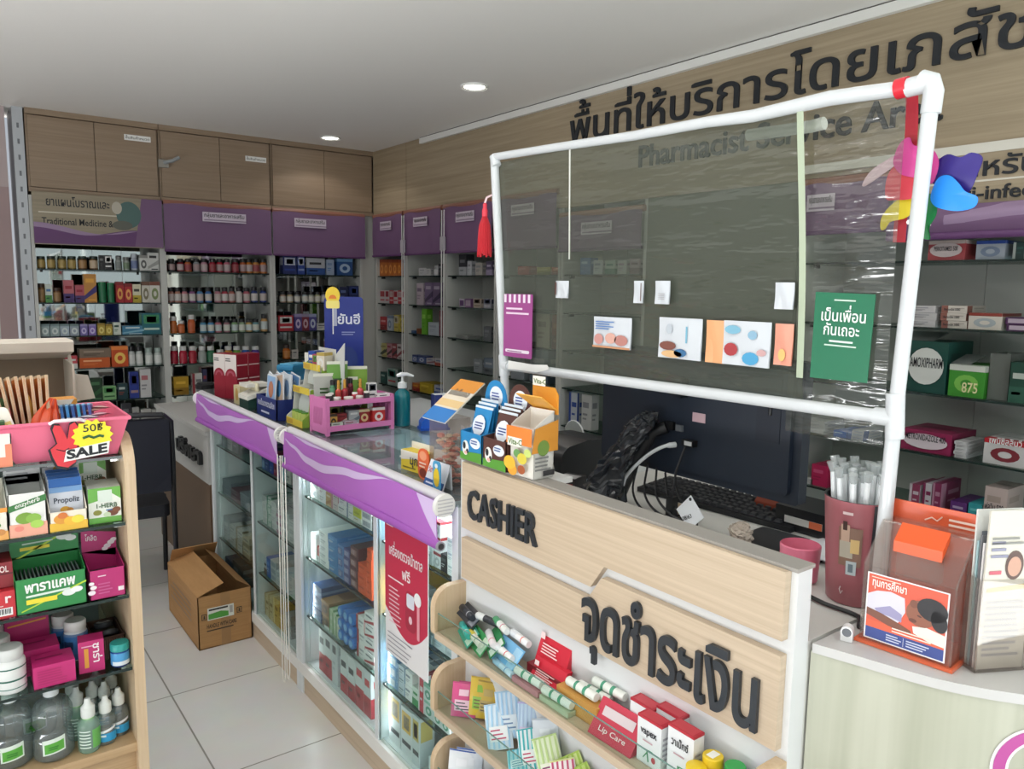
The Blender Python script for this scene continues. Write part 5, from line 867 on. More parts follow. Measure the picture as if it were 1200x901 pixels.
m.quad([(-.0425, e, .075), (.0425, e, .075), (.0425, e, .115), (-.0425, e, .115)], M('#E8843A')); m.quad([(-.038, e-.0003, .07), (.01, e-.0003, .07), (.01, e-.0003, .09), (-.038, e-.0003, .09)], M('#F0EEE4')); write(m, 'Vita-C', (-.035, e-.0004, .074), (1, 0, 0), (0, 0, 1), .018, '#5A7A3A', .015)
for a, b, r_, c in ((-.03, .03, .02, '#F0B83A'), (-.02, .015, .016, '#E8A03A'), (.012, .045, .016, '#D8C84A'), (.01, .02, .013, '#A85A34'), (.03, .06, .012, '#C8D87A'), (-.005, .055, .012, '#6A9A5A')): m.add([(a+x, e-.0004-.0002*r_*50, b+z) for x, z in ell(0, 0, r_, r_*.8, 12)], [tuple(range(12))], M(c))
m.quad([(.0427, -.04, .06), (.0427, .04, .06), (.0427, .04, .13), (.0427, -.03, .115)], M('#E0983A')); m.add([(.043, a, b) for a, b in ell(-.005, .07, .018, .018, 14)], [tuple(range(14))], M('#7A9A4A')); lines(m, (.0432, -.03, .02), (0, 1, 0), (0, 0, 1), .05, .035, 4, M('#8A8A88')); m.quad([(.0432, -.005, .006), (.0432, .03, .006), (.0432, .03, .018), (.0432, -.005, .018)], M('#3A3A3C')); m.build('box', t)
m = MB().prism([(-.0425, .14), (.0425, .14), (.0425, .185), (.03, .2), (-.0425, .2)], 'y', .038, .04, M('#E8A03C')).prism([(.038, .15), (.040, .15), (-.012, .185), (-.014, .183)], 'x', -.042, .042, M('#F0B048')).box(-.042, 0.0, .0372, .038, .2, .222, M('#F0EEE4')); write(m, 'Vita-C', (-.038, .037, .205), (1, 0, 0), (0, 0, 1), .016, '#5A7A3A', .015); m.build('header_flap', t, label='orange folded header flap')
m = MB().box(-.06, .06, -.002, .002, 0, .14, M('#E8E2D4')); m.quad([(-.06, -.0026, .105), (.06, -.0026, .105), (.06, -.0026, .14), (-.06, -.0026, .14)], M('#E09438')); write(m, 'เวม', (-.05, -.0028, .06), (1, 0, 0), (0, 0, 1), .05, '#C04A3A', .015, 0, .05); m.quad([(.02, -.0028, .05), (.055, -.0028, .05), (.055, -.0028, .1), (.02, -.0028, .1)], M('#E0A858')); m.prism([(.002, 0), (.05, 0), (.002, .08)], 'x', -.05, .05, M('#D8D0C0'))
m.build('counter_card', None, (1.32, 1.66, Z1+.0), R(-72), 'white and orange counter card behind the blue oval header', 'card', scale=(1.15, 1, 1.8))
# ------------------------------------------------------------------ left foreground shelf unit
GY, GX = 1.95, .335
GZ = [.425, .622, .805, .985, 1.147]           # bottom board and four glass shelves
G = thing('shelf_unit', 'oak shelf unit with glass shelves in the left foreground', 'shelf unit', (0, 0, 0))
pr = [(2.48, 0), (GY, 0)] + arc(GY+.08, 1.11, .08, 180, 90, 8) + [(2.48, 1.19)]
for x in (GX, -.62): MB().prism(pr, 'x', x, x+.024, OAKZ).build('side_panel', G)
MB().box(-.596, GX, 2.46, 2.48, 0, 1.19, M('#8E8F92', .6)).build('back_panel', G, label='grey back panel')
MB().box(-.596, GX, GY+.012, 2.46, GZ[0]-.022, GZ[0], OAKX).box(-.596, GX, GY+.03, GY+.05, 0, GZ[0]-.022, OAKX).build('bottom_board', G)
for z in GZ[1:]:
    MB().box(-.595, GX-.002, GY+.012, 2.455, z-.007, z, SHELFGLASS).box(-.595, GX-.002, GY+.010, GY+.012, z-.007, z, EDGE).build('glass_shelf', G)
    MB().box(.18, .19, GY+.1, 2.455, z-.028, z-.008, BLACK).box(.315, .334, GY+.05, GY+.07, z-.02, z-.008, CHROME).build('shelf_bracket', G)
sx = lambda px, z, y=GY+.03: at(px, 540 if z > 1.1 else 640 if z > .9 else 720 if z > .7 else 800 if z > .5 else 885, y=y).x
GG = 'goods on the left foreground shelf unit'
def gz(i): return GZ[i]+.0008
# pink tray and what lies in it
TP = M('#E8708E', .4)
TX0, TX1, TY0, TY1, TZ = .125, .328, 1.985, 2.20, gz(4)
t = thing('pink_tray', 'pink plastic tray with a SALE card on the top shelf', 'tray', (0, 0, 0))
i, o = .03, .0; H2 = .088
def ringpts(e, z): return [(TX0-e*1.3, TY0-e*.6, z), (TX1+e*.6, TY0-e*.6, z), (TX1+e*.6, TY1+e*.6, z), (TX0-e*1.3, TY1+e*.6, z)]
m = MB(); b0, b1, c0, c1 = ringpts(0, TZ), ringpts(.04, TZ+H2), ringpts(-.003, TZ+.003), ringpts(.037, TZ+H2)
vs = b0+b1+c1+c0
m.add(vs, [(3, 2, 1, 0)] + [(q, (q+1) % 4, 4+(q+1) % 4, 4+q) for q in range(4)] + [(4+q, 4+(q+1) % 4, 8+(q+1) % 4, 8+q) for q in range(4)] + [(8+q, 8+(q+1) % 4, 12+(q+1) % 4, 12+q) for q in range(4)] + [(12, 13, 14, 15)], TP)
m.tube(ringpts(.042, TZ+H2), .005, TP, 8, True); m.build('tray', t)
m = MB().tube([(.19, TY0-.03, TZ+.088), (.20, TY0-.035, TZ+.094), (.25, TY0-.035, TZ+.094), (.26, TY0-.03, TZ+.088)], .004, M('#E8E0E4'), 6); m.build('handle', t, label='pale handle clip')
# SALE card hanging on the tray front
t = thing('sale_card', 'red hand and yellow star card reading SALE on the pink tray', 'card', (.245, TY0-.034, TZ+.043), rz=0)
RED = M('#D8303C')
hand = [(-.052, -.03), (-.044, -.05), (-.024, -.056), (-.008, -.045), (-.004, -.015), (.002, .03), (-.006, .046), (-.016, .04), (-.022, .008), (-.034, .04), (-.046, .042), (-.05, .032), (-.042, .0), (-.056, -.012)]
m = MB().prism([(x*1.1+.001, z*1.1) for x, z in hand], 'y', 0, .002, INK).prism(hand, 'y', -.001, 0, RED); m.tube([(-.045, -.0012, -.012), (-.03, -.0012, -.018), (-.02, -.0012, -.012)], .001, INK, 5).tube([(-.03, -.0012, -.03), (-.02, -.0012, -.035), (-.012, -.0012, -.028)], .001, INK, 5)
m.build('hand', t, label='red hand with two raised fingers')
star = [((.036 if k % 2 else .043)*math.cos(k*math.pi/14)+.028, (.032 if k % 2 else .038)*math.sin(k*math.pi/14)+.012) for k in range(28)]
m = MB().prism(star, 'y', -.003, -.001, M('#F0E02A')); write(m, '50฿', (.008, -.0032, .022), (1, 0, 0), (0, 0, 1), .024, INK, .004, 0, .045); m.tube([(.008, -.0035, .008), (.02, -.0035, .012), (.03, -.0035, .007), (.042, -.0035, .011), (.05, -.0035, .008)], .003, M('#1E5A34'), 5)
m.build('star', t, label='yellow star burst')
m = MB().prism([(-.032, -.042), (.058, -.032), (.062, -.004), (-.026, -.016)], 'y', -.0045, -.003, M('#F2F2EE')); write(m, 'SALE', (-.026, -.0046, -.036), (1, 0, .1), (0, 0, 1), .028, INK, .04, 0, .082); m.build('sale_strip', t, label='white strip reading SALE')
# envelopes and packets
for k in range(11):
    x = .088+.0108*k; c = ('#D88A3C', '#E09A50', '#E8A860')[k % 3]
    m = MB().box(-.0025, .0025, -.07, .07, 0, .15, M(c)).box(-.003, .003, -.07, -.066, 0, .15, M('#F0D8B8')).box(-.0028, .0028, -.07, .07, .145, .151, M('#E8D0B0'))
    m.build('paper_envelope', None, (x, 2.09, TZ+.03), 0, 'orange packet, %s from the left of the row standing in the pink tray' % ORD[k], 'packet', 'orange packets in the pink tray', rot=(R(-8), R(-14+k*1.5), 0))
m = MB().box(-.003, .003, -.075, .075, 0, .14, M('#DCE2DC')); m.add([(-.0034, y, z) for y, z in ell(0, .06, .05, .035)], [tuple(range(20))], M('#8AA894')).quad([(-.055, -.0035, .0), (0, 0, 0), (0, 0, 0), (0, 0, 0)], M('#DCE2DC')) if 0 else None
m.quad([(.0034, -.07, .01), (.0034, .07, .01), (.0034, .07, .11), (.0034, -.07, .11)], M('#B8CCC0'))
m.build('pale_packet', None, (.062, 2.07, TZ+.03), 0, 'pale green and white packet at the left end of the pink tray', 'packet', rot=(R(-12), R(-24), R(8)))
m = MB().prism(rrect(-.018, .018, 0, .075, .012), 'y', -.006, .006, M('#EDE8DC')).quad([(-.014, -.0064, .004), (.014, -.0064, .004), (.014, -.0064, .04), (-.014, -.0064, .04)], M('#E8CC7A'))
m.build('cream_tube', None, (.118, 1.982, TZ+.055), 0, 'small white tube with yellow end leaning over the tray front', 'tube', rot=(R(-20), R(-16), 0))
m = MB().grid(lambda u, v: ((-.03+.06*u)*(1-.75*max(0, v-.55)/.45), -.022*math.sin(u*math.pi)*math.sin(min(1, v*1.25)*math.pi)-.004*math.sin(u*17), .11*v), 12, 10, M('#D8542E', .25)).grid(lambda u, v: ((-.03+.06*u)*(1-.75*max(0, v-.55)/.45), .022*math.sin(u*math.pi)*math.sin(min(1, v*1.25)*math.pi), .11*v), 12, 10, M('#C8482A', .25))
m.build('orange_bag', None, (.175, 2.03, TZ+.03), 0, 'twisted orange plastic bag in the middle of pink tray', 'bag', rot=(0, R(18), R(10)))
MB().prism([(-.012, 0), (.02, 0), (-.002, .09)], 'y', -.002, .002, M('#E8B84A')).build('yellow_card', None, (.165, 2.06, TZ+.055), 0, 'pointed yellow card standing behind the orange bag', 'card')
item('x', ('#B8482E', '#8A2E20', '#E0A890'), 'red_carton', 'rust red box standing behind the orange bag', 'box', (.178, 2.16, TZ+.004), (.05, .03, .125), 0, None, 0)
m = MB().box(-.036, .036, -.03, .03, 0, .06, M('#E09A40')); m.prism([(-.036, .06), (-.036, .02), (-.02, .018), (.012, .035), (.03, .06)], 'y', -.0306, -.03, M('#EFEAE0')).add([(x, -.031, z) for x, z in ell(-.016, .042, .014, .009)], [tuple(range(20))], M('#3A4A5A')); write(m, 'เจล', (.004, -.031, .04), (1, 0, 0), (0, 0, 1), .016, '#6A6A6A', .01)
m.build('orange_box', None, (.232, 2.155, TZ+.058), 0, 'orange and white box on top of goods at tray rear', 'box')
item('x', ('#7A4A80', '#B8A0C0', '#5A2E60'), 'violet_box', 'violet box under the orange and white box in pink tray', 'box', (.232, 2.155, TZ+.0035), (.07, .05, .054), 0, None, 0)
for k in range(6):
    c = ('#2E6AB0', '#3A8AC8', '#2A5AA0', '#3E9AC0', '#2E62A8', '#4A5AA0')[k]
    m = MB().box(-.003, .003, -.03, .03, 0, .08, M(c)).box(-.0034, .0034, -.0304, -.03, .012, .05, M('#C8DCEC')).box(-.0032, .0032, -.031, .031, .077, .081, M('#8AB8DC'))
    m.build('blue_packet', None, (.236+.0115*k, 2.06, TZ+.032), 0, 'blue packet, %s from the left of the blue row in the pink tray' % ORD[k], 'packet', 'blue packets in the pink tray', rot=(R(-10), R(-6), R(-12)))
for k, (x, y, c, rz) in enumerate(((.215, 2.01, '#C8CCDC', 20), (.245, 2.005, '#7A8AB8', -15), (.275, 2.01, '#D8DCE4', 8), (.30, 2.02, '#C89AA8', -20), (.29, 2.07, '#B88A7A', 30), (.312, 2.09, '#D0B0A8', 10))):
    m = MB().grid(lambda u, v: (-.022+.044*u, -.016+.032*v, .005*math.sin(u*3.14)*math.sin(v*3.14)), 6, 4, M(c)).grid(lambda u, v: (-.022+.044*u, -.016+.032*v, -.003*math.sin(u*3.14)*math.sin(v*3.14)), 6, 4, M(c)); lines(m, (-.015, -.008, .0052), (1, 0, 0), (0, 1, 0), .03, .016, 2, M('#4A4A6A'))
    m.build('small_sachet', None, (x, y, TZ+.082+.003*k), R(rz), 'small sachet, %s from the left of those heaped in tray right half' % ORD[k], 'sachet', 'small sachets in the pink tray', rot=(R(-12), R(6*(k % 3-1)), R(rz)))
for k, (x, y, c) in enumerate(((.225, 2.01, '#8A8EA8'), (.29, 2.05, '#8A8A98'))): item('x', (c, '#B8B8C4', '#6A6A78'), 'carton', 'pale carton under the small sachets, %s one' % ('left' if k == 0 else 'right'), 'box', (x, y, TZ+.0035), (.06, .03+.05*k, .062), 0, None, 0)
def onb(m, x0, x1, z0, z1, y, mat): m.quad([(x0, y, z0), (x1, y, z0), (x1, y, z1), (x0, y, z1)], mat)
def fruit(m, y, spots):
    for q, (x, z, r_, c) in enumerate(spots): m.add([(a, y-.0002*(q+1), b) for a, b in ell(x, z, r_, r_*.72, 14)], [tuple(range(14))], M(c))
# top shelf, left: dispenser cut by the frame
def disp(name, x0, x1, i, hf, hb, dp, cols, label, y=GY+.02, group=None, rz=0):
    wd = x1-x0; t, m = dispenser(name, wd, dp, hf, hb, cols, label, ((x0+x1)/2, y+dp/2, gz(i)), R(rz)); return t, m, wd/2, -dp/2-.0005
t, m, a, e = disp('lozenge_box', .01, .118, 4, .085, .10, .09, ('#E8E6DE', '#2E4A2A'), 'white and salmon lozenge box beside the pink tray, top shelf', GY-.06+.075)
onb(m, -a, a, 0, .022, e, M('#E88A6A')); onb(m, a-.012, a, 0, .05, e-.0002, M('#E88A6A')); write(m, 'enox', (-.02, e-.0004, .052), (1, 0, 0), (0, 0, 1), .024, '#5A3A44', .02); fruit(m, e-.0004, ((-.01, .022, .014, '#7A9A3A'), (.004, .026, .01, '#B8C85A'))); lines(m, (-.03, e-.0004, .038), (1, 0, 0), (0, 0, 1), .06, .01, 2, M('#B88A7A')); m.build('box', t)
MB().box(-.05, .05, .04, .042, .1, .14, M('#3A6A34')).prism([(-.045, .086), (.045, .086), (.045, .1), (-.045, .1)], 'y', -.04, .04, M('#2E5A2A')).build('header_card', t, label='green header card')
# second glass shelf (z .985)
t, m, a, e = disp('lozenge_box', .0, .102, 3, .07, .12, .09, ('#E8E2D4', '#8A8A88'), 'white and orange lozenge box at the left edge, second shelf', GY+.016)
onb(m, -a, a, 0, .02, e, M('#E8A85A')); onb(m, -a, a, .062, .072, e-.0001, M('#E8983C')); fruit(m, e-.0003, ((.02, .022, .013, '#8AA84A'), (.036, .018, .01, '#C8884A'), (.03, .034, .008, '#5A8A3A'))); m.build('box', t)
t, m, a, e = disp('lozenge_box', .104, .176, 3, .098, .12, .10, ('#E6E6E2', '#7A7C7E'), 'white lozenge box with green ribbon and green fruit picture', GY+.016)
onb(m, -a, a, 0, .03, e, M('#EDAA92')); m.quad([(-a, e-.0003, .058), (a, e-.0003, .078), (a, e-.0003, .092), (-a, e-.0003, .072)], M('#3A7A3E')); d = Vector((2*a, 0, .02)).normalized(); write(m, 'enzyherb', Vector((-a+.012, e-.0005, .0655)), d, (0, 0, 1), .015, '#EFEFE8', .01, 0, .05); fruit(m, e-.0004, ((-.006, .042, .018, '#7AA03A'), (.01, .04, .015, '#8CB84A'), (.016, .026, .013, '#A8D05A'), (-.018, .02, .009, '#E88A7A'))); m.build('box', t)
m = MB().box(-a, a, .048, .05, .1, .155, M('#E0E0E0')).prism(ell(-.012, .165, .02, .02), 'y', .047, .0505, M('#8E8A7E')); m.add([(x, .0465, z) for x, z in ell(-.012, .165, .014, .014)], [tuple(range(20))], M('#D8D2C4')).add([(x, .046, z) for x, z in ell(-.012, .165, .008, .007)], [tuple(range(20))], M('#7A4A34')); lines(m, (-.03, .0475, .11), (1, 0, 0), (0, 0, 1), .05, .03, 3, M('#A8A8AC')); m.build('header_card', t, label='header card with round seal')
t, m, a, e = disp('propolis_box', .180, .256, 3, .045, .11, .10, ('#EFE6D4', '#4A6A9A'), 'white and yellow counter box of blue propolis sachets', GY+.016)
onb(m, -a, a, 0, .02, e, M('#E8B83A')); fruit(m, e-.0003, ((-.014, .028, .016, '#E09A3A'), (.004, .022, .014, '#F0B83A'), (.018, .024, .013, '#E8D84A'), (-.012, .036, .01, '#D87A3A'))); m.build('box', t)
m = MB().box(-a, a, .046, .049, .1, .158, M('#D6D4D8')); fruit(m, .0455, ((-.004, .125, .012, '#D8A83A'), (.008, .128, .008, '#E8C85A'))); write(m, 'Propoliz', (-.02, .0455, .145), (1, 0, 0), (0, 0, 1), .015, INK, .01, 0, .045); lines(m, (-.03, .0455, .108), (1, 0, 0), (0, 0, 1), .06, .01, 2, M('#9A9AA0')); m.build('header_card', t, label='pale header card')
for k in range(4):
    m = MB().grid(lambda u, v: (-.034+.068*u, -.005*math.sin(u*3.14)*math.sin(v*3.14), .108*v), 6, 6, M('#D6DAE4')).grid(lambda u, v: (-.034+.068*u, .003*math.sin(u*3.14)*math.sin(v*3.14)+.0004, .108*v), 6, 6, M('#C8CCD8')); onb(m, -.033, .033, .088, .108, -.003, M('#2E6AB8')); onb(m, -.033, .033, .076, .088, -.0048, M('#7AA4D4')); write(m, 'Propoliz', (-.026, -.0062, .052), (1, 0, 0), (0, 0, 1), .018, '#2A3448', .012, 0, .052); fruit(m, -.006, ((-.004, .036, .01, '#E0A83A'), (.006, .034, .007, '#C88A3A')))
    m.build('propolis_sachet', None, (.218, GY+.034+.016*k, gz(3)+.008+.004*k), 0, 'blue and silver propolis sachet, %s from the front in its counter box' % ORD[k], 'sachet', 'propolis sachets', rot=(R(-10), 0, 0))
HC = M('#6AAE4A')
for k, (x, y, z, h, lb) in enumerate(((.298, GY+.075, gz(3), .085, 'green and white herbal lozenge box, lower front one at right'), (.284, GY+.17, gz(3)+.055, .08, 'green and white herbal lozenge box raised behind the front one'))):
    m = MB().box(-.034, .034, -.045, .045, 0, h, M('#E8ECE4')); e = -.0455; onb(m, -.034, .034, 0, .014, e, HC); m.quad([(-.034, e, h), (-.034, e, h-.035), (-.012, e, h-.03), (-.005, e, h-.008), (.012, e, h-.012), (.034, e, h-.03), (.034, e, h)], HC)
    onb(m, -.014, .016, h-.034, h-.006, e-.0002, M('#D8E4DA')); write(m, '1-HERB', (-.02, e-.0004, h-.048), (1, 0, 0), (0, 0, 1), .015, '#2E5A34', .02, 0, .046); fruit(m, e-.0003, ((-.016, .026, .009, '#8A8A3A'), (.016, .024, .012, '#6A3A24'), (.024, .03, .009, '#7A4A2E'), (.004, .02, .008, '#C8D8B8'))); lines(m, (.002, e-.0003, h-.056), (1, 0, 0), (0, 0, 1), .026, .006, 1, M('#3A6AA0')); m.quad([(-.0344, .045, 0), (-.0344, -.045, 0), (-.0344, -.045, h), (-.0344, .045, h)], M('#C8D4C4')); onb(m, -.033, .033, -.04, .04, 0, HC) if 0 else None
    m.build('herbal_box', None, (x, y, z), R(-4), lb, 'box', 'herbal lozenge boxes')
item('x', ('#A8B0A8', '#7A8A7A', '#C8D0C8'), 'carton', 'pale carton under the raised herbal lozenge box', 'box', (.284, GY+.17, gz(3)), (.066, .08, .054), 0, None, 0)
# third shelf (z .805)
GRN = ('#2E8A48', '#4A4E50')
t, m, a, e = disp('tablet_box', .106, .246, 2, .082, .105, .10, GRN, 'large green open tablet box with white Thai name, third shelf', GY+.016)
write(m, 'พาราแคพ', (-.052, e-.0004, .05), (1, 0, .02), (0, 0, 1), .032, '#EFF2EE', .03, 0, .1); lines(m, (-.05, e-.0004, .038), (1, 0, .03), (0, 0, 1), .09, .01, 1, M('#D8E8DC'), .5, .05); onb(m, -.05, .01, .022, .033, e-.0004, M('#E8D83A')); m.quad([(-.06, e-.0003, .006), (-.06, e-.0003, .009), (.07, e-.0003, .056), (.07, e-.0003, .052)], M('#B8D83A')); m.add([(x, e-.0006, z) for x, z in ell(.034, .034, .014, .008)], [tuple(range(20))], M('#E6EAE8')).add([(x, e-.0007, z) for x, z in ell(.05, .038, .012, .007)], [tuple(range(20))], M('#F0F2F0')); m.build('box', t)
m = MB().prism([(-a, .1), (a, .1), (a, .18), (-a, .172)], 'y', .048, .05, M('#2E8A48')); e2 = .0475; write(m, 'PARACAP', (-.05, e2, .145), (1, 0, .03), (0, 0, 1), .026, '#E8EEE8', .03, 0, .09); onb(m, -.05, .01, .118, .126, e2, M('#E8D83A')); m.quad([(-.06, e2, .102), (-.05, e2, .102), (.066, e2, .158), (.066, e2, .162)], M('#B8D83A')); m.add([(x, e2-.0003, z) for x, z in ell(.04, .14, .016, .009)], [tuple(range(20))], M('#DCE2DE')).add([(x, e2-.0005, z) for x, z in ell(.054, .133, .012, .007)], [tuple(range(20))], M('#E8ECEA')); lines(m, (-.045, e2, .132), (1, 0, .03), (0, 0, 1), .08, .008, 1, M('#C8DCCC')); m.build('header_card', t, label='raised green header card')
m = MB(); 
for k in range(16): m.box(-.062+k*.008, -.059+k*.008, -.035, .045, .05, .076, M('#6A7074'))
m.build('blister_packs', t, kind='stuff', label='dark blister packs inside')
t, m, a, e = disp('tablet_box', .252, .328, 2, .072, .09, .10, ('#B82A70', '#5A4A48'), 'magenta open tablet box with white hand picture at right', GY+.016)
onb(m, a-.016, a-.004, .014, .024, e-.0003, M('#E8E0E4')); write(m, 'Tiffy', (-.02, e-.0004, .06), (1, 0, 0), (0, 0, 1), .008, '#E8C8D8', .01) if 0 else lines(m, (-.02, e-.0004, .056), (1, 0, 0), (0, 0, 1), .02, .006, 1, M('#E8C8D8')); lines(m, (-.02, e-.0004, .014), (1, 0, 0), (0, 0, 1), .03, .03, 4, M('#C85A90')); fruit(m, e-.0004, ((-.034, .02, .008, '#E8DCE4'), (-.03, .032, .007, '#F0E8EC'), (-.034, .042, .006, '#F0E8EC'))); m.build('box', t)
m = MB().prism([(-a, .09), (a, .07), (a, .13), (-a, .145)], 'y', .048, .05, M('#B82A70')); write(m, 'โคลิด', (-.03, .0475, .118), (1, 0, -.1), (0, 0, 1), .02, '#E8D8E0', .015, 0, .026); fruit(m, .0475, ((.018, .098, .008, '#E8DCE4'), (.026, .106, .008, '#F0E8EC'), (.032, .112, .007, '#F0E8EC'), (.012, .092, .007, '#E8DCE4'))); m.build('header_card', t, label='magenta header card')
for k, (z, h, c, lb) in enumerate(((gz(2), .062, '#C8303A', 'bright red box with barcode at the left edge, third shelf'), (gz(2)+.064, .058, '#8E2830', 'dark red box on top of the bright red box, third shelf'))):
    m = MB().box(-.05, .05, -.04, .04, 0, h, M(c)); e = -.0405
    if k == 0: onb(m, .018, .044, .006, .024, e, M('#EDEDED')); [onb(m, .02+q*.0032, .0214+q*.0032+.0008*(q % 2), .01, .022, e-.0003, INK) for q in range(7)]; write(m, 'r', (.03, e, .036), (1, 0, 0), (0, 0, 1), .03, '#F0E0E0', .03); lines(m, (-.01, e, .028), (1, 0, 0), (0, 0, 1), .04, .005, 1, M('#E8C8C8'))
    else: write(m, 'LENOL', (.002, e, .036), (1, 0, 0), (0, 0, 1), .02, '#E8D8D4', .02, 0, .04); onb(m, -.05, .05, .03, .033, e, M('#5A1A20'))
    m.build('tablet_box', None, (.056, GY+.06+.02*k, z), 0, lb, 'box')
# fourth shelf (z .622)
MG = M('#B8246A')
m = MB().box(-.046, .046, -.03, .03, 0, .1, MG).quad([(-.04, -.0306, .052), (.04, -.0306, .058), (.04, -.0306, .062), (-.04, -.0306, .056)], M('#E09A3A')); write(m, 'ซาร่า', (-.036, -.0308, .074), (1, 0, .05), (0, 0, 1), .026, '#F0E4EA', .02, 0, .05); lines(m, (.016, -.0308, .07), (1, 0, .1), (0, 0, 1), .026, .016, 2, M('#F0E4EA')); m.build('tablet_box', None, (.135, GY+.22, gz(1)+.04), 0, 'magenta box with white Thai name, raised at the rear', 'box', 'magenta tablet boxes')
item('x', ('#9E1E58', '#8A1A4C', '#C85A90'), 'tablet_box', 'magenta carton under the raised magenta box with white name', 'box', (.135, GY+.22, gz(1)), (.09, .06, .039), 0, 'magenta tablet boxes', 0)
for (x, y, h, lb) in ((.150, GY+.135, .062, 'magenta box lying in the middle of three on fourth shelf'), (.172, GY+.055, .052, 'magenta box lying nearest the shelf edge, fourth shelf')):
    m = MB().box(-.042, .042, -.036, .036, 0, h, M('#C42A74')); lines(m, (-.034, -.0364, .008), (1, 0, 0), (0, 0, 1), .06, h*.7, 6, M('#B42468'), .5); lines(m, (-.034, .004, h+.0004), (1, 0, 0), (0, 1, 0), .06, .014, 1, M('#8E1E50'))
    m.build('tablet_box', None, (x, y, gz(1)), 0, lb, 'box', 'magenta tablet boxes')
m = MB().box(-.027, .027, -.022, .022, 0, .078, M('#C02A70')); onb(m, -.015, -.006, .012, .06, -.0225, M('#E09A3A')); write(m, 'ซาร่า', (.004, -.0227, .072), (0, 0, -1), (1, 0, 0), .022, '#F0E4EA', .02, 0, .05); lines(m, (-.02, -.0227, .064), (1, 0, 0), (0, 0, 1), .03, .006, 1, M('#E0A8C0'))
m.build('tablet_box', None, (.253, GY+.06, gz(1)), R(-6), 'upright magenta box with sideways Thai name beside the brown basket', 'box', 'magenta tablet boxes')
def jarb(name, prof, mats, loc, label, cap, capm, cat='bottle', group=None, extra=None):
    t = MB().lathe(prof, mats, 22).build(name, None, loc, 0, label, cat, group); MB().lathe(cap, capm, 20).build('cap', t)
    if extra: extra.build('label', t)
    return t
bp_ = [(.024, 0), (.027, .003), (.027, .018), (.027, .062), (.0255, .068), (.022, .072), (.022, .074)]; bc_ = [(.0235, .073), (.0245, .075), (.0245, .094), (.022, .097)]
for (x, y, lb) in ((.212, GY+.20, 'blue bottle with white cap, rear one of two behind the upright magenta box'), (.232, GY+.145, 'blue bottle with white cap, front one of two behind upright magenta box')):
    m = MB().add([(.0273*math.sin(R(a)), -.0273*math.cos(R(a)), z) for z in (.03, .05) for a in range(-70, -10, 10)], [(q, q+1, q+7, q+6) for q in range(5)], M('#24406A'))
    jarb('tonic_bottle', bp_, [M('#D4DCE4'), M('#3A6AB0'), M('#3A7AC0'), M('#6A8AB8'), M('#D8DCE0'), M('#D8DCE0')], (x, y, gz(1)), lb, bc_, M('#E6E6E4'), 'bottle', 'blue bottles on the fourth shelf', m)
for k, (x, y) in enumerate(((.06, GY+.20), (.068, GY+.13), (.088, GY+.055))):
    m = MB(); e = .0325
    for z0, z1, c in ((.03, .034, '#2E6A5A'), (.058, .061, '#2E6A5A'), (.012, .014, '#3A7A6A')): m.add([((e)*math.sin(R(a)), -e*math.cos(R(a)), z) for z in (z0, z1) for a in range(-90, 91, 15)], [(q, q+1, q+14, q+13) for q in range(12)], M(c))
    jarb('white_bottle', [(.029, 0), (.032, .003), (.032, .02), (.032, .066), (.031, .072), (.026, .076), (.026, .078)], [M('#E4E6E4')]*6, (x, y, gz(1)), 'white bottle with green bands and ribbed cap, %s of three at the left edge' % ('rear', 'middle', 'front')[k], [(.027, .077), (.0285, .079), (.0285, .1), (.026, .103)], M('#D8DAD8'), 'bottle', 'white bottles with green bands', m)
t = thing('basket', 'small brown woven plastic basket holding round tins', 'basket', (.296, GY+.145, gz(1)))
m = MB().box(-.034, .034, -.06, .06, 0, .003, WICK)
for a in ((-.034, -.031, -.06, .06), (.031, .034, -.06, .06), (-.031, .031, -.06, -.057), (-.031, .031, .057, .06)): m.box(*a, .003, .056, WICK)
m.tube([(-.034, -.06, .056), (.034, -.06, .056), (.034, .06, .056), (-.034, .06, .056)], .003, M('#4A342A'), 6, True)
for q in range(12): m.box(-.03+q*.0052, -.028+q*.0052, -.0612, -.06, .004, .05, M('#6A4C3E'))
m.build('basket', t)
for k, (x, y, z, rx) in enumerate(((.295, GY+.15, .058, -14), (.302, GY+.115, .045, -40))):
    t = MB().lathe([(.02, 0), (.022, .003), (.022, .012), (.02, .014)], M('#22262A'), 20).build('balm_tin', None, (.0+x, y, gz(1)+z), 0, 'round dark tin with pale label, %s one in the brown basket' % ('upper' if k == 0 else 'lower'), 'tin', 'round tins in the brown basket', rot=(R(rx), 0, 0))
    MB().lathe([(.0, .0142), (.016, .0142), (.0161, .0146), (0, .0148)], M('#C8CCCC'), 20).lathe([(0, .0149), (.009, .0149), (.0092, .0152), (0, .0153)], M('#3A4044'), 16).build('label', t, label='pale round label')
item('x', ('#3A2A24', '#5A4038', '#7A5A4A'), 'carton', 'dark carton inside the brown basket under the tins', 'box', (.296, GY+.145, gz(1)+.0035), (.055, .1, .04), 0, None, 0)
t = MB().lathe([(.018, 0), (.021, .003), (.021, .006), (.021, .036), (.0205, .039), (.019, .041)], [M('#1E3A78', .2), M('#1E3A78', .2), M('#4A9AD0', .3), M('#1E4A8A', .2), M('#1E3A78', .2)], 24).build('balm_jar', None, (.312, GY+.04, gz(1)), 0, 'dark blue balm jar with teal lid at the shelf edge', 'jar')
MB().lathe([(.0205, .04), (.0215, .041), (.0215, .056), (.020, .058)], M('#2A9A94', .35), 24).build('cap', t, label='teal lid')
MB().add([(.0213*math.sin(R(a)), -.0213*math.cos(R(a)), z) for z in (.006, .016) for a in range(-60, 61, 15)], [(q, q+1, q+10, q+9) for q in range(8)], M('#DCE6EC')).build('label', t)
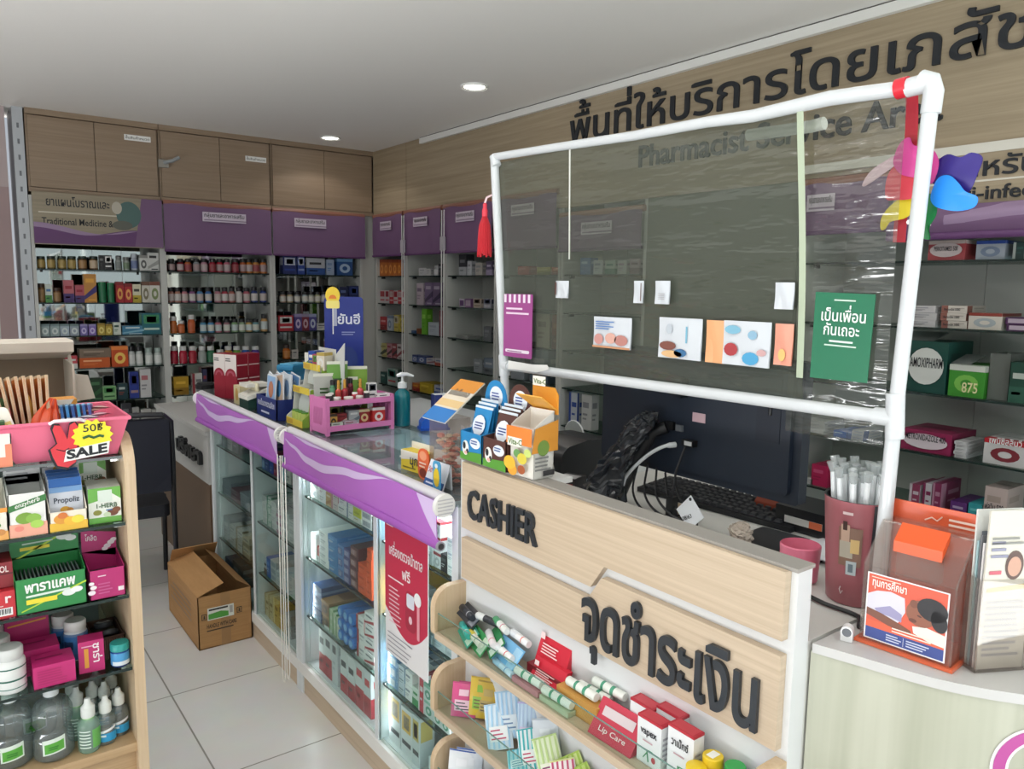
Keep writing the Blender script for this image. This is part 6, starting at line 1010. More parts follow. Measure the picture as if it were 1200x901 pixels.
# bottom board: saline and spray bottles
GP = [(.036, 0), (.043, .006), (.045, .025), (.044, .058), (.036, .07), (.037, .078), (.044, .09), (.044, .118), (.036, .138), (.018, .15), (.014, .153), (.014, .158)]
for k, (x, y, s) in enumerate(((.166, 2.022, .98), (.085, 2.045, .98), (.03, GY+.19, 1.05), (.14, GY+.2, 1.05))):
    t = MB().lathe(GP, PETCLEAR, 26).build('saline_bottle', None, (x, y, gz(0)), R(-8), ('clear waisted saline bottle with green label, right of the two in front', 'clear waisted saline bottle with green label, left of the two in front', 'clear saline bottle cut off by the left edge of the photo', 'clear saline bottle behind the two front saline bottles')[k], 'bottle', 'saline bottles', scale=(s, s, s))
    MB().lathe([(.015, .154), (.017, .156), (.017, .176), (.015, .178)], M('#DDE2E4', .35), 18).build('cap', t)
    m = MB(); A = lambda a, z, r_=.0456: (r_*math.sin(R(a)), -r_*math.cos(R(a)), z)
    for (a0, a1, z0, z1, c, r_) in ((-28, 34, .022, .06, '#DCE8DC', .0458), (-22, 30, .026, .05, '#5AA83E', .0462)): m.add([A(a0+(a1-a0)*q/6, z+(q*.0012), r_) for z in (z0, z1) for q in range(7)], [(q, q+1, q+8, q+7) for q in range(6)], M(c))
    lines(m, A(-10, .036, .0468), (1, .0, .1), (0, 0, 1), .022, .01, 2, M('#2E7A2A')); m.build('label', t)
SP = [(.019, 0), (.022, .004), (.0225, .02), (.0225, .056), (.02, .066), (.011, .074), (.010, .077)]
for k, (x, y, s, c, cl, lb) in enumerate(((.237, 1.995, 1.1, 'g', '#7ABE74', 'pale green dropper bottle in front of the small bottles'), (.222, GY+.12, 1.1, 'g', '#7ABE74', 'pale green dropper bottle standing behind the front green one'), (.276, 2.008, 1.0, 'b', '#2E9CD0', 'clear bottle with blue label, left of the two in front'), (.309, 2.03, 1.0, 'b', '#2E9CD0', 'clear bottle with blue label, right of the two beside oak panel'), (.222, GY+.19, 1.1, 'g', '#7ABE74', 'pale green dropper bottle farthest back at left'), (.262, GY+.155, 1.0, 'b', '#2E9CD0', 'clear small bottle in the second row, left one'), (.287, GY+.14, .98, 'b', '#2E9CD0', 'clear small bottle in the second row, middle one'), (.28, GY+.215, 1.0, 'b', '#2E9CD0', 'clear small bottle farthest back, left one'), (.31, GY+.18, 1.0, 'b', '#2E9CD0', 'clear small bottle farthest back, by the oak panel'))):
    t = MB().lathe(SP, PETGREEN if c == 'g' else PETCLEAR, 20).build('dropper_bottle', None, (x, y, gz(0)), 0, lb, 'bottle', 'small dropper and spray bottles', scale=(s, s, s*1.05))
    MB().lathe([(.013, .074), (.0142, .077), (.0142, .096), (.008, .102), (.006, .112), (.005, .114)], M('#E6EAE6', .35), 16).build('cap', t)
    if c == 'g': MB().lathe([(.012, .068), (.0125, .074)], M('#A8E07A'), 16).build('neck_ring', t, label='lime neck ring')
    m = MB(); A = lambda a, z, r_=.0229: (r_*math.sin(R(a)), -r_*math.cos(R(a)), z)
    if c == 'g':
        m.add([A(a, z) for z in (.012, .052) for a in range(10, 71, 12)], [(q, q+1, q+7, q+6) for q in range(5)], M('#6AB45A'))
        for z in range(6): m.add([A(a, zz) for zz in (.014+z*.007, .016+z*.007) for a in range(-60, 5, 12)], [(q, q+1, q+7, q+6) for q in range(5)], M('#E8F2EC'))
    else:
        m.add([A(a, z) for z in (.01, .03) for a in range(-60, 61, 15)], [(q, q+1, q+10, q+9) for q in range(8)], M(cl)); m.add([A(a, z+.0001*a, .0231) for z in (.034, .04) for a in range(-50, 51, 10)], [(q, q+1, q+12, q+11) for q in range(10)], M('#E8ECEE')); m.add([A(a, z, .0233) for z in (.022, .027) for a in range(-40, -9, 10)], [(q, q+1, q+5, q+4) for q in range(3)], M('#DCECF4'))
    m.build('label', t)
# white open carton standing behind the tray on top of the unit
t = thing('open_carton', 'large white open cardboard box with brown inside behind the pink tray', 'carton', (0, 0, 0))
WC2, BRN = M('#C8BFB2', .8), M('#8A7866', .8)
x0, x1, y0, y1, z0, z1 = -.35, .285, 2.28, 2.455, gz(4), 1.395
m = MB().box(x0, x1, y1-.004, y1, z0, z1, BRN).box(x0, x0+.004, y0, y1, z0, z1, WC2).box(x1-.004, x1, y0, y1, z0, z1-.06, WC2).box(x0, x1, y0, y1, z0, z0+.004, BRN).box(x0, x1, y0, y0+.004, z0, z0+.06, WC2); m.build('box', t)
MB().prism([(y1-.01, z1-.055), (y1+.002, z1-.005), (y1+.002, z1+.0), (y0+.03, z1+.002), (y0+.02, z1-.002), (y0+.028, z1-.028)], 'x', x0, x1+.005, WC2).build('top_flap', t)
MB().prism([(.284, z1-.06), (.288, z1-.13), (.30, z1-.17), (.345, z1-.165), (.33, z1-.10), (.30, z1-.095), (.285, z1-.003)], 'y', y0+.1, y0+.104, WC2).build('side_flap', t)
MB().box(.02, .045, y1-.006, y1-.004, z1-.1, z1-.088, PAPER).build('sticker', t)
# ------------------------------------------------------------------ plastic screen on a white pipe frame
FX = 1.22
S = thing('plastic_screen', 'clear plastic screen stretched on a white pipe frame above the counter', 'screen', (0, 0, 0))
lp = [(FX, 1.632, 1.001), (FX, 1.655, 1.335), (FX, 1.712, 1.895)]; rp = [(FX+.01, .612, 1.001), (FX, .60, 1.36), (FX, .582, 1.855)]
for p in (lp, rp): MB().tube(p, .0115, PVC, 14).build('post', S)
MB().tube([(FX, 1.712, 1.895), (FX, 1.45, 1.886), (FX, 1.2, 1.876), (FX-.006, 1.0, 1.872), (FX, .9, 1.868), (FX, .75, 1.872), (FX, .582, 1.862)], [.0098, .0098, .0102, .0105, .0115, .0125, .0115], PVC, 14).build('top_rail', S)
MB().tube([(FX, 1.656, 1.343), (FX, .60, 1.352)], .0115, PVC, 14).build('bottom_rail', S)
m = MB()
m.tube([(FX, 1.652, 1.315), (FX, 1.659, 1.372)], .0145, PVC, 14).tube([(FX, 1.66, 1.343), (FX, 1.632, 1.343)], .0145, PVC, 14); m.build('fitting', S)
MB().tube([(FX, .598, 1.32), (FX, .602, 1.392)], .0145, PVC, 14).tube([(FX, .597, 1.352), (FX, .632, 1.352)], .0145, PVC, 14).build('fitting', S)
MB().tube([(FX, .582, 1.82), (FX, .580, 1.852), (FX, .584, 1.866), (FX, .60, 1.872)], .0145, PVC, 14).tube([(FX, .584, 1.866), (FX, .62, 1.864)], .0145, PVC, 14).build('fitting', S)
MB().tube([(FX, 1.70, 1.87), (FX, 1.714, 1.897)], .0125, PVC, 14).build('fitting', S)
wv = lambda y, z: .004*math.sin(9*y+3*z)+.003*math.sin(31*z+4*y)*max(0, 1.5-z)*3
MB().grid(lambda u, v: (FX+.004+wv(1.69-.81*u, 1.36+.51*v), 1.665+.045*v-.90*u, 1.35+.53*v), 26, 26, SHEET).build('plastic_sheet', S, label='hazy left sheet of plastic')
MB().grid(lambda u, v: (FX+.007+wv(.9-.3*u, 1.36+.5*v)*1.4, .80-.18*u, 1.30+.56*v), 16, 26, SHEET2).build('plastic_sheet', S, label='clearer right sheet of plastic')
m = MB().grid(lambda u, v: (FX-.003, .765+.013*u+.028*v-.004*math.sin(v*4), 1.40+.47*v), 2, 10, M('#AEBAA2', .5)); m.build('tape_seam', S, label='pale green tape seam')
MB().tube([(FX+.002, 1.401, 1.62), (FX+.002, 1.409, 1.88)], .0025, M('#D8D8D0'), 6).build('seam_cord', S, label='thin white seam')
MB().prism([(1.62, 1.338), (1.50, 1.34), (1.45, 1.352), (1.46, 1.362), (1.52, 1.358), (1.62, 1.36)], 'x', FX-.0135, FX-.0115, M('#E8E8E4')).build('tape_strip', S)
MB().tube([(FX+.03, .93, 1.842), (FX+.03, .80, 1.838), (FX+.03, .775, 1.84)], .011, M('#E2E4E2', .5), 10).build('loose_pipe', S, label='short loose white pipe end')
# sheets of paper fixed to the screen
def sheet(x0, x1, y0, y1, label, prints, X=FX-.007, thick=.0015, name='taped_paper', base='#CDD2D8'):
    a, b = at(x0, y1, x=X), at(x1, y0, x=X); w_, h_ = abs(a.y-b.y), abs(b.z-a.z); c = Vector((X, (a.y+b.y)/2, (a.z+b.z)/2))
    m = MB().grid(lambda u, v: (.0015*math.sin(u*5+v*3), w_/2-w_*u, -h_/2+h_*v), 8, 8, M(base)); m.grid(lambda u, v: (.0015*math.sin(u*5+v*3)+thick, -w_/2+w_*u, -h_/2+h_*v), 8, 8, M(base))
    for (kind, u0, u1, v0, v1, c_) in prints:
        p = lambda u, v: (-.003, w_/2-w_*u, -h_/2+h_*v)
        if kind == 'r': m.quad([p(u0, v0), p(u1, v0), p(u1, v1), p(u0, v1)], M(c_))
        elif kind == 'e': m.add([(-.0034, w_/2-w_*((u0+u1)/2+(u1-u0)/2*math.cos(t*.5236)), -h_/2+h_*((v0+v1)/2+(v1-v0)/2*math.sin(t*.5236))) for t in range(12)], [tuple(range(12))], M(c_))
        elif kind == 'l': lines(m, p(u0, v0), (0, -1, 0), (0, 0, 1), w_*(u1-u0), h_*(v1-v0), 4, M(c_))
    return m.build(name, None, c, 0, label, 'paper', 'papers fixed to the plastic screen')
sheet(651, 666, 329, 349, 'small white card at the left of the plastic screen', [('r', .0, .12, .2, .9, '#5A3A34')])
sheet(742, 754, 329, 355, 'left one of the two small white cards side by side', [('r', .82, .9, .1, .9, '#5A3A34')])
sheet(767, 785, 329, 356, 'right one of the two small white cards side by side', [('l', .3, .8, .2, .5, '#B8B8BC')])
sheet(907, 931, 331, 362, 'blank white slip left of the green notice', [])
sheet(695, 740, 373, 406, 'leaflet with blue title and red drawing, leftmost above the monitor', [('l', .08, .6, .6, .9, '#5A84C0'), ('e', .05, .3, .1, .45, '#C8908A'), ('e', .35, .65, .15, .5, '#D8A89A'), ('e', .6, .95, .1, .45, '#B88078'), ('r', 0, 1, 0, .06, '#C8906A')])
sheet(771, 823, 374, 418, 'leaflet with brown and blue drawing, second from the left above monitor', [('e', .2, .35, .6, .85, '#B8C0C8'), ('e', .05, .45, .2, .42, '#7A4A40'), ('e', .1, .6, .02, .2, '#D8B080'), ('e', .4, .7, .05, .25, '#3A6A94'), ('r', .66, .7, .4, .8, '#7AB0C8')])
sheet(826, 851, 376, 424, 'plain orange paper strip between two leaflets on the screen', [], base='#E8A878')
sheet(846, 904, 378, 426, 'leaflet with red and blue splashes, third from left above the monitor', [('e', .05, .4, .7, .9, '#7AB0C8'), ('e', .05, .35, .2, .5, '#A83A40'), ('e', .45, .8, .03, .32, '#4A9CC8'), ('e', .55, .75, .6, .8, '#8AB0C8'), ('e', .75, .95, .25, .4, '#C8A0A0')], X=FX-.010)
sheet(906, 930, 380, 427, 'orange pink paper strip beside the seam of the screen', [('e', .3, .7, .1, .4, '#E8B870')], base='#E09A84')
# pink payment sign (its code square left empty) and green friendship notice
t = thing('payment_sign', 'pink sign with striped awning print hung at the left of screen', 'sign', (0, 0, 0))
a, b = at(590, 418, x=FX-.014), at(624, 345, x=FX-.014); X = FX-.014; yL, yR, zb, zt = a.y+.001, b.y, a.z+.003, b.z
MB().prism(rrect(yR, yL, zb, zt, .004), 'x', X, X+.002, M('#9C4A8A')).build('panel', t)
m = MB(); wd = yL-yR; hh = zt-zb
for q in range(6): m.quad([(X-.0006, yL-wd*(q/6+.02), zt-.022), (X-.0006, yL-wd*(q/6+.1), zt-.022), (X-.0006, yL-wd*(q/6+.1), zt-.001), (X-.0006, yL-wd*(q/6+.02), zt-.001)], M('#E8D8E8'))
lines(m, (X-.0006, yL-.1*wd, zt-.052), (0, -1, 0), (0, 0, 1), wd*.8, .024, 2, M('#E8D0E4'), .4); m.prism(rrect(yR+.08*wd, yL-.08*wd, zb+.012, zb+.02, .004), 'x', X-.001, X, M('#E8DCE8')); lines(m, (X-.0012, yL-.16*wd, zb+.014), (0, -1, 0), (0, 0, 1), wd*.6, .005, 1, M('#8A4A84')); m.build('print', t, label='white stripes and lines')
t = thing('notice', 'green notice with two lines of white Thai words on right plastic', 'notice', (0, 0, 0))
X = FX-.006; c0, c1, c2, c3 = at(956, 342, x=X), at(1026, 345, x=X), at(1016, 449, x=X), at(949, 442, x=X)
m = MB().add([c0, c1, c2, c3, *(c+Vector((.002, 0, 0)) for c in (c0, c1, c2, c3))], [(0, 3, 2, 1), (4, 5, 6, 7), (0, 1, 5, 4), (1, 2, 6, 5), (2, 3, 7, 6), (3, 0, 4, 7)], M('#1F7050', .4)); m.build('sheet', t)
rgt = (c1-c0).normalized(); dn = (c3-c0); upn = -dn.normalized(); wd = (c1-c0).length; hh = dn.length; m = MB(); q = Vector((-.0006, 0, 0))
write(m, 'เป็นเพื่อน', c0+rgt*wd*.12+dn*.32+q, rgt, upn, .026, '#EDF4F0', .012, 0, wd*.78); write(m, 'กันเถอะ', c0+rgt*wd*.18+dn*.48+q, rgt, upn, .026, '#EDF4F0', .012, 0, wd*.62)
lines(m, c0+rgt*wd*.3+dn*.56+q, rgt, upn, wd*.4, .004, 1, M('#D8E8E0'), .8, 0); lines(m, c0+rgt*wd*.22+dn*.605+q, rgt, upn, wd*.54, .003, 1, M('#C8DCD0'), .8, 0); lines(m, c0+rgt*wd*.34+dn*.09+q, rgt, upn, wd*.36, .003, 1, M('#C8DCD0'), .8, 0); m.build('lettering', t, label='white lettering')
# red tassel on the left post
t = thing('tassel', 'red silk tassel hanging from the left post of the screen', 'tassel', (FX-.02, 1.725, 1.775))
m = MB()
for k in range(20):
    a = k*2*math.pi/20; rr = .0155
    m.tube([(.004*math.cos(a), .004*math.sin(a), -.035), (rr*math.cos(a)*.8, rr*math.sin(a)*.8, -.06), (rr*math.cos(a), rr*math.sin(a), -.10), (rr*1.12*math.cos(a), rr*1.12*math.sin(a), -.135-.004*(k % 3))], [.0025, .0033, .0034, .003], M('#B81424', .5), 6)
m.lathe([(.011, -.13), (.012, -.06), (.003, -.04)], M('#B8142A'), 12); m.build('threads', t)
MB().lathe([(.004, -.04), (.0075, -.034), (.008, -.02), (.005, -.012), (.006, -.004), (.003, .0)], M('#D83A4C'), 14).build('knot', t); MB().tube([(0, 0, 0), (.002, -.006, .014), (.012, -.014, .02), (.02, -.018, .012)], .003, M('#E8C8CC'), 6).build('loop', t, label='pale loop')
# red ribbon and paper pinwheel on the right post
t = thing('ribbon', 'red ribbon wound around the upper right corner of the screen', 'ribbon', (0, 0, 0))
RD = M('#D42436', .4)
MB().tube([(FX, .618, 1.866), (FX, .636, 1.865)], .0155, RD, 14).build('band', t); 
rq = lambda u, v, d: tuple(at(1061+15*u-12*v+3*math.sin(v*5), 104+180*v, x=FX+.042+d))
MB().grid(lambda u, v: rq(u, v, .004*math.sin(v*6)), 3, 14, M('#B8283A', .35)).grid(lambda u, v: rq(1-u, v, .002+.004*math.sin(v*6)), 3, 14, M('#B8283A', .35)).build('tail', t, label='hanging ribbon tail')
t = thing('pinwheel', 'toy pinwheel of coloured petals fixed behind the right post', 'pinwheel', (0, 0, 0))
def petal(pts, z, c, lb, X, curl=.018):
    P = [at(px, py, x=X) for px, py in cr_closed(pts)]; cx = sum((p for p in P), Vector())/len(P); n = len(P)
    f_ = [Vector((p.x+curl*min(1, ((p-cx).length/.05))**2, p.y, p.z)) for p in P]; b_ = [p+Vector((.0015, 0, 0)) for p in f_]
    m = MB().add([cx]+f_, [(0, q+1, (q+1) % n+1) for q in range(n)], c, True).add([cx+Vector((.0015, 0, 0))]+b_, [(0, (q+1) % n+1, q+1) for q in range(n)], c, True)
    m.build('petal', t, label=lb)
def cr_closed(P, n=4):
    P = [Vector((*p, 0)) for p in P]; k = len(P); out = []
    for i in range(k):
        a, b, c, d = P[i-1], P[i], P[(i+1) % k], P[(i+2) % k]
        for j in range(n):
            s = j/n; q = .5*((2*b)+(c-a)*s+(2*a-5*b+4*c-d)*s*s+(3*b-a-3*c+d)*s**3); out.append((q.x, q.y))
    return out
petal([(1052, 165), (1062, 160), (1070, 170), (1088, 172), (1096, 185), (1094, 200), (1086, 214), (1070, 208), (1054, 204), (1044, 192), (1046, 178)], 0, M('#D8489A', .4), 'pink petal', FX+.02)
petal([(1036, 232), (1038, 206), (1048, 192), (1066, 200), (1072, 220), (1066, 232), (1048, 234)], 0, M('#D83A4C', .4), 'red petal', FX+.024)
petal([(1029, 268), (1032, 254), (1046, 238), (1066, 224), (1074, 236), (1062, 254), (1042, 260), (1035, 268)], 0, M('#E8D02A', .4), 'yellow petal', FX+.028)
petal([(1074, 232), (1086, 226), (1096, 236), (1096, 252), (1088, 266), (1086, 280), (1076, 276), (1072, 256)], 0, M('#0E7A3E', .4), 'green petal', FX+.03)
petal([(1088, 212), (1094, 190), (1108, 180), (1124, 184), (1136, 178), (1148, 184), (1142, 206), (1132, 224), (1118, 226), (1100, 218)], 0, M('#2E1E78', .4), 'dark violet petal', FX+.026)
petal([(1088, 228), (1096, 208), (1110, 205), (1122, 214), (1130, 224), (1142, 230), (1138, 242), (1120, 247), (1100, 244), (1090, 238)], 0, M('#1E8AE8', .4), 'bright blue petal', FX+.018)
petal([(1006, 216), (1020, 200), (1040, 186), (1052, 176), (1050, 190), (1034, 204), (1014, 216)], 0, M('#E8C8D8', .4), 'pale pink petal', FX+.034)
MB().tube([(FX-.004, .60, 1.66), (FX+.06, .60, 1.66)], .004, WHITE, 8).build('axle', t)

# ------------------------------------------------------------------ things on the staff worktop behind the panel (z = 1)
MONB = M('#1F2836', .42)
t = thing('monitor', 'large dark blue grey computer monitor seen from behind', 'monitor', (1.45, 0, 0))
YA, YB_, ZA, ZB = .905, 1.510, 1.095, 1.405
MB().prism(rrect(YA, YB_, ZA, ZB, .008), 'x', .0, .03, MONB).prism(rrect(YA+.02, YB_-.02, ZA+.02, ZB-.02, .01), 'x', -.012, 0, MONB).prism(rrect(YA+.005, YB_-.005, ZA+.005, ZB-.005, .006), 'x', .03, .034, BLACK).build('case', t)
MB().box(-.0135, -.012, YA+.045, YA+.105, ZA+.13, ZB-.04, M('#1A2230', .5)).build('service_cover', t); 
m = MB().tube([(-.0145, YA+.07, ZA+.19), (-.0145, YA+.07, ZA+.205)], .004, BLACK, 8).box(-.0145, -.013, YA+.067, YA+.073, ZA+.215, ZA+.218, M('#6A7484')); m.build('latch', t)
MB().prism([(YA+.30, ZA+.20), (YA+.40, ZA+.215), (YA+.40, ZA+.255), (YA+.30, ZA+.245)], 'x', -.04, -.012, M('#12171F', .35)).build('arm_mount', t)
MB().box(-.0132, -.012, YA+.245, YA+.283, ZA+.145, ZA+.167, M('#C8A8B0')).build('sticker', t, label='pale pink sticker')
m = MB().box(-.018, -.012, YA+.31, YA+.33, ZA+.115, ZA+.13, M('#6A6E74')).box(-.022, -.012, YA+.335, YA+.36, ZA+.115, ZA+.135, BLACK).box(-.03, -.012, YA+.265, YA+.30, ZA+.085, ZA+.10, BLACK).box(-.031, -.03, YA+.268, YA+.29, ZA+.088, ZA+.098, M('#C8CACC')); m.build('connectors', t)
MB().tube([(-.02, 1.262, 1.215), (-.04, 1.29, 1.20), (-.06, 1.33, 1.12), (-.08, 1.36, 1.02)], .016, BLACK, 10).build('arm', t)
# wrapped monitor arm in black plastic
def crumple(mb, path, radii, mat, nu=22, amp=.25, seed=1):
    rnd = random.Random(seed); P = [Vector(p) for p in path]; k = 26; vs = []; ring = []
    ph = [rnd.uniform(0, 6) for _ in range(6)]
    for i in range(k+1):
        f_ = i/k*(len(P)-1); a = min(int(f_), len(P)-2); c = P[a].lerp(P[a+1], f_-a); r = radii[a]+(radii[a+1]-radii[a])*(f_-a)
        for j in range(nu):
            th = 2*math.pi*j/nu; rr = r*(1+amp*(math.sin(3*th+i*.7+ph[0])*.5+math.sin(7*th-i*1.3+ph[1])*.35+math.sin(11*th+i*2.1+ph[2])*.25)); vs.append((c.x+rr*math.cos(th)*.8, c.y+rr*math.sin(th), c.z+rr*.15*math.sin(5*th+i)))
    fs = [(i*nu+j, i*nu+(j+1) % nu, (i+1)*nu+(j+1) % nu, (i+1)*nu+j) for i in range(k) for j in range(nu)]
    return mb.add(vs + [tuple(P[0]), tuple(P[-1])], fs + [(len(vs), (j+1) % nu, j) for j in range(nu)] + [(len(vs)+1, k*nu+j, k*nu+(j+1) % nu) for j in range(nu)], mat, False)
BAG = M('#23262B', .18)
crumple(MB(), [(1.32, 1.38, 1.001), (1.33, 1.37, 1.07), (1.36, 1.33, 1.16), (1.385, 1.30, 1.225), (1.40, 1.29, 1.25)], [.075, .045, .034, .036, .02], BAG).build('plastic_bag', None, None, 0, 'crumpled black plastic wrapped around the monitor arm', 'plastic bag')
MB().tube(flow([(1.435, 1.235, 1.175), (1.405, 1.25, 1.17), (1.39, 1.29, 1.14), (1.37, 1.33, 1.09), (1.36, 1.35, 1.04)], 4), [.007]*3+[.0045]*11+[.007]*3, M('#DCE0E4', .35), 8).build('white_cable', None, None, 0, 'white cable curving down from the back of the monitor', 'cable')
m = MB()
for k in range(5): m.tube(flow([(1.40+.01*k, 1.32-.02*k, 1.13-.01*k), (1.37+.01*k, 1.31-.03*k, 1.05), (1.36+.008*k, 1.25-.03*k, 1.012+.004*k), (1.42-.01*k, 1.2-.02*k, 1.008), (1.46, 1.24, 1.006)]), .003, BLACK, 6)
m.build('black_cables', None, None, 0, 'tangle of thin black cables under the monitor', 'cables')
MB().tube([(1.43, 1.195, 1.19), (1.40, 1.2, 1.12), (1.39, 1.2, 1.06)], .003, BLACK, 6).box(1.38, 1.4, 1.19, 1.21, 1.0008, 1.06, BLACK).build('black_plug', None, None, 0, 'black plug hanging on a thin cord beside the white tag', 'plug')
t = thing('hang_tag', 'white diamond shaped tag with handwriting and black dot behind panel', 'tag', (1.355, 1.115, 1.045))
MB().prism([(-.04, 0), (0, -.04), (.04, 0), (0, .042)], 'x', -.001, .001, M('#E4E8EE')).build('card', t)
m = MB().add([(-.0014, y, z) for y, z in ell(0, .033, .004, .004, 12)], [tuple(range(12))], INK); write(m, '08/63', (-.0014, .018, -.022), (0, -1, .55), (0, .45, 1), .013, INK, .01, 0, .03); m.build('ink', t, label='black dot and numbers')
# keyboard and desk bits
t = thing('keyboard', 'black computer keyboard on the worktop below the monitor', 'keyboard', (1.60, 1.21, 1.001), R(3))
MB().prism([(-.07, 0), (.07, 0), (.07, .022), (-.07, .012)], 'y', -.23, .23, M('#1A1C20')).build('case', t)
m = MB()
for r_ in range(6):
    for c in range(20):
        y = -.222+c*.0222; x = -.064+r_*.0215; z = .014+r_*.0016
        if (c*7+r_) % 23: m.add([(x, y, z), (x+.018, y, z+.001), (x+.018, y+.019, z+.001), (x, y+.019, z), (x+.003, y+.003, z+.006), (x+.015, y+.003, z+.007), (x+.015, y+.016, z+.007), (x+.003, y+.016, z+.006)], [(4, 5, 6, 7), (0, 1, 5, 4), (1, 2, 6, 5), (2, 3, 7, 6), (3, 0, 4, 7)], M('#26292E', .5))
m.build('keys', t, kind='stuff')
MB().prism(rrect(-.09, .09, -.10, .10, .01), 'z', 0, .004, M('#22252A')).build('mouse_pad', None, (1.44, .93, 1.0008), R(4), 'dark flat pad in front of the keyboard right part', 'mouse pad')
crumple(MB(), [(1.395, 1.0, 1.005), (1.40, 1.01, 1.025), (1.41, 1.01, 1.04)], [.022, .026, .012], M('#B8ACA0', .6), seed=4).build('crumpled_paper', None, None, 0, 'crumpled beige paper beside the dark pad, right of the white tag', 'paper')
crumple(MB(), [(1.43, 1.215, 1.002), (1.43, 1.215, 1.02), (1.43, 1.215, 1.03)], [.02, .028, .01], M('#C8B49A', .6), seed=9).build('crumpled_paper', None, None, 0, 'crumpled tan paper behind the black plug', 'paper')
m = MB().grid(lambda u, v: (-.09+.18*u, -.12+.24*v, .003+.03*max(0, u-.5)**2+.004*math.sin(v*5)), 10, 10, M('#D4D6DA', .6)).grid(lambda u, v: (-.09+.18*u, -.12+.24*v, .0005+.03*max(0, u-.5)**2+.004*math.sin(v*5)), 10, 10, M('#D4D6DA', .6)); m.build('paper_sheet', None, (1.50, .80, 1.006), R(-20), 'curled white sheet of paper right of the dark pad', 'paper')
t = thing('printer', 'black label printer standing left of the monitor', 'printer', (1.50, 1.70, Z1), 0)
MB().prism([(-.10, 0), (.08, 0), (.08, .11)] + arc(-.0, .07, .045, 70, 110, 3) + arc(-.06, .06, .045, 110, 180, 5) + [(-.105, .02)], 'y', -.085, .085, M('#1D2024', .35), True).build('body', t)
MB().box(-.1075, -.1, -.07, .07, .012, .03, BLACK).build('paper_slot', t); MB().box(-.106, -.10, .04, .06, .045, .055, M('#5A5E64')).build('button', t)
m = MB().box(-.03, .03, -.03, .03, 0, .045, M('#1E1E22')).box(-.028, .01, -.025, .025, .045, .046, M('#B8B4B4')).box(-.0305, -.03, -.02, .02, .01, .03, M('#8A1E2A')); m.build('ink_box', None, (1.36, 1.53, Z1+.0), R(20), 'small black box with grey label in front of the printer', 'box')
MB().tube(flow([(1.4, 1.62, 1.02), (1.37, 1.55, 1.006), (1.38, 1.48, 1.005), (1.42, 1.43, 1.006)]), .0035, BLACK, 6).build('printer_cable', None, None, 0, 'black cable running from the printer across the worktop', 'cable')
MB().prism(rrect(-.09, .09, -.02, .035, .01), 'z', 0, .05, M('#A8182E')).build('red_pouch', None, (1.62, 1.72, Z1+.0), R(70), 'red object peeping out behind the black printer', 'pouch')
m = MB().prism([(math.cos(R(a))*.05, .06+math.sin(R(a))*.06) for a in range(0, 360, 15)], 'x', -.003, .003, clear('milky_disc', '#C8CCC8', .5, '#A8ACA8', .1)).tube([(0, math.cos(R(a))*.05, .06+math.sin(R(a))*.06) for a in range(0, 360, 15)], .003, M('#C4C8C8'), 6, True); m.build('round_guard', None, (1.66, 1.86, Z1), R(0), 'translucent round disc standing behind the printer', 'fan guard')
t = thing('speaker_bar', 'black bar with white and orange label lying right of monitor', 'computer unit', (1.62, .93, 1.0008), R(0))
MB().box(-.06, .06, -.14, .10, 0, .055, M('#1B1D21', .35)).build('body', t)
MB().box(-.0612, -.06, -.02, .075, .018, .034, M('#D8D8D4')).box(-.0615, -.0612, -.02, .012, .018, .034, M('#D8704A')).build('label', t, label='white and orange label'); m = MB(); m.T = Matrix.Translation((-.061, -.055, .028)) @ Matrix.Rotation(R(-90), 4, 'Y'); m.lathe([(0, .0005), (.008, .0005), (.009, .002), (.012, .002), (.012, 0)], M('#6A6E76', .3), 18); m.build('power_button', t)
MB().prism(arc(0, 0, .05, 0, 180, 10), 'y', -.03, .03, M('#8A3A22')).build('brown_mouse', None, (1.66, 1.10, 1.001), 0, 'rust brown rounded object at the right end of the keyboard', 'mouse')
# pink cup, straws, donation box, holder, small cube
MB().lathe([(.028, 0), (.034, .004), (.038, .07), (.036, .072), (.03, .008), (0, .006)], M('#E07A94', .4), 22).build('pink_cup', None, (1.30, .80, Z1), 0, 'small pink plastic cup at the right end of the panel', 'cup')
MB().tube(flow([(1.24, .76, 1.006), (1.225, .70, 1.006), (1.225, .64, 1.005), (1.185, .615, 1.005)]), .004, BLACK, 6).build('black_cable', None, None, 0, 'black cable lying at the foot of the straw holder', 'cable')
t = thing('straw_holder', 'tall rose brown cup with black rim full of wrapped straws', 'cup', (1.305, .69, Z1))
def cupr(z): return .049+.0125*z/.19
MB().lathe([(.046, 0), (.049, .003), (.055, .095), (.0612, .186), (.062, .19), (.058, .19), (.047, .006), (0, .005)], [M('#A8636A', .35)]*4+[BLACK]*3, 28).build('cup', t, label='rose brown cup')
m = MB(); A = lambda a, z, o_=.0008: ((cupr(z)+o_+.0012)*math.cos(R(a)), (cupr(z)+o_+.0012)*math.sin(R(a)), z)
m.add([A(a, z) for z in (.002, .05, .1, .1885) for a in range(228, 325, 12)], [(r_*9+q, r_*9+q+1, (r_+1)*9+q+1, (r_+1)*9+q) for r_ in range(3) for q in range(8)], M('#23262C', .35)); m.build('black_panel', t, label='black right side panel')
m = MB(); P_ = lambda a0, a1, z0, z1, c, o_=.001: m.add([A(a0+(a1-a0)*q/4, z, o_) for z in (z0, z1) for q in range(5)], [(q, q+1, q+6, q+5) for q in range(4)], M(c))
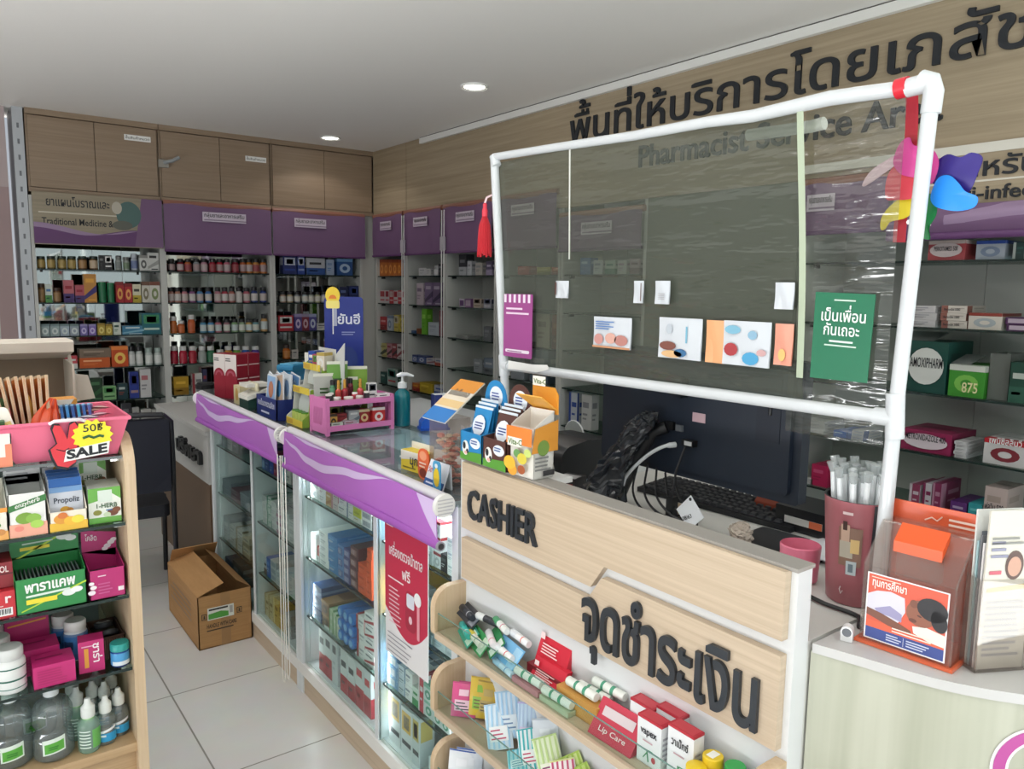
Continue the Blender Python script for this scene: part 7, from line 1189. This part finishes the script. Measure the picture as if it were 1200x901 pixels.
P_(176, 214, .075, .145, '#8A6A5A'); P_(180, 194, .115, .15, '#C8A894', .0014); P_(183, 190, .14, .156, '#4A3430', .0016); P_(178, 200, .09, .12, '#B8B0A0', .0015); P_(196, 210, .1, .125, '#D8B87A', .0016); P_(190, 207, .06, .085, '#B8C4C8', .0018); P_(194, 202, .065, .08, '#6A7A84', .002); P_(182, 198, .168, .173, '#E0C8C8', .0014); m.build('photo_print', t, label='printed picture'); m = MB(); m.tube([A(182, .035, .002), A(180, .03, .002), A(183, .022, .002), A(186, .028, .002)], .001, M('#E8DCDC'), 5); m.build('ribbon_print', t, label='pale ribbon print')
for k in range(34):
    a = k*2.4; r_ = .008+.041*((k*7) % 34)/34; x, y = r_*math.cos(a), r_*math.sin(a); lean = .12
    o = MB().tube([(x*.75, y*.75, .012), (x, y, .17), (x*(1+lean), y*(1+lean), .222+.014*(k % 4)/3)], .005, M('#E4E8EA', .3), 8).tube([(x*(1+lean), y*(1+lean), .222+.014*(k % 4)/3), (x*(1.1+lean), y*(1.1+lean), .238+.016*(k % 4)/3)], [.006, .0085], clear('straw_wrap', '#E8ECEC', .35, '#E0E4E4', .2) if k == 0 else bpy.data.materials['straw_wrap'], 6)
    o.build('wrapped_straw', None, (1.305, .69, Z1), 0, 'white paper wrapped drinking straw standing in the rose brown cup', 'straw', 'wrapped straws in the cup')
t = thing('donation_box', 'clear acrylic donation box with orange back and boy picture', 'donation box', (1.148, .595, Z1), R(5))
# local: x along -Y world handled by explicit axes below (front faces -x)
def B(m, x0, x1, y0, y1, z0, z1, mat): return m.box(x0, x1, y0, y1, z0, z1, mat)
BW, BD, BH, BHB = .134, .10, .125, .185        # width (y), depth (x), front and back heights
m = MB(); B(m, -.006, BD+.004, -BW-.005, .005, 0, .005, M('#E8704A', .3)); m.build('base', t, label='orange base')
m = MB(); B(m, 0, .003, -BW, 0, .005, BH, ACRYL)
for y in (-BW, -.003): m.prism([(.003, .005), (BD, .005), (BD, BHB), (.045, BHB), (.003, BH)], 'x', 0, 0, ACRYL) if 0 else m.prism([(.003, .005), (BD-.003, .005), (BD-.003, BHB), (.06, BHB), (.003, BH)], 'y', y, y+.003, ACRYL)
m.prism([(0, BH), (.06, BHB), (.0585, BHB+.003), (-.002, BH+.003)], 'y', -BW, 0, ACRYL); B(m, .06, BD, -BW, 0, BHB-.001, BHB+.002, ACRYL); m.build('case', t, label='clear case')
m = MB(); B(m, BD-.003, BD, -BW, 0, .005, BHB+.03, M('#E0603A', .35)); m.build('back_panel', t, label='orange back panel')
m = MB(); m.prism([(.018, BH+.028), (.046, BH+.055), (.046, BH+.068), (.018, BH+.045)], 'y', -.105, -.035, M('#E85A24', .35)); m.build('slot_cover', t, label='orange slot cover'); 
m = MB(); B(m, .02, .044, -.1, -.04, BH-.01, BH+.03, ACRYL); m.build('slot_chute', t)
m = MB(); n = Vector((-1, 0, 0)); e = -.0016
def fp(u, v, l=0): return (e-l, -.010-(BW-.02)*u, .012+(BH-.022)*v)
def fq(u0, u1, v0, v1, c, l=0): m.quad([fp(u0, v0, l), fp(u1, v0, l), fp(u1, v1, l), fp(u0, v1, l)], M(c, .4))
def fe(u, v, a, b, c, l, rot=0, n_=20):
    ps = []
    for q in range(n_):
        x, y = a*math.cos(2*math.pi*q/n_), b*math.sin(2*math.pi*q/n_); ps.append(fp(u+x*math.cos(rot)-y*math.sin(rot), v+x*math.sin(rot)+y*math.cos(rot), l))
    m.add(ps, [tuple(range(n_))], M(c, .4))
fq(-.02, 1.02, -.02, 1.02, '#EDEAEA'); fq(0, 1, .26, 1, '#D8583E', .0003); fq(0, 1, 0, .17, '#34488E', .0003); fq(0, 1, .17, .28, '#E0603E', .0004)
m.add([fp(u, v, .0005) for u, v in ((0, .45), (0, .68), (.12, .76), (.3, .8), (.48, .76), (.5, .55), (.42, .36), (.2, .42))], [tuple(range(8))], M('#D4D0DC', .4))       # white shirt
m.add([fp(u, v, .0006) for u, v in ((.1, .48), (.3, .58), (.46, .5), (.46, .38), (.3, .42), (.15, .42))], [tuple(range(6))], M('#9A94B8', .4))
m.add([fp(u, v, .0008) for u, v in ((0, .36), (0, .47), (.2, .43), (.42, .36), (.58, .30), (.6, .25), (.5, .24), (.3, .27))], [tuple(range(8))], M('#7A4A38', .4))  # forearm
m.add([fp(u, v, .0007) for u, v in ((.6, .38), (.78, .42), (1, .38), (1, .2), (.8, .22), (.62, .28))], [tuple(range(6))], M('#DCE0D4', .4))      # pages
fe(.70, .60, .19, .20, '#8E5640', .0009, -.3); fe(.83, .70, .19, .17, '#1E1C20', .0011, -.2); fe(.92, .56, .10, .16, '#1E1C20', .0011, .2); fe(.60, .72, .05, .06, '#7A4836', .0010); fe(.60, .47, .05, .03, '#6A3A2C', .0012); fe(.68, .56, .03, .012, '#4A2A22', .0013, -.3)
lines(m, fp(.35, .20, .0008), (0, -1, 0), (0, 0, 1), .06, .009, 2, M('#F0DCD0')); lines(m, fp(.28, .04, .0006), (0, -1, 0), (0, 0, 1), .024, .012, 3, M('#C8D0E4')); lines(m, fp(.54, .04, .0006), (0, -1, 0), (0, 0, 1), .034, .012, 3, M('#C8D0E4')); fq(.5, .505, .02, .15, '#DCE0EC', .0006)
write(m, 'ทุนการศึกษา', fp(.05, .83, .0008), (0, -1, 0), (0, 0, 1), .017, '#F4E8E0', .02, 0, .052); lines(m, fp(.04, .955, .0006), (0, -1, 0), (0, 0, 1), .045, .003, 1, M('#F4D8C8'))
m.build('front_poster', t, label='poster of a boy in white shirt writing')
m = MB(); lines(m, (BD-.0036, -.085, BHB+.004), (0, -1, 0), (0, 0, 1), .055, .016, 2, M('#F4D8C8')); m.tube([(BD-.004, -.05, BHB+.006), (BD-.004, -.06, BHB+.012), (BD-.004, -.068, BHB+.008), (BD-.004, -.075, BHB+.016)], .0012, M('#F0D0C0'), 5); m.build('back_print', t, label='white print on the orange back')
t = thing('brochure_holder', 'clear brochure holder with leaflets at the right of the donation box', 'brochure holder', (1.184, .438, Z1), R(62))
m = MB(); B(m, 0, .002, -.085, 0, 0, .14, ACRYL); B(m, .03, .032, -.085, 0, 0, .17, ACRYL); B(m, 0, .032, -.002, 0, 0, .14, ACRYL); B(m, 0, .032, -.085, -.083, 0, .14, ACRYL); B(m, 0, .032, -.085, 0, 0, .003, ACRYL); m.build('case', t, label='clear case')
for k, (x, c, h, tilt, lb) in enumerate(((.0055, '#D8D4C8', .24, .5, 'cream leaflet with a face picture, front one in the brochure holder'), (.0105, '#E2E0E0', .19, .2, 'white leaflet, second from the front in the brochure holder'), (.0155, '#7A7C80', .2, 0, 'grey leaflet in the middle of the brochure holder'), (.0205, '#A8C8CC', .19, -.2, 'pale teal leaflet in the brochure holder'), (.0255, '#E0E2DE', .235, -.5, 'white leaflet, rearmost in the brochure holder'))):
    m = MB(); B(m, -.0015, .0015, -.038, .038, 0, h, M(c, .6))
    if k == 0: m.add([(-.002, -.008+y, .158+z) for y, z in ell(0, 0, .015, .022)], [tuple(range(20))], M('#5A4038')).add([(-.0024, -.008+y, .156+z) for y, z in ell(0, 0, .011, .015)], [tuple(range(20))], M('#C89A84')); lines(m, (-.002, .032, .17), (0, -1, 0), (0, 0, 1), .03, .03, 3, M('#8A8AA0')); lines(m, (-.002, .032, .19), (0, -1, 0), (0, 0, 1), .06, .014, 2, M('#8A8A84')); m.quad([(-.002, .034, .118), (-.002, -.034, .122), (-.002, -.034, .13), (-.002, .034, .124)], M('#D8B84A')); lines(m, (-.002, .032, .02), (0, -1, 0), (0, 0, 1), .06, .09, 10, M('#A8A8A8')); lines(m, (-.002, .032, .145), (0, -1, 0), (0, 0, 1), .025, .012, 1, M('#C85A6A'))
    else: lines(m, (-.002, .03, .04), (0, -1, 0), (0, 0, 1), .055, h-.06, 8, M('#8A9098'))
    rz_ = R(62); ox, oy = x*math.cos(rz_)+.0425*math.sin(rz_), x*math.sin(rz_)-.0425*math.cos(rz_)
    m.build('leaflet', None, (1.184+ox, .438+oy, Z1+.0035), 0, lb, 'leaflet', 'leaflets in the brochure holder', rot=(0, R(-tilt), rz_))
t = thing('alarm_button', 'small white block with grey round button on the rounded counter', 'button', (1.133, .606, Z1), R(20))
m = MB().prism([(-.009, 0), (.009, 0), (.009, .016)] + arc(0, .016, .009, 0, 180, 8)[1:], 'x', -.008, .008, M('#ECECEC', .35)); m.build('block', t); m = MB(); m.T = Matrix.Translation((-.008, 0, .015)) @ Matrix.Rotation(R(-90), 4, 'Y'); m.lathe([(0, .0012), (.006, .0012), (.007, 0)], M('#6A6E74', .4), 16); m.build('button', t, label='grey button')
crumple(MB(), [(1.40, .42, 1.003), (1.40, .42, 1.06), (1.40, .41, 1.12), (1.40, .41, 1.15)], [.07, .075, .06, .02], M('#1E2026', .25), seed=12).build('black_bag', None, None, 0, 'black plastic bag at the right edge behind the brochure holder', 'plastic bag')
MB().prism([(0, 0), (.02, 0), (.03, .12), (.01, .12)], 'y', -.1, .1, M('#B8BCC4', .4)).build('grey_panel', None, (1.52, .42, Z1), R(10), 'pale grey panel standing behind the black bag, right edge', 'panel')

# ------------------------------------------------------------------ chair, carton and far desk
t = thing('chair', 'black padded chair with dark metal frame beside the carton', 'chair', (.69, 4.13, 0), R(-6))
FR = M('#23252A', .3)
for x in (-.215, .215): MB().tube([(x, -.24, 0), (x, -.20, .44), (x, -.235, .70), (x*.97, -.27, .90), (x*.8, -.28, .935)], .0125, FR, 10).build('rear_leg', t); MB().tube([(x, .24, 0), (x, .20, .43)], .0125, FR, 10).build('front_leg', t)
MB().tube([(-.172, -.28, .935), (-.1, -.283, .94), (.1, -.283, .94), (.172, -.28, .935)], .0125, FR, 10).build('top_rail', t)
MB().prism(rrect(-.2, .2, -.2, .21, .04), 'z', .42, .48, M('#1A1D26', .7)).build('seat', t)
MB().grid(lambda u, v: (-.2+.4*u, -.255-.03*v-.01*math.sin(u*3.14), .56+.355*v), 8, 8, M('#171B28', .75)).grid(lambda u, v: (-.2+.4*u, -.215-.03*v+.012*math.sin(u*3.14), .56+.355*v), 8, 8, M('#171B28', .75)).prism([(-.2, .56), (.2, .56), (.2, .915), (-.2, .915)], 'y', -.262, -.235, M('#171B28', .75)).build('backrest', t)
t = thing('cardboard_carton', 'brown cardboard carton with half open flaps on the tiled floor', 'carton', (.927, 3.52, 0), 0)
cx0, cx1, cy0, cy1, ch = -.114, .112, -.26, .255, .235
m = MB()
for a in ((cx0, cx0+.004, cy0, cy1), (cx1-.004, cx1, cy0, cy1), (cx0, cx1, cy0, cy0+.004), (cx0, cx1, cy1-.004, cy1)): m.box(*a, .002, ch, CARD)
m.box(cx0, cx1, cy0, cy1, .001, .005, CARD).box(cx0+.01, cx1-.01, cy0+.01, cy1-.01, .005, .02, M('#3A2A1C')); m.build('box', t)
MB().prism([(cx0, ch), (cx0+.003, ch+.003), (-.005, ch+.045), (-.008, ch+.041)], 'y', cy0, cy1, CARD).build('flap', t); MB().prism([(cx1, ch), (cx1-.003, ch+.003), (.045, ch+.05), (.048, ch+.045)], 'y', cy0, cy1, CARD).build('flap', t); MB().prism([(cy1, ch), (cy1-.003, ch+.003), (cy1-.06, ch+.075), (cy1-.057, ch+.077)], 'x', cx0+.01, cx1-.01, CARD).build('flap', t)
m = MB().box(-.075, .035, cy0-.0012, cy0, .125, .178, M('#DADCD4')); e = cy0-.0014
m.quad([(-.072, e, .129), (.012, e, .129), (.012, e, .15), (-.02, e, .158), (-.072, e, .152)], M('#4E9A3E')).quad([(-.07, e, .166), (.01, e, .166), (.01, e, .174), (-.07, e, .174)], M('#3A3A34')).quad([(.017, e, .14), (.03, e, .14), (.03, e, .172), (.017, e, .172)], M('#A8A8A4')); m.build('label', t, label='white and green label')
m = MB(); write(m, 'HANDLE WITH CARE', (-.08, e+.001, .09), (1, 0, 0), (0, 0, 1), .025, '#33281C', .02, 0, .125); lines(m, (-.08, e+.001, .076), (1, 0, 0), (0, 0, 1), .12, .008, 1, M('#4A3A28'), .7, .1)
for x in (-.1, .047): m.quad([(x, e+.0008, .13), (x+.022, e+.0008, .13), (x+.022, e+.0008, .157), (x, e+.0008, .157)], M('#3E3222')).quad([(x+.003, e+.0004, .133), (x+.019, e+.0004, .133), (x+.019, e+.0004, .154), (x+.003, e+.0004, .154)], M('#A07A4C')).quad([(x+.007, e, .136), (x+.015, e, .136), (x+.013, e, .151), (x+.009, e, .151)], M('#3E3222'))
for q in range(4): m.quad([(cx0-.0006, .2-.04*(q % 2), .09+.025*q), (cx0-.0006, -.15, .09+.025*q-.0), (cx0-.0006, -.15, .10+.025*q), (cx0-.0006, .2-.04*(q % 2), .10+.025*q)], M('#8A6844'))
m.box(-.02, .02, cy0-.0005, cy0, .002, .235, M('#A07A50', .3)); m.build('print', t, label='dark printed marks')
t = thing('far_desk', 'white and brown desk with black raised letters beyond the showcases', 'desk', (0, 0, 0))
MB().box(1.052, 1.45, 3.9, 5.0, 0, .55, M('#6E5844', .5)).build('lower_body', t, label='brown wood lower front'); MB().box(1.05, 1.45, 3.9, 5.0, .55, .80, M('#C4C5C2', .5)).build('upper_body', t, label='white upper front'); MB().box(1.04, 1.46, 3.9, 5.0, .80, .82, M('#CBCBC8', .4)).build('top', t)
m = MB(); write(m, 'ปรึกษา', (1.05, 4.47, .64), (0, -1, 0), (0, 0, 1), .1, BLACK, .05, .02, .48); m.build('lettering', t, label='black raised letters')
t = MB().lathe([(.034, 0), (.037, .003), (.046, .165), (.047, .168)], M('#6A6E70', .35), 24).build('tumbler', None, (1.15, 4.28, .8208), 0, 'grey tumbler with black lid on the far white desk', 'tumbler'); MB().lathe([(.049, .168), (.05, .172), (.05, .19), (.044, .195), (.04, .2)], BLACK, 24).build('lid', t, label='black lid')
m = MB().box(-.03, .03, -.02, .02, 0, .06, M('#C8B8B8')).quad([(-.0306, .018, .01), (-.0306, -.018, .01), (-.0306, -.018, .04), (-.0306, .018, .04)], M('#A8303C')); m.build('medicine_box', None, (1.12, 3.97, .8208), 0, 'white and red box at the near end of the far white desk', 'box')

# ------------------------------------------------------------------ goods in the cashier racks
RG = 'goods in the cashier racks'
def rr(i): return (.699, .4928, .2868)[i]
def tube_pack(x, y, z, L, r, cols, tilt, rz, lb, card=None):
    "lip balm stick on a printed backing card; long axis along local y"
    t = thing('lip_balm_pack', lb, 'lip balm', (x, y, z), 0, RG); t.rotation_euler = (0, R(tilt), R(rz))
    if card: MB().box(-card[0]/2, card[0]/2, -L/2-.012, L/2+.012, 0, .0015, M(card[1])).box(-card[0]/2+.004, card[0]/2-.004, -L/2-.008, -L/2+.02, .0015, .0018, M(card[2])).build('card', t)
    m = MB(); m.T = Matrix.Translation((0, -L/2, r+.002)) @ Matrix.Rotation(R(-90), 4, 'X'); k = .62
    m.lathe([(r*.9, 0), (r, .002), (r, L*.3), (r, L*.34), (r, L*k)], [M(cols[0]), M(cols[0]), M(cols[2]), M(cols[0])], 14).lathe([(r*1.03, L*k), (r*1.03, L*.96), (r*.8, L)], M(cols[1]), 14); m.build('stick', t)
LX = .998
for k, (x, dy, dz, cols, tilt, rz, lb, card) in enumerate((
    (1.01, 1.50, .05, ('#2A2E38', '#1E2028', '#A8ACB4'), -40, -12, 'black lip balm pack at the left end of upper rack', (.04, '#2E323C', '#8A8E98')),
    (.99, 1.475, .02, ('#3ABAB0', '#2A9A94', '#D8E8DC'), -48, -20, 'turquoise lip balm pack lying low at left end of upper rack', (.045, '#3AA890', '#DCE8D8')),
    (1.02, 1.43, .055, ('#2A2E34', '#D8DCDC', '#3A4048'), -35, 8, 'black tube with clear end, upper rack, behind the green packs', None),
    (.985, 1.425, .02, ('#E8E4D8', '#D8C84A', '#4A9A4A'), -50, -14, 'green card pack with yellow and white stick, upper rack', (.045, '#3E9A5A', '#C8DCC8')),
    (.995, 1.375, .035, ('#E8E0E4', '#D8D8DC', '#C8405A'), -46, -26, 'green card pack with white and pink stick, upper rack', (.05, '#2E8A50', '#E0E8E0')),
    (1.02, 1.375, .06, ('#E4E8E4', '#4A9A6A', '#C85A74'), -30, -14, 'white stick with green cap leaning at the back of upper rack', None),
    (.988, 1.315, .03, ('#EDEDED', '#E0E4E8', '#D83A44'), -50, -8, 'pale blue card pack with white and red stick, upper rack', (.06, '#7AB8E4', '#A8D4F0')),
    (1.022, 1.305, .055, ('#EDEDED', '#E0E4E8', '#D8503A'), -28, -6, 'white and orange stick at the back beside blue card pack', None))):
    tube_pack(x, dy, rr(0)+dz, .075, .0085, cols, tilt, rz, lb, card)
for k, (x, y, dz, lb) in enumerate(((.975, 1.30, .012, 'pale blue card pack lying lowest at the glass strip, upper rack'),)): tube_pack(x, y, rr(0)+.006, .08, .007, ('#C8E0F0', '#A8CCE8', '#5A9AD0'), -60, -6, lb, (.05, '#6AACE0', '#C8E4F4'))
for k, (x, y, z, tl, h) in enumerate(((1.025, 1.205, .05, 0, .07), (.996, 1.19, .018, 0, .05))):
    m = MB().prism([(-.006, 0), (.02, 0), (.034, h), (.02, h)], 'y', -.05, .05, M('#D02A3E')); d = Vector((.026, 0, h)).normalized(); q = Vector((-.001, 0, .0003)); lines(m, Vector((.0, .035, h*.35))+q, (0, -1, 0), d, .06, h*.35, 4, M('#F0D0D0')); m.prism([(.006, h*.75), (.0065, h*.75), (.009, h*.95), (.0085, h*.95)], 'y', .03, .044, M('#F0D8D8'))
    m.build('red_box', None, (x, y, rr(0)+z-.018*(1 if k == 0 else 1)), 0, 'bright red box with white print, %s of the pair in the upper rack' % ('rear upper' if k == 0 else 'front'), 'box', RG)
MB().box(-.02, .015, -.055, .055, 0, .031, M('#8A2A34')).build('red_box', None, (1.022, 1.205, rr(0)), 0, 'dark red carton hidden under the rear red box, upper rack', 'box', RG)
def cyl(x, y, z, L, r, cols, rz, lb, tilt=0):
    m = MB(); m.T = Matrix.Rotation(R(-90), 4, 'X'); m.lathe([(r*.9, -L/2), (r, -L/2+.002), (r, -L*.2), (r, -L*.1), (r, L*.12), (r, L*.2), (r, L/2-.002), (r*.9, L/2)], [M(cols[0]), M(cols[0]), M(cols[1]), M(cols[0]), M(cols[1]), M(cols[0]), M(cols[2])], 16)
    return m.build('balm_stick', None, (x, y, z), 0, lb, 'balm stick', RG, rot=(R(tilt), 0, R(rz)))
ST = ('#E4E8E0', '#4A9A7A', '#C8D0C8')
for k, (x, y, z, lb) in enumerate(((.972, 1.215, .024, 'white and green stick lying before the red boxes, upper rack'), (.972, 1.12, .022, 'white and green stick by the glass strip, right of the first'), (.998, 1.075, .052, 'white and green stick on the amber tray, upper rack'), (1.018, 1.06, .045, 'white and green stick behind the amber tray'), (1.03, 1.03, .062, 'grey green stick at the white back of the rack'))): cyl(x, y, rr(0)+z, .085, .0095, ST, (2, 3, 0, 4, 2)[k], lb)
MB().box(-.018, .018, -.06, .06, 0, .04, M('#C8924A')).build('amber_tray', None, (1.0, 1.075, rr(0)), R(0), 'amber box under a white and green stick, upper rack', 'box', RG)
MB().box(-.012, .012, -.045, .045, 0, .012, M('#C88A94')).build('pink_card', None, (.972, 1.215, rr(0)), 0, 'pink card under the first white and green stick', 'card', RG)
MB().box(-.011, .011, -.045, .045, 0, .011, M('#B8C4A8')).build('green_card', None, (.972, 1.12, rr(0)), 0, 'pale green card under the second white and green stick', 'card', RG)
MB().box(-.01, .01, -.04, .04, 0, .035, M('#A8B0B4')).build('grey_tray', None, (1.02, 1.06, rr(0)), 0, 'grey tray behind the amber box, upper rack', 'tray', RG) if 0 else None
t = MB().prism([(-.02, 0), (.012, 0), (.03, .055), (.022, .06)], 'y', -.055, .055, M('#C83A50')).build('lip_oil_pack', None, (.985, .965, rr(0)), R(2), 'rose red pack with clear window and white print, upper rack', 'box', RG); m = MB(); d = Vector((.042, 0, .06)).normalized(); q = Vector((-.001, 0, .0007)); write(m, 'Lip Care', Vector((-.012, .035, .0115))+q, (0, -1, 0), d, .014, '#F4E0E0', .01, 0, .07); m.build('print', t, label='white print'); m = MB(); m.quad([Vector((.004, .04, .034))+q, Vector((.004, -.04, .034))+q, Vector((.014, -.04, .049))+q, Vector((.014, .04, .049))+q], M('#D8C8CC')); m.build('window_patch', t, label='pale window')
for k, (x, y, h, lb, wd) in enumerate(((.992, .875, .088, 'white and red box with black Latin word, upper rack', 'vapex'), (1.0, .81, .098, 'white and red box with black Thai word, upper rack', 'วาเป๊กซ์'), (1.024, .925, .085, 'white and red box, left one behind the two front boxes', ''), (1.03, .865, .095, 'white and red box, right one behind the two front boxes', ''))):
    y -= .0; m = MB().box(-.0135, .0135, -.0285, .0285, 0, h, M('#E4E6E8')).box(-.0137, .0137, -.0287, .0287, h-.004, h+.001, M('#B82A3A')).quad([(-.012, -.024, h+.0012), (.012, -.024, h+.0012), (.012, .024, h+.0012), (-.012, .024, h+.0012)], M('#C8424E')); e = -.0142
    if wd: write(m, wd, (e, .02, h*.66), (0, -1, 0), (0, 0, 1), .019, INK, .02, 0, .038); 
    m.tube([(e, .012, .012), (e, .0, .03), (e, -.01, .03)], .001, M('#4A9A6A'), 5).tube([(e, .004, .03), (e, .0, .008)], .001, M('#3A8A5A'), 5); lines(m, (e, .014, h*.5), (0, -1, 0), (0, 0, 1), .026, .006, 1, M('#C8A0A8')); m.add([(e, -.012+y_, .016+z_) for y_, z_ in ell(0, 0, .005, .006, 10)], [tuple(range(10))], M('#C04A54')); lines(m, (-.01, -.0287, .02), (1, 0, 0), (0, 0, 1), .018, .05, 5, M('#A8A8B0'))
    m.build('medicine_box', None, (x, y, rr(0)), 0, lb, 'box', RG)
for k, (x, y, cb, cc, h, lb) in enumerate(((.975, .765, '#3E8A5A', '#E8C82A', .062, 'small bottle with yellow cap, front one by the glass strip'), (1.005, .755, '#3A5A4A', '#E0C02A', .075, 'small bottle with yellow cap, rear one beside the white boxes'), (.972, .722, '#E0DEDA', '#E8602A', .055, 'small bottle with orange cap, left of two'), (1.012, .715, '#D8DCD4', '#2EA04A', .075, 'small bottle with green cap, rear one'), (.985, .688, '#D8DCD4', '#3AA84E', .062, 'small bottle with green cap and white label on top'), (1.018, .676, '#C8BCD0', '#6A3AA8', .072, 'small bottle with violet cap'), (.968, .675, '#E0DEDA', '#E8602A', .05, 'small bottle with orange cap, right of two'))):
    t = MB().lathe([(.0145, 0), (.016, .003), (.016, h*.62), (.0155, h*.66)], M(cb, .2), 18).build('inhaler_bottle', None, (x, y, rr(0)), 0, lb + ', upper rack', 'bottle', RG); MB().lathe([(.017, h*.64), (.0175, h*.66), (.0175, h*.98), (.016, h)], M(cc, .4), 20).build('cap', t)
    if k in (1, 4): MB().box(-.01, .01, -.007, .007, h, h+.0008, PAPER).build('label', t, label='white label on the cap')
def sachet(x, y, z, w_, h, cols, tilt, rz, roll_, lb, word=None, striped=None):
    "pillow pack standing on its lower edge, front faces -x in local frame before rotation"
    t = thing('sachet', lb, 'sachet', (x, y, z), 0, RG); t.rotation_euler = (R(roll_), R(tilt), R(rz))
    f = lambda s: (lambda u, v: (s*(.0065*math.sin(u*math.pi)**.7*math.sin(v*math.pi)**.7+.0004)+.0007*math.sin(9*v+5*u), w_/2-w_*u, h*v))
    MB().grid(f(-1), 10, 10, M(cols[0], .3)).grid(f(1), 10, 10, M(cols[1], .3)).build('pouch', t)
    m = MB(); e = -.009; 
    P = lambda u, v: (-(.0065*max(0, math.sin(u*math.pi))**.7*max(0, math.sin(v*math.pi))**.7+.0014), w_/2-w_*u, h*v)
    def patch(u0, u1, v0, v1, c, du=0, l=.0): m.grid(lambda a, b: tuple(Vector(P(u0+(u1-u0)*a+du*b, v0+(v1-v0)*b))+Vector((-l, 0, 0))), 4, 6, M(c, .35))
    if striped:
        for q in range(5): patch(.02+q*.2, .1+q*.2, .03, .97, striped, .0 if len(cols) < 4 else .06)
    patch(.14, .86, .18, .5, cols[2], 0, .0006); patch(.3, .7, .62, .8, cols[2], 0, .0006) if not striped else None
    for q in range(3): patch(.2, .78-.1*q, .22+q*.09, .25+q*.09, cols[3] if len(cols) > 3 else '#4A4A5A', 0, .0012)
    if word: write(m, word, (-.010, w_*.28, h*.4), (0, -1, 0), (0, 0, 1), .016, INK, .015, 0, w_*.5)
    patch(.01, .99, .965, .995, cols[1]); m.build('print', t)
z = rr(1)+.002
for a in (
    (.985, 1.49, z, .062, .082, ('#D8528A', '#B83A70', '#F0C8D8', '#3A2A3A'), 18, 44, 0, 'bright pink candy sachet at the left end of middle rack', None),
    (1.0, 1.485, z+.002, .06, .08, ('#C84A80', '#A83468', '#E8B8CC', '#5A2A44'), 16, 44, 0, 'second pink candy sachet right behind the front pink one', None),
    (1.012, 1.45, z+.012, .065, .092, ('#D8B83A', '#B89A2E', '#8AB83A', '#6A4A1E'), 16, 40, 0, 'yellow and green sachet behind the pink ones', None),
    (1.02, 1.435, z+.008, .06, .09, ('#C8A83A', '#A88A2E', '#B8A05A', '#5A4A2E'), 14, 38, 0, 'second yellow sachet standing behind the first yellow one', None),
    (.982, 1.325, z, .062, .10, ('#D4E4F0', '#A8C8E0', '#F0F2F4', '#C04A6A'), 30, 34, -18, 'white and pale blue tissue sachet leaning forward, front one', None, '#A8D0EC'),
    (1.008, 1.32, z+.02, .058, .105, ('#C8DCEC', '#A0C4DC', '#DCE8F0', '#6A8AB0'), 22, 34, -16, 'pale blue striped tissue sachet behind the front one', None, '#A0C8E8'),
    (1.018, 1.27, z+.012, .05, .105, ('#C4DCF0', '#B0A8D8', '#D8C8E4', '#5A4A9A'), 16, 30, -8, 'lilac and blue tissue sachet between blue and turquoise ones', None, '#B4CCE8'),
    (.988, 1.215, z+.004, .05, .088, ('#E0EAEC', '#3AA8B0', '#EDF0F0', '#C03A5A'), 28, 32, -20, 'turquoise striped tissue sachet leaning at the front', None, '#3AB0B8'),
    (.968, 1.235, z+.0, .05, .05, ('#A8D8E0', '#5AB0C4', '#D0E8EC', '#3A8AA0'), 52, 32, -24, 'turquoise sachet lying low against the glass strip', None, '#5AB8C8'),
    (1.022, 1.195, z+.016, .06, .10, ('#D0D8E0', '#B0BCC8', '#DCE4EA', '#5A6A80'), 10, 30, -14, 'silver white tissue sachet at the back of the middle rack', None),
    (.992, 1.14, z+.004, .058, .105, ('#D8E4C0', '#A8C47A', '#EFEFDC', '#8A3A6A'), 26, 34, -24, 'pale green tissue sachet leaning in the middle of rack', None, '#B8D08A'),
    (1.018, 1.085, z+.006, .06, .085, ('#CFE08A', '#A8C850', '#DCE8B0', '#7A9A3A'), 20, 28, -34, 'lime checked sachet at the back, left of two', None, '#A8CC4A'),
    (1.022, 1.055, z-.0, .06, .082, ('#C4DC7A', '#A0C44A', '#D8E8A8', '#7A9A3A'), 16, 28, -38, 'lime checked sachet at the back, right of two', None, '#A0C844'),
    (.985, 1.09, z, .055, .085, ('#EFE8E8', '#D8DC8A', '#F4F0F0', '#A83A6A'), 30, 34, -20, 'white, yellow and crimson striped sachet, left of two', None, '#C04A70'),
    (.99, 1.035, z, .06, .08, ('#EFE4E8', '#B83A6A', '#F4F0F2', '#8A2A54'), 26, 34, -24, 'white and crimson striped sachet, right of two', None, '#B8386A'),
    (.985, .96, z, .06, .08, ('#E8DCE4', '#B83A6A', '#F4F0F2', '#8A2A54'), 24, 34, -20, 'crimson striped sachet farther right, cut by the photo edge', None, '#B8386A'),
    (.988, 1.505, rr(2)+.002, .07, .098, ('#E8ECF0', '#2A52A8', '#F0F2F6', '#2A52A8'), 14, 40, 0, 'white mask packet with dark blue swirl in the lowest rack', None),
    (1.004, 1.495, rr(2)+.004, .07, .1, ('#DCE2EA', '#3A5CA8', '#E8ECF2', '#2A3A6A'), 12, 40, 0, 'white mask packet behind the one with dark blue swirl', None),
    (.99, 1.40, rr(2)+.002, .075, .09, ('#8ACBE4', '#4AA8D0', '#B8E0F0', '#24506A'), 22, 30, -10, 'sky blue wipes packet with black word in the lowest rack', 'ISIS'),
    (1.012, 1.37, rr(2)+.004, .07, .09, ('#7ABCE0', '#3A98C8', '#A8D4EC', '#24506A'), 16, 30, -10, 'sky blue wipes packet behind the one with black word', None)): sachet(*a)
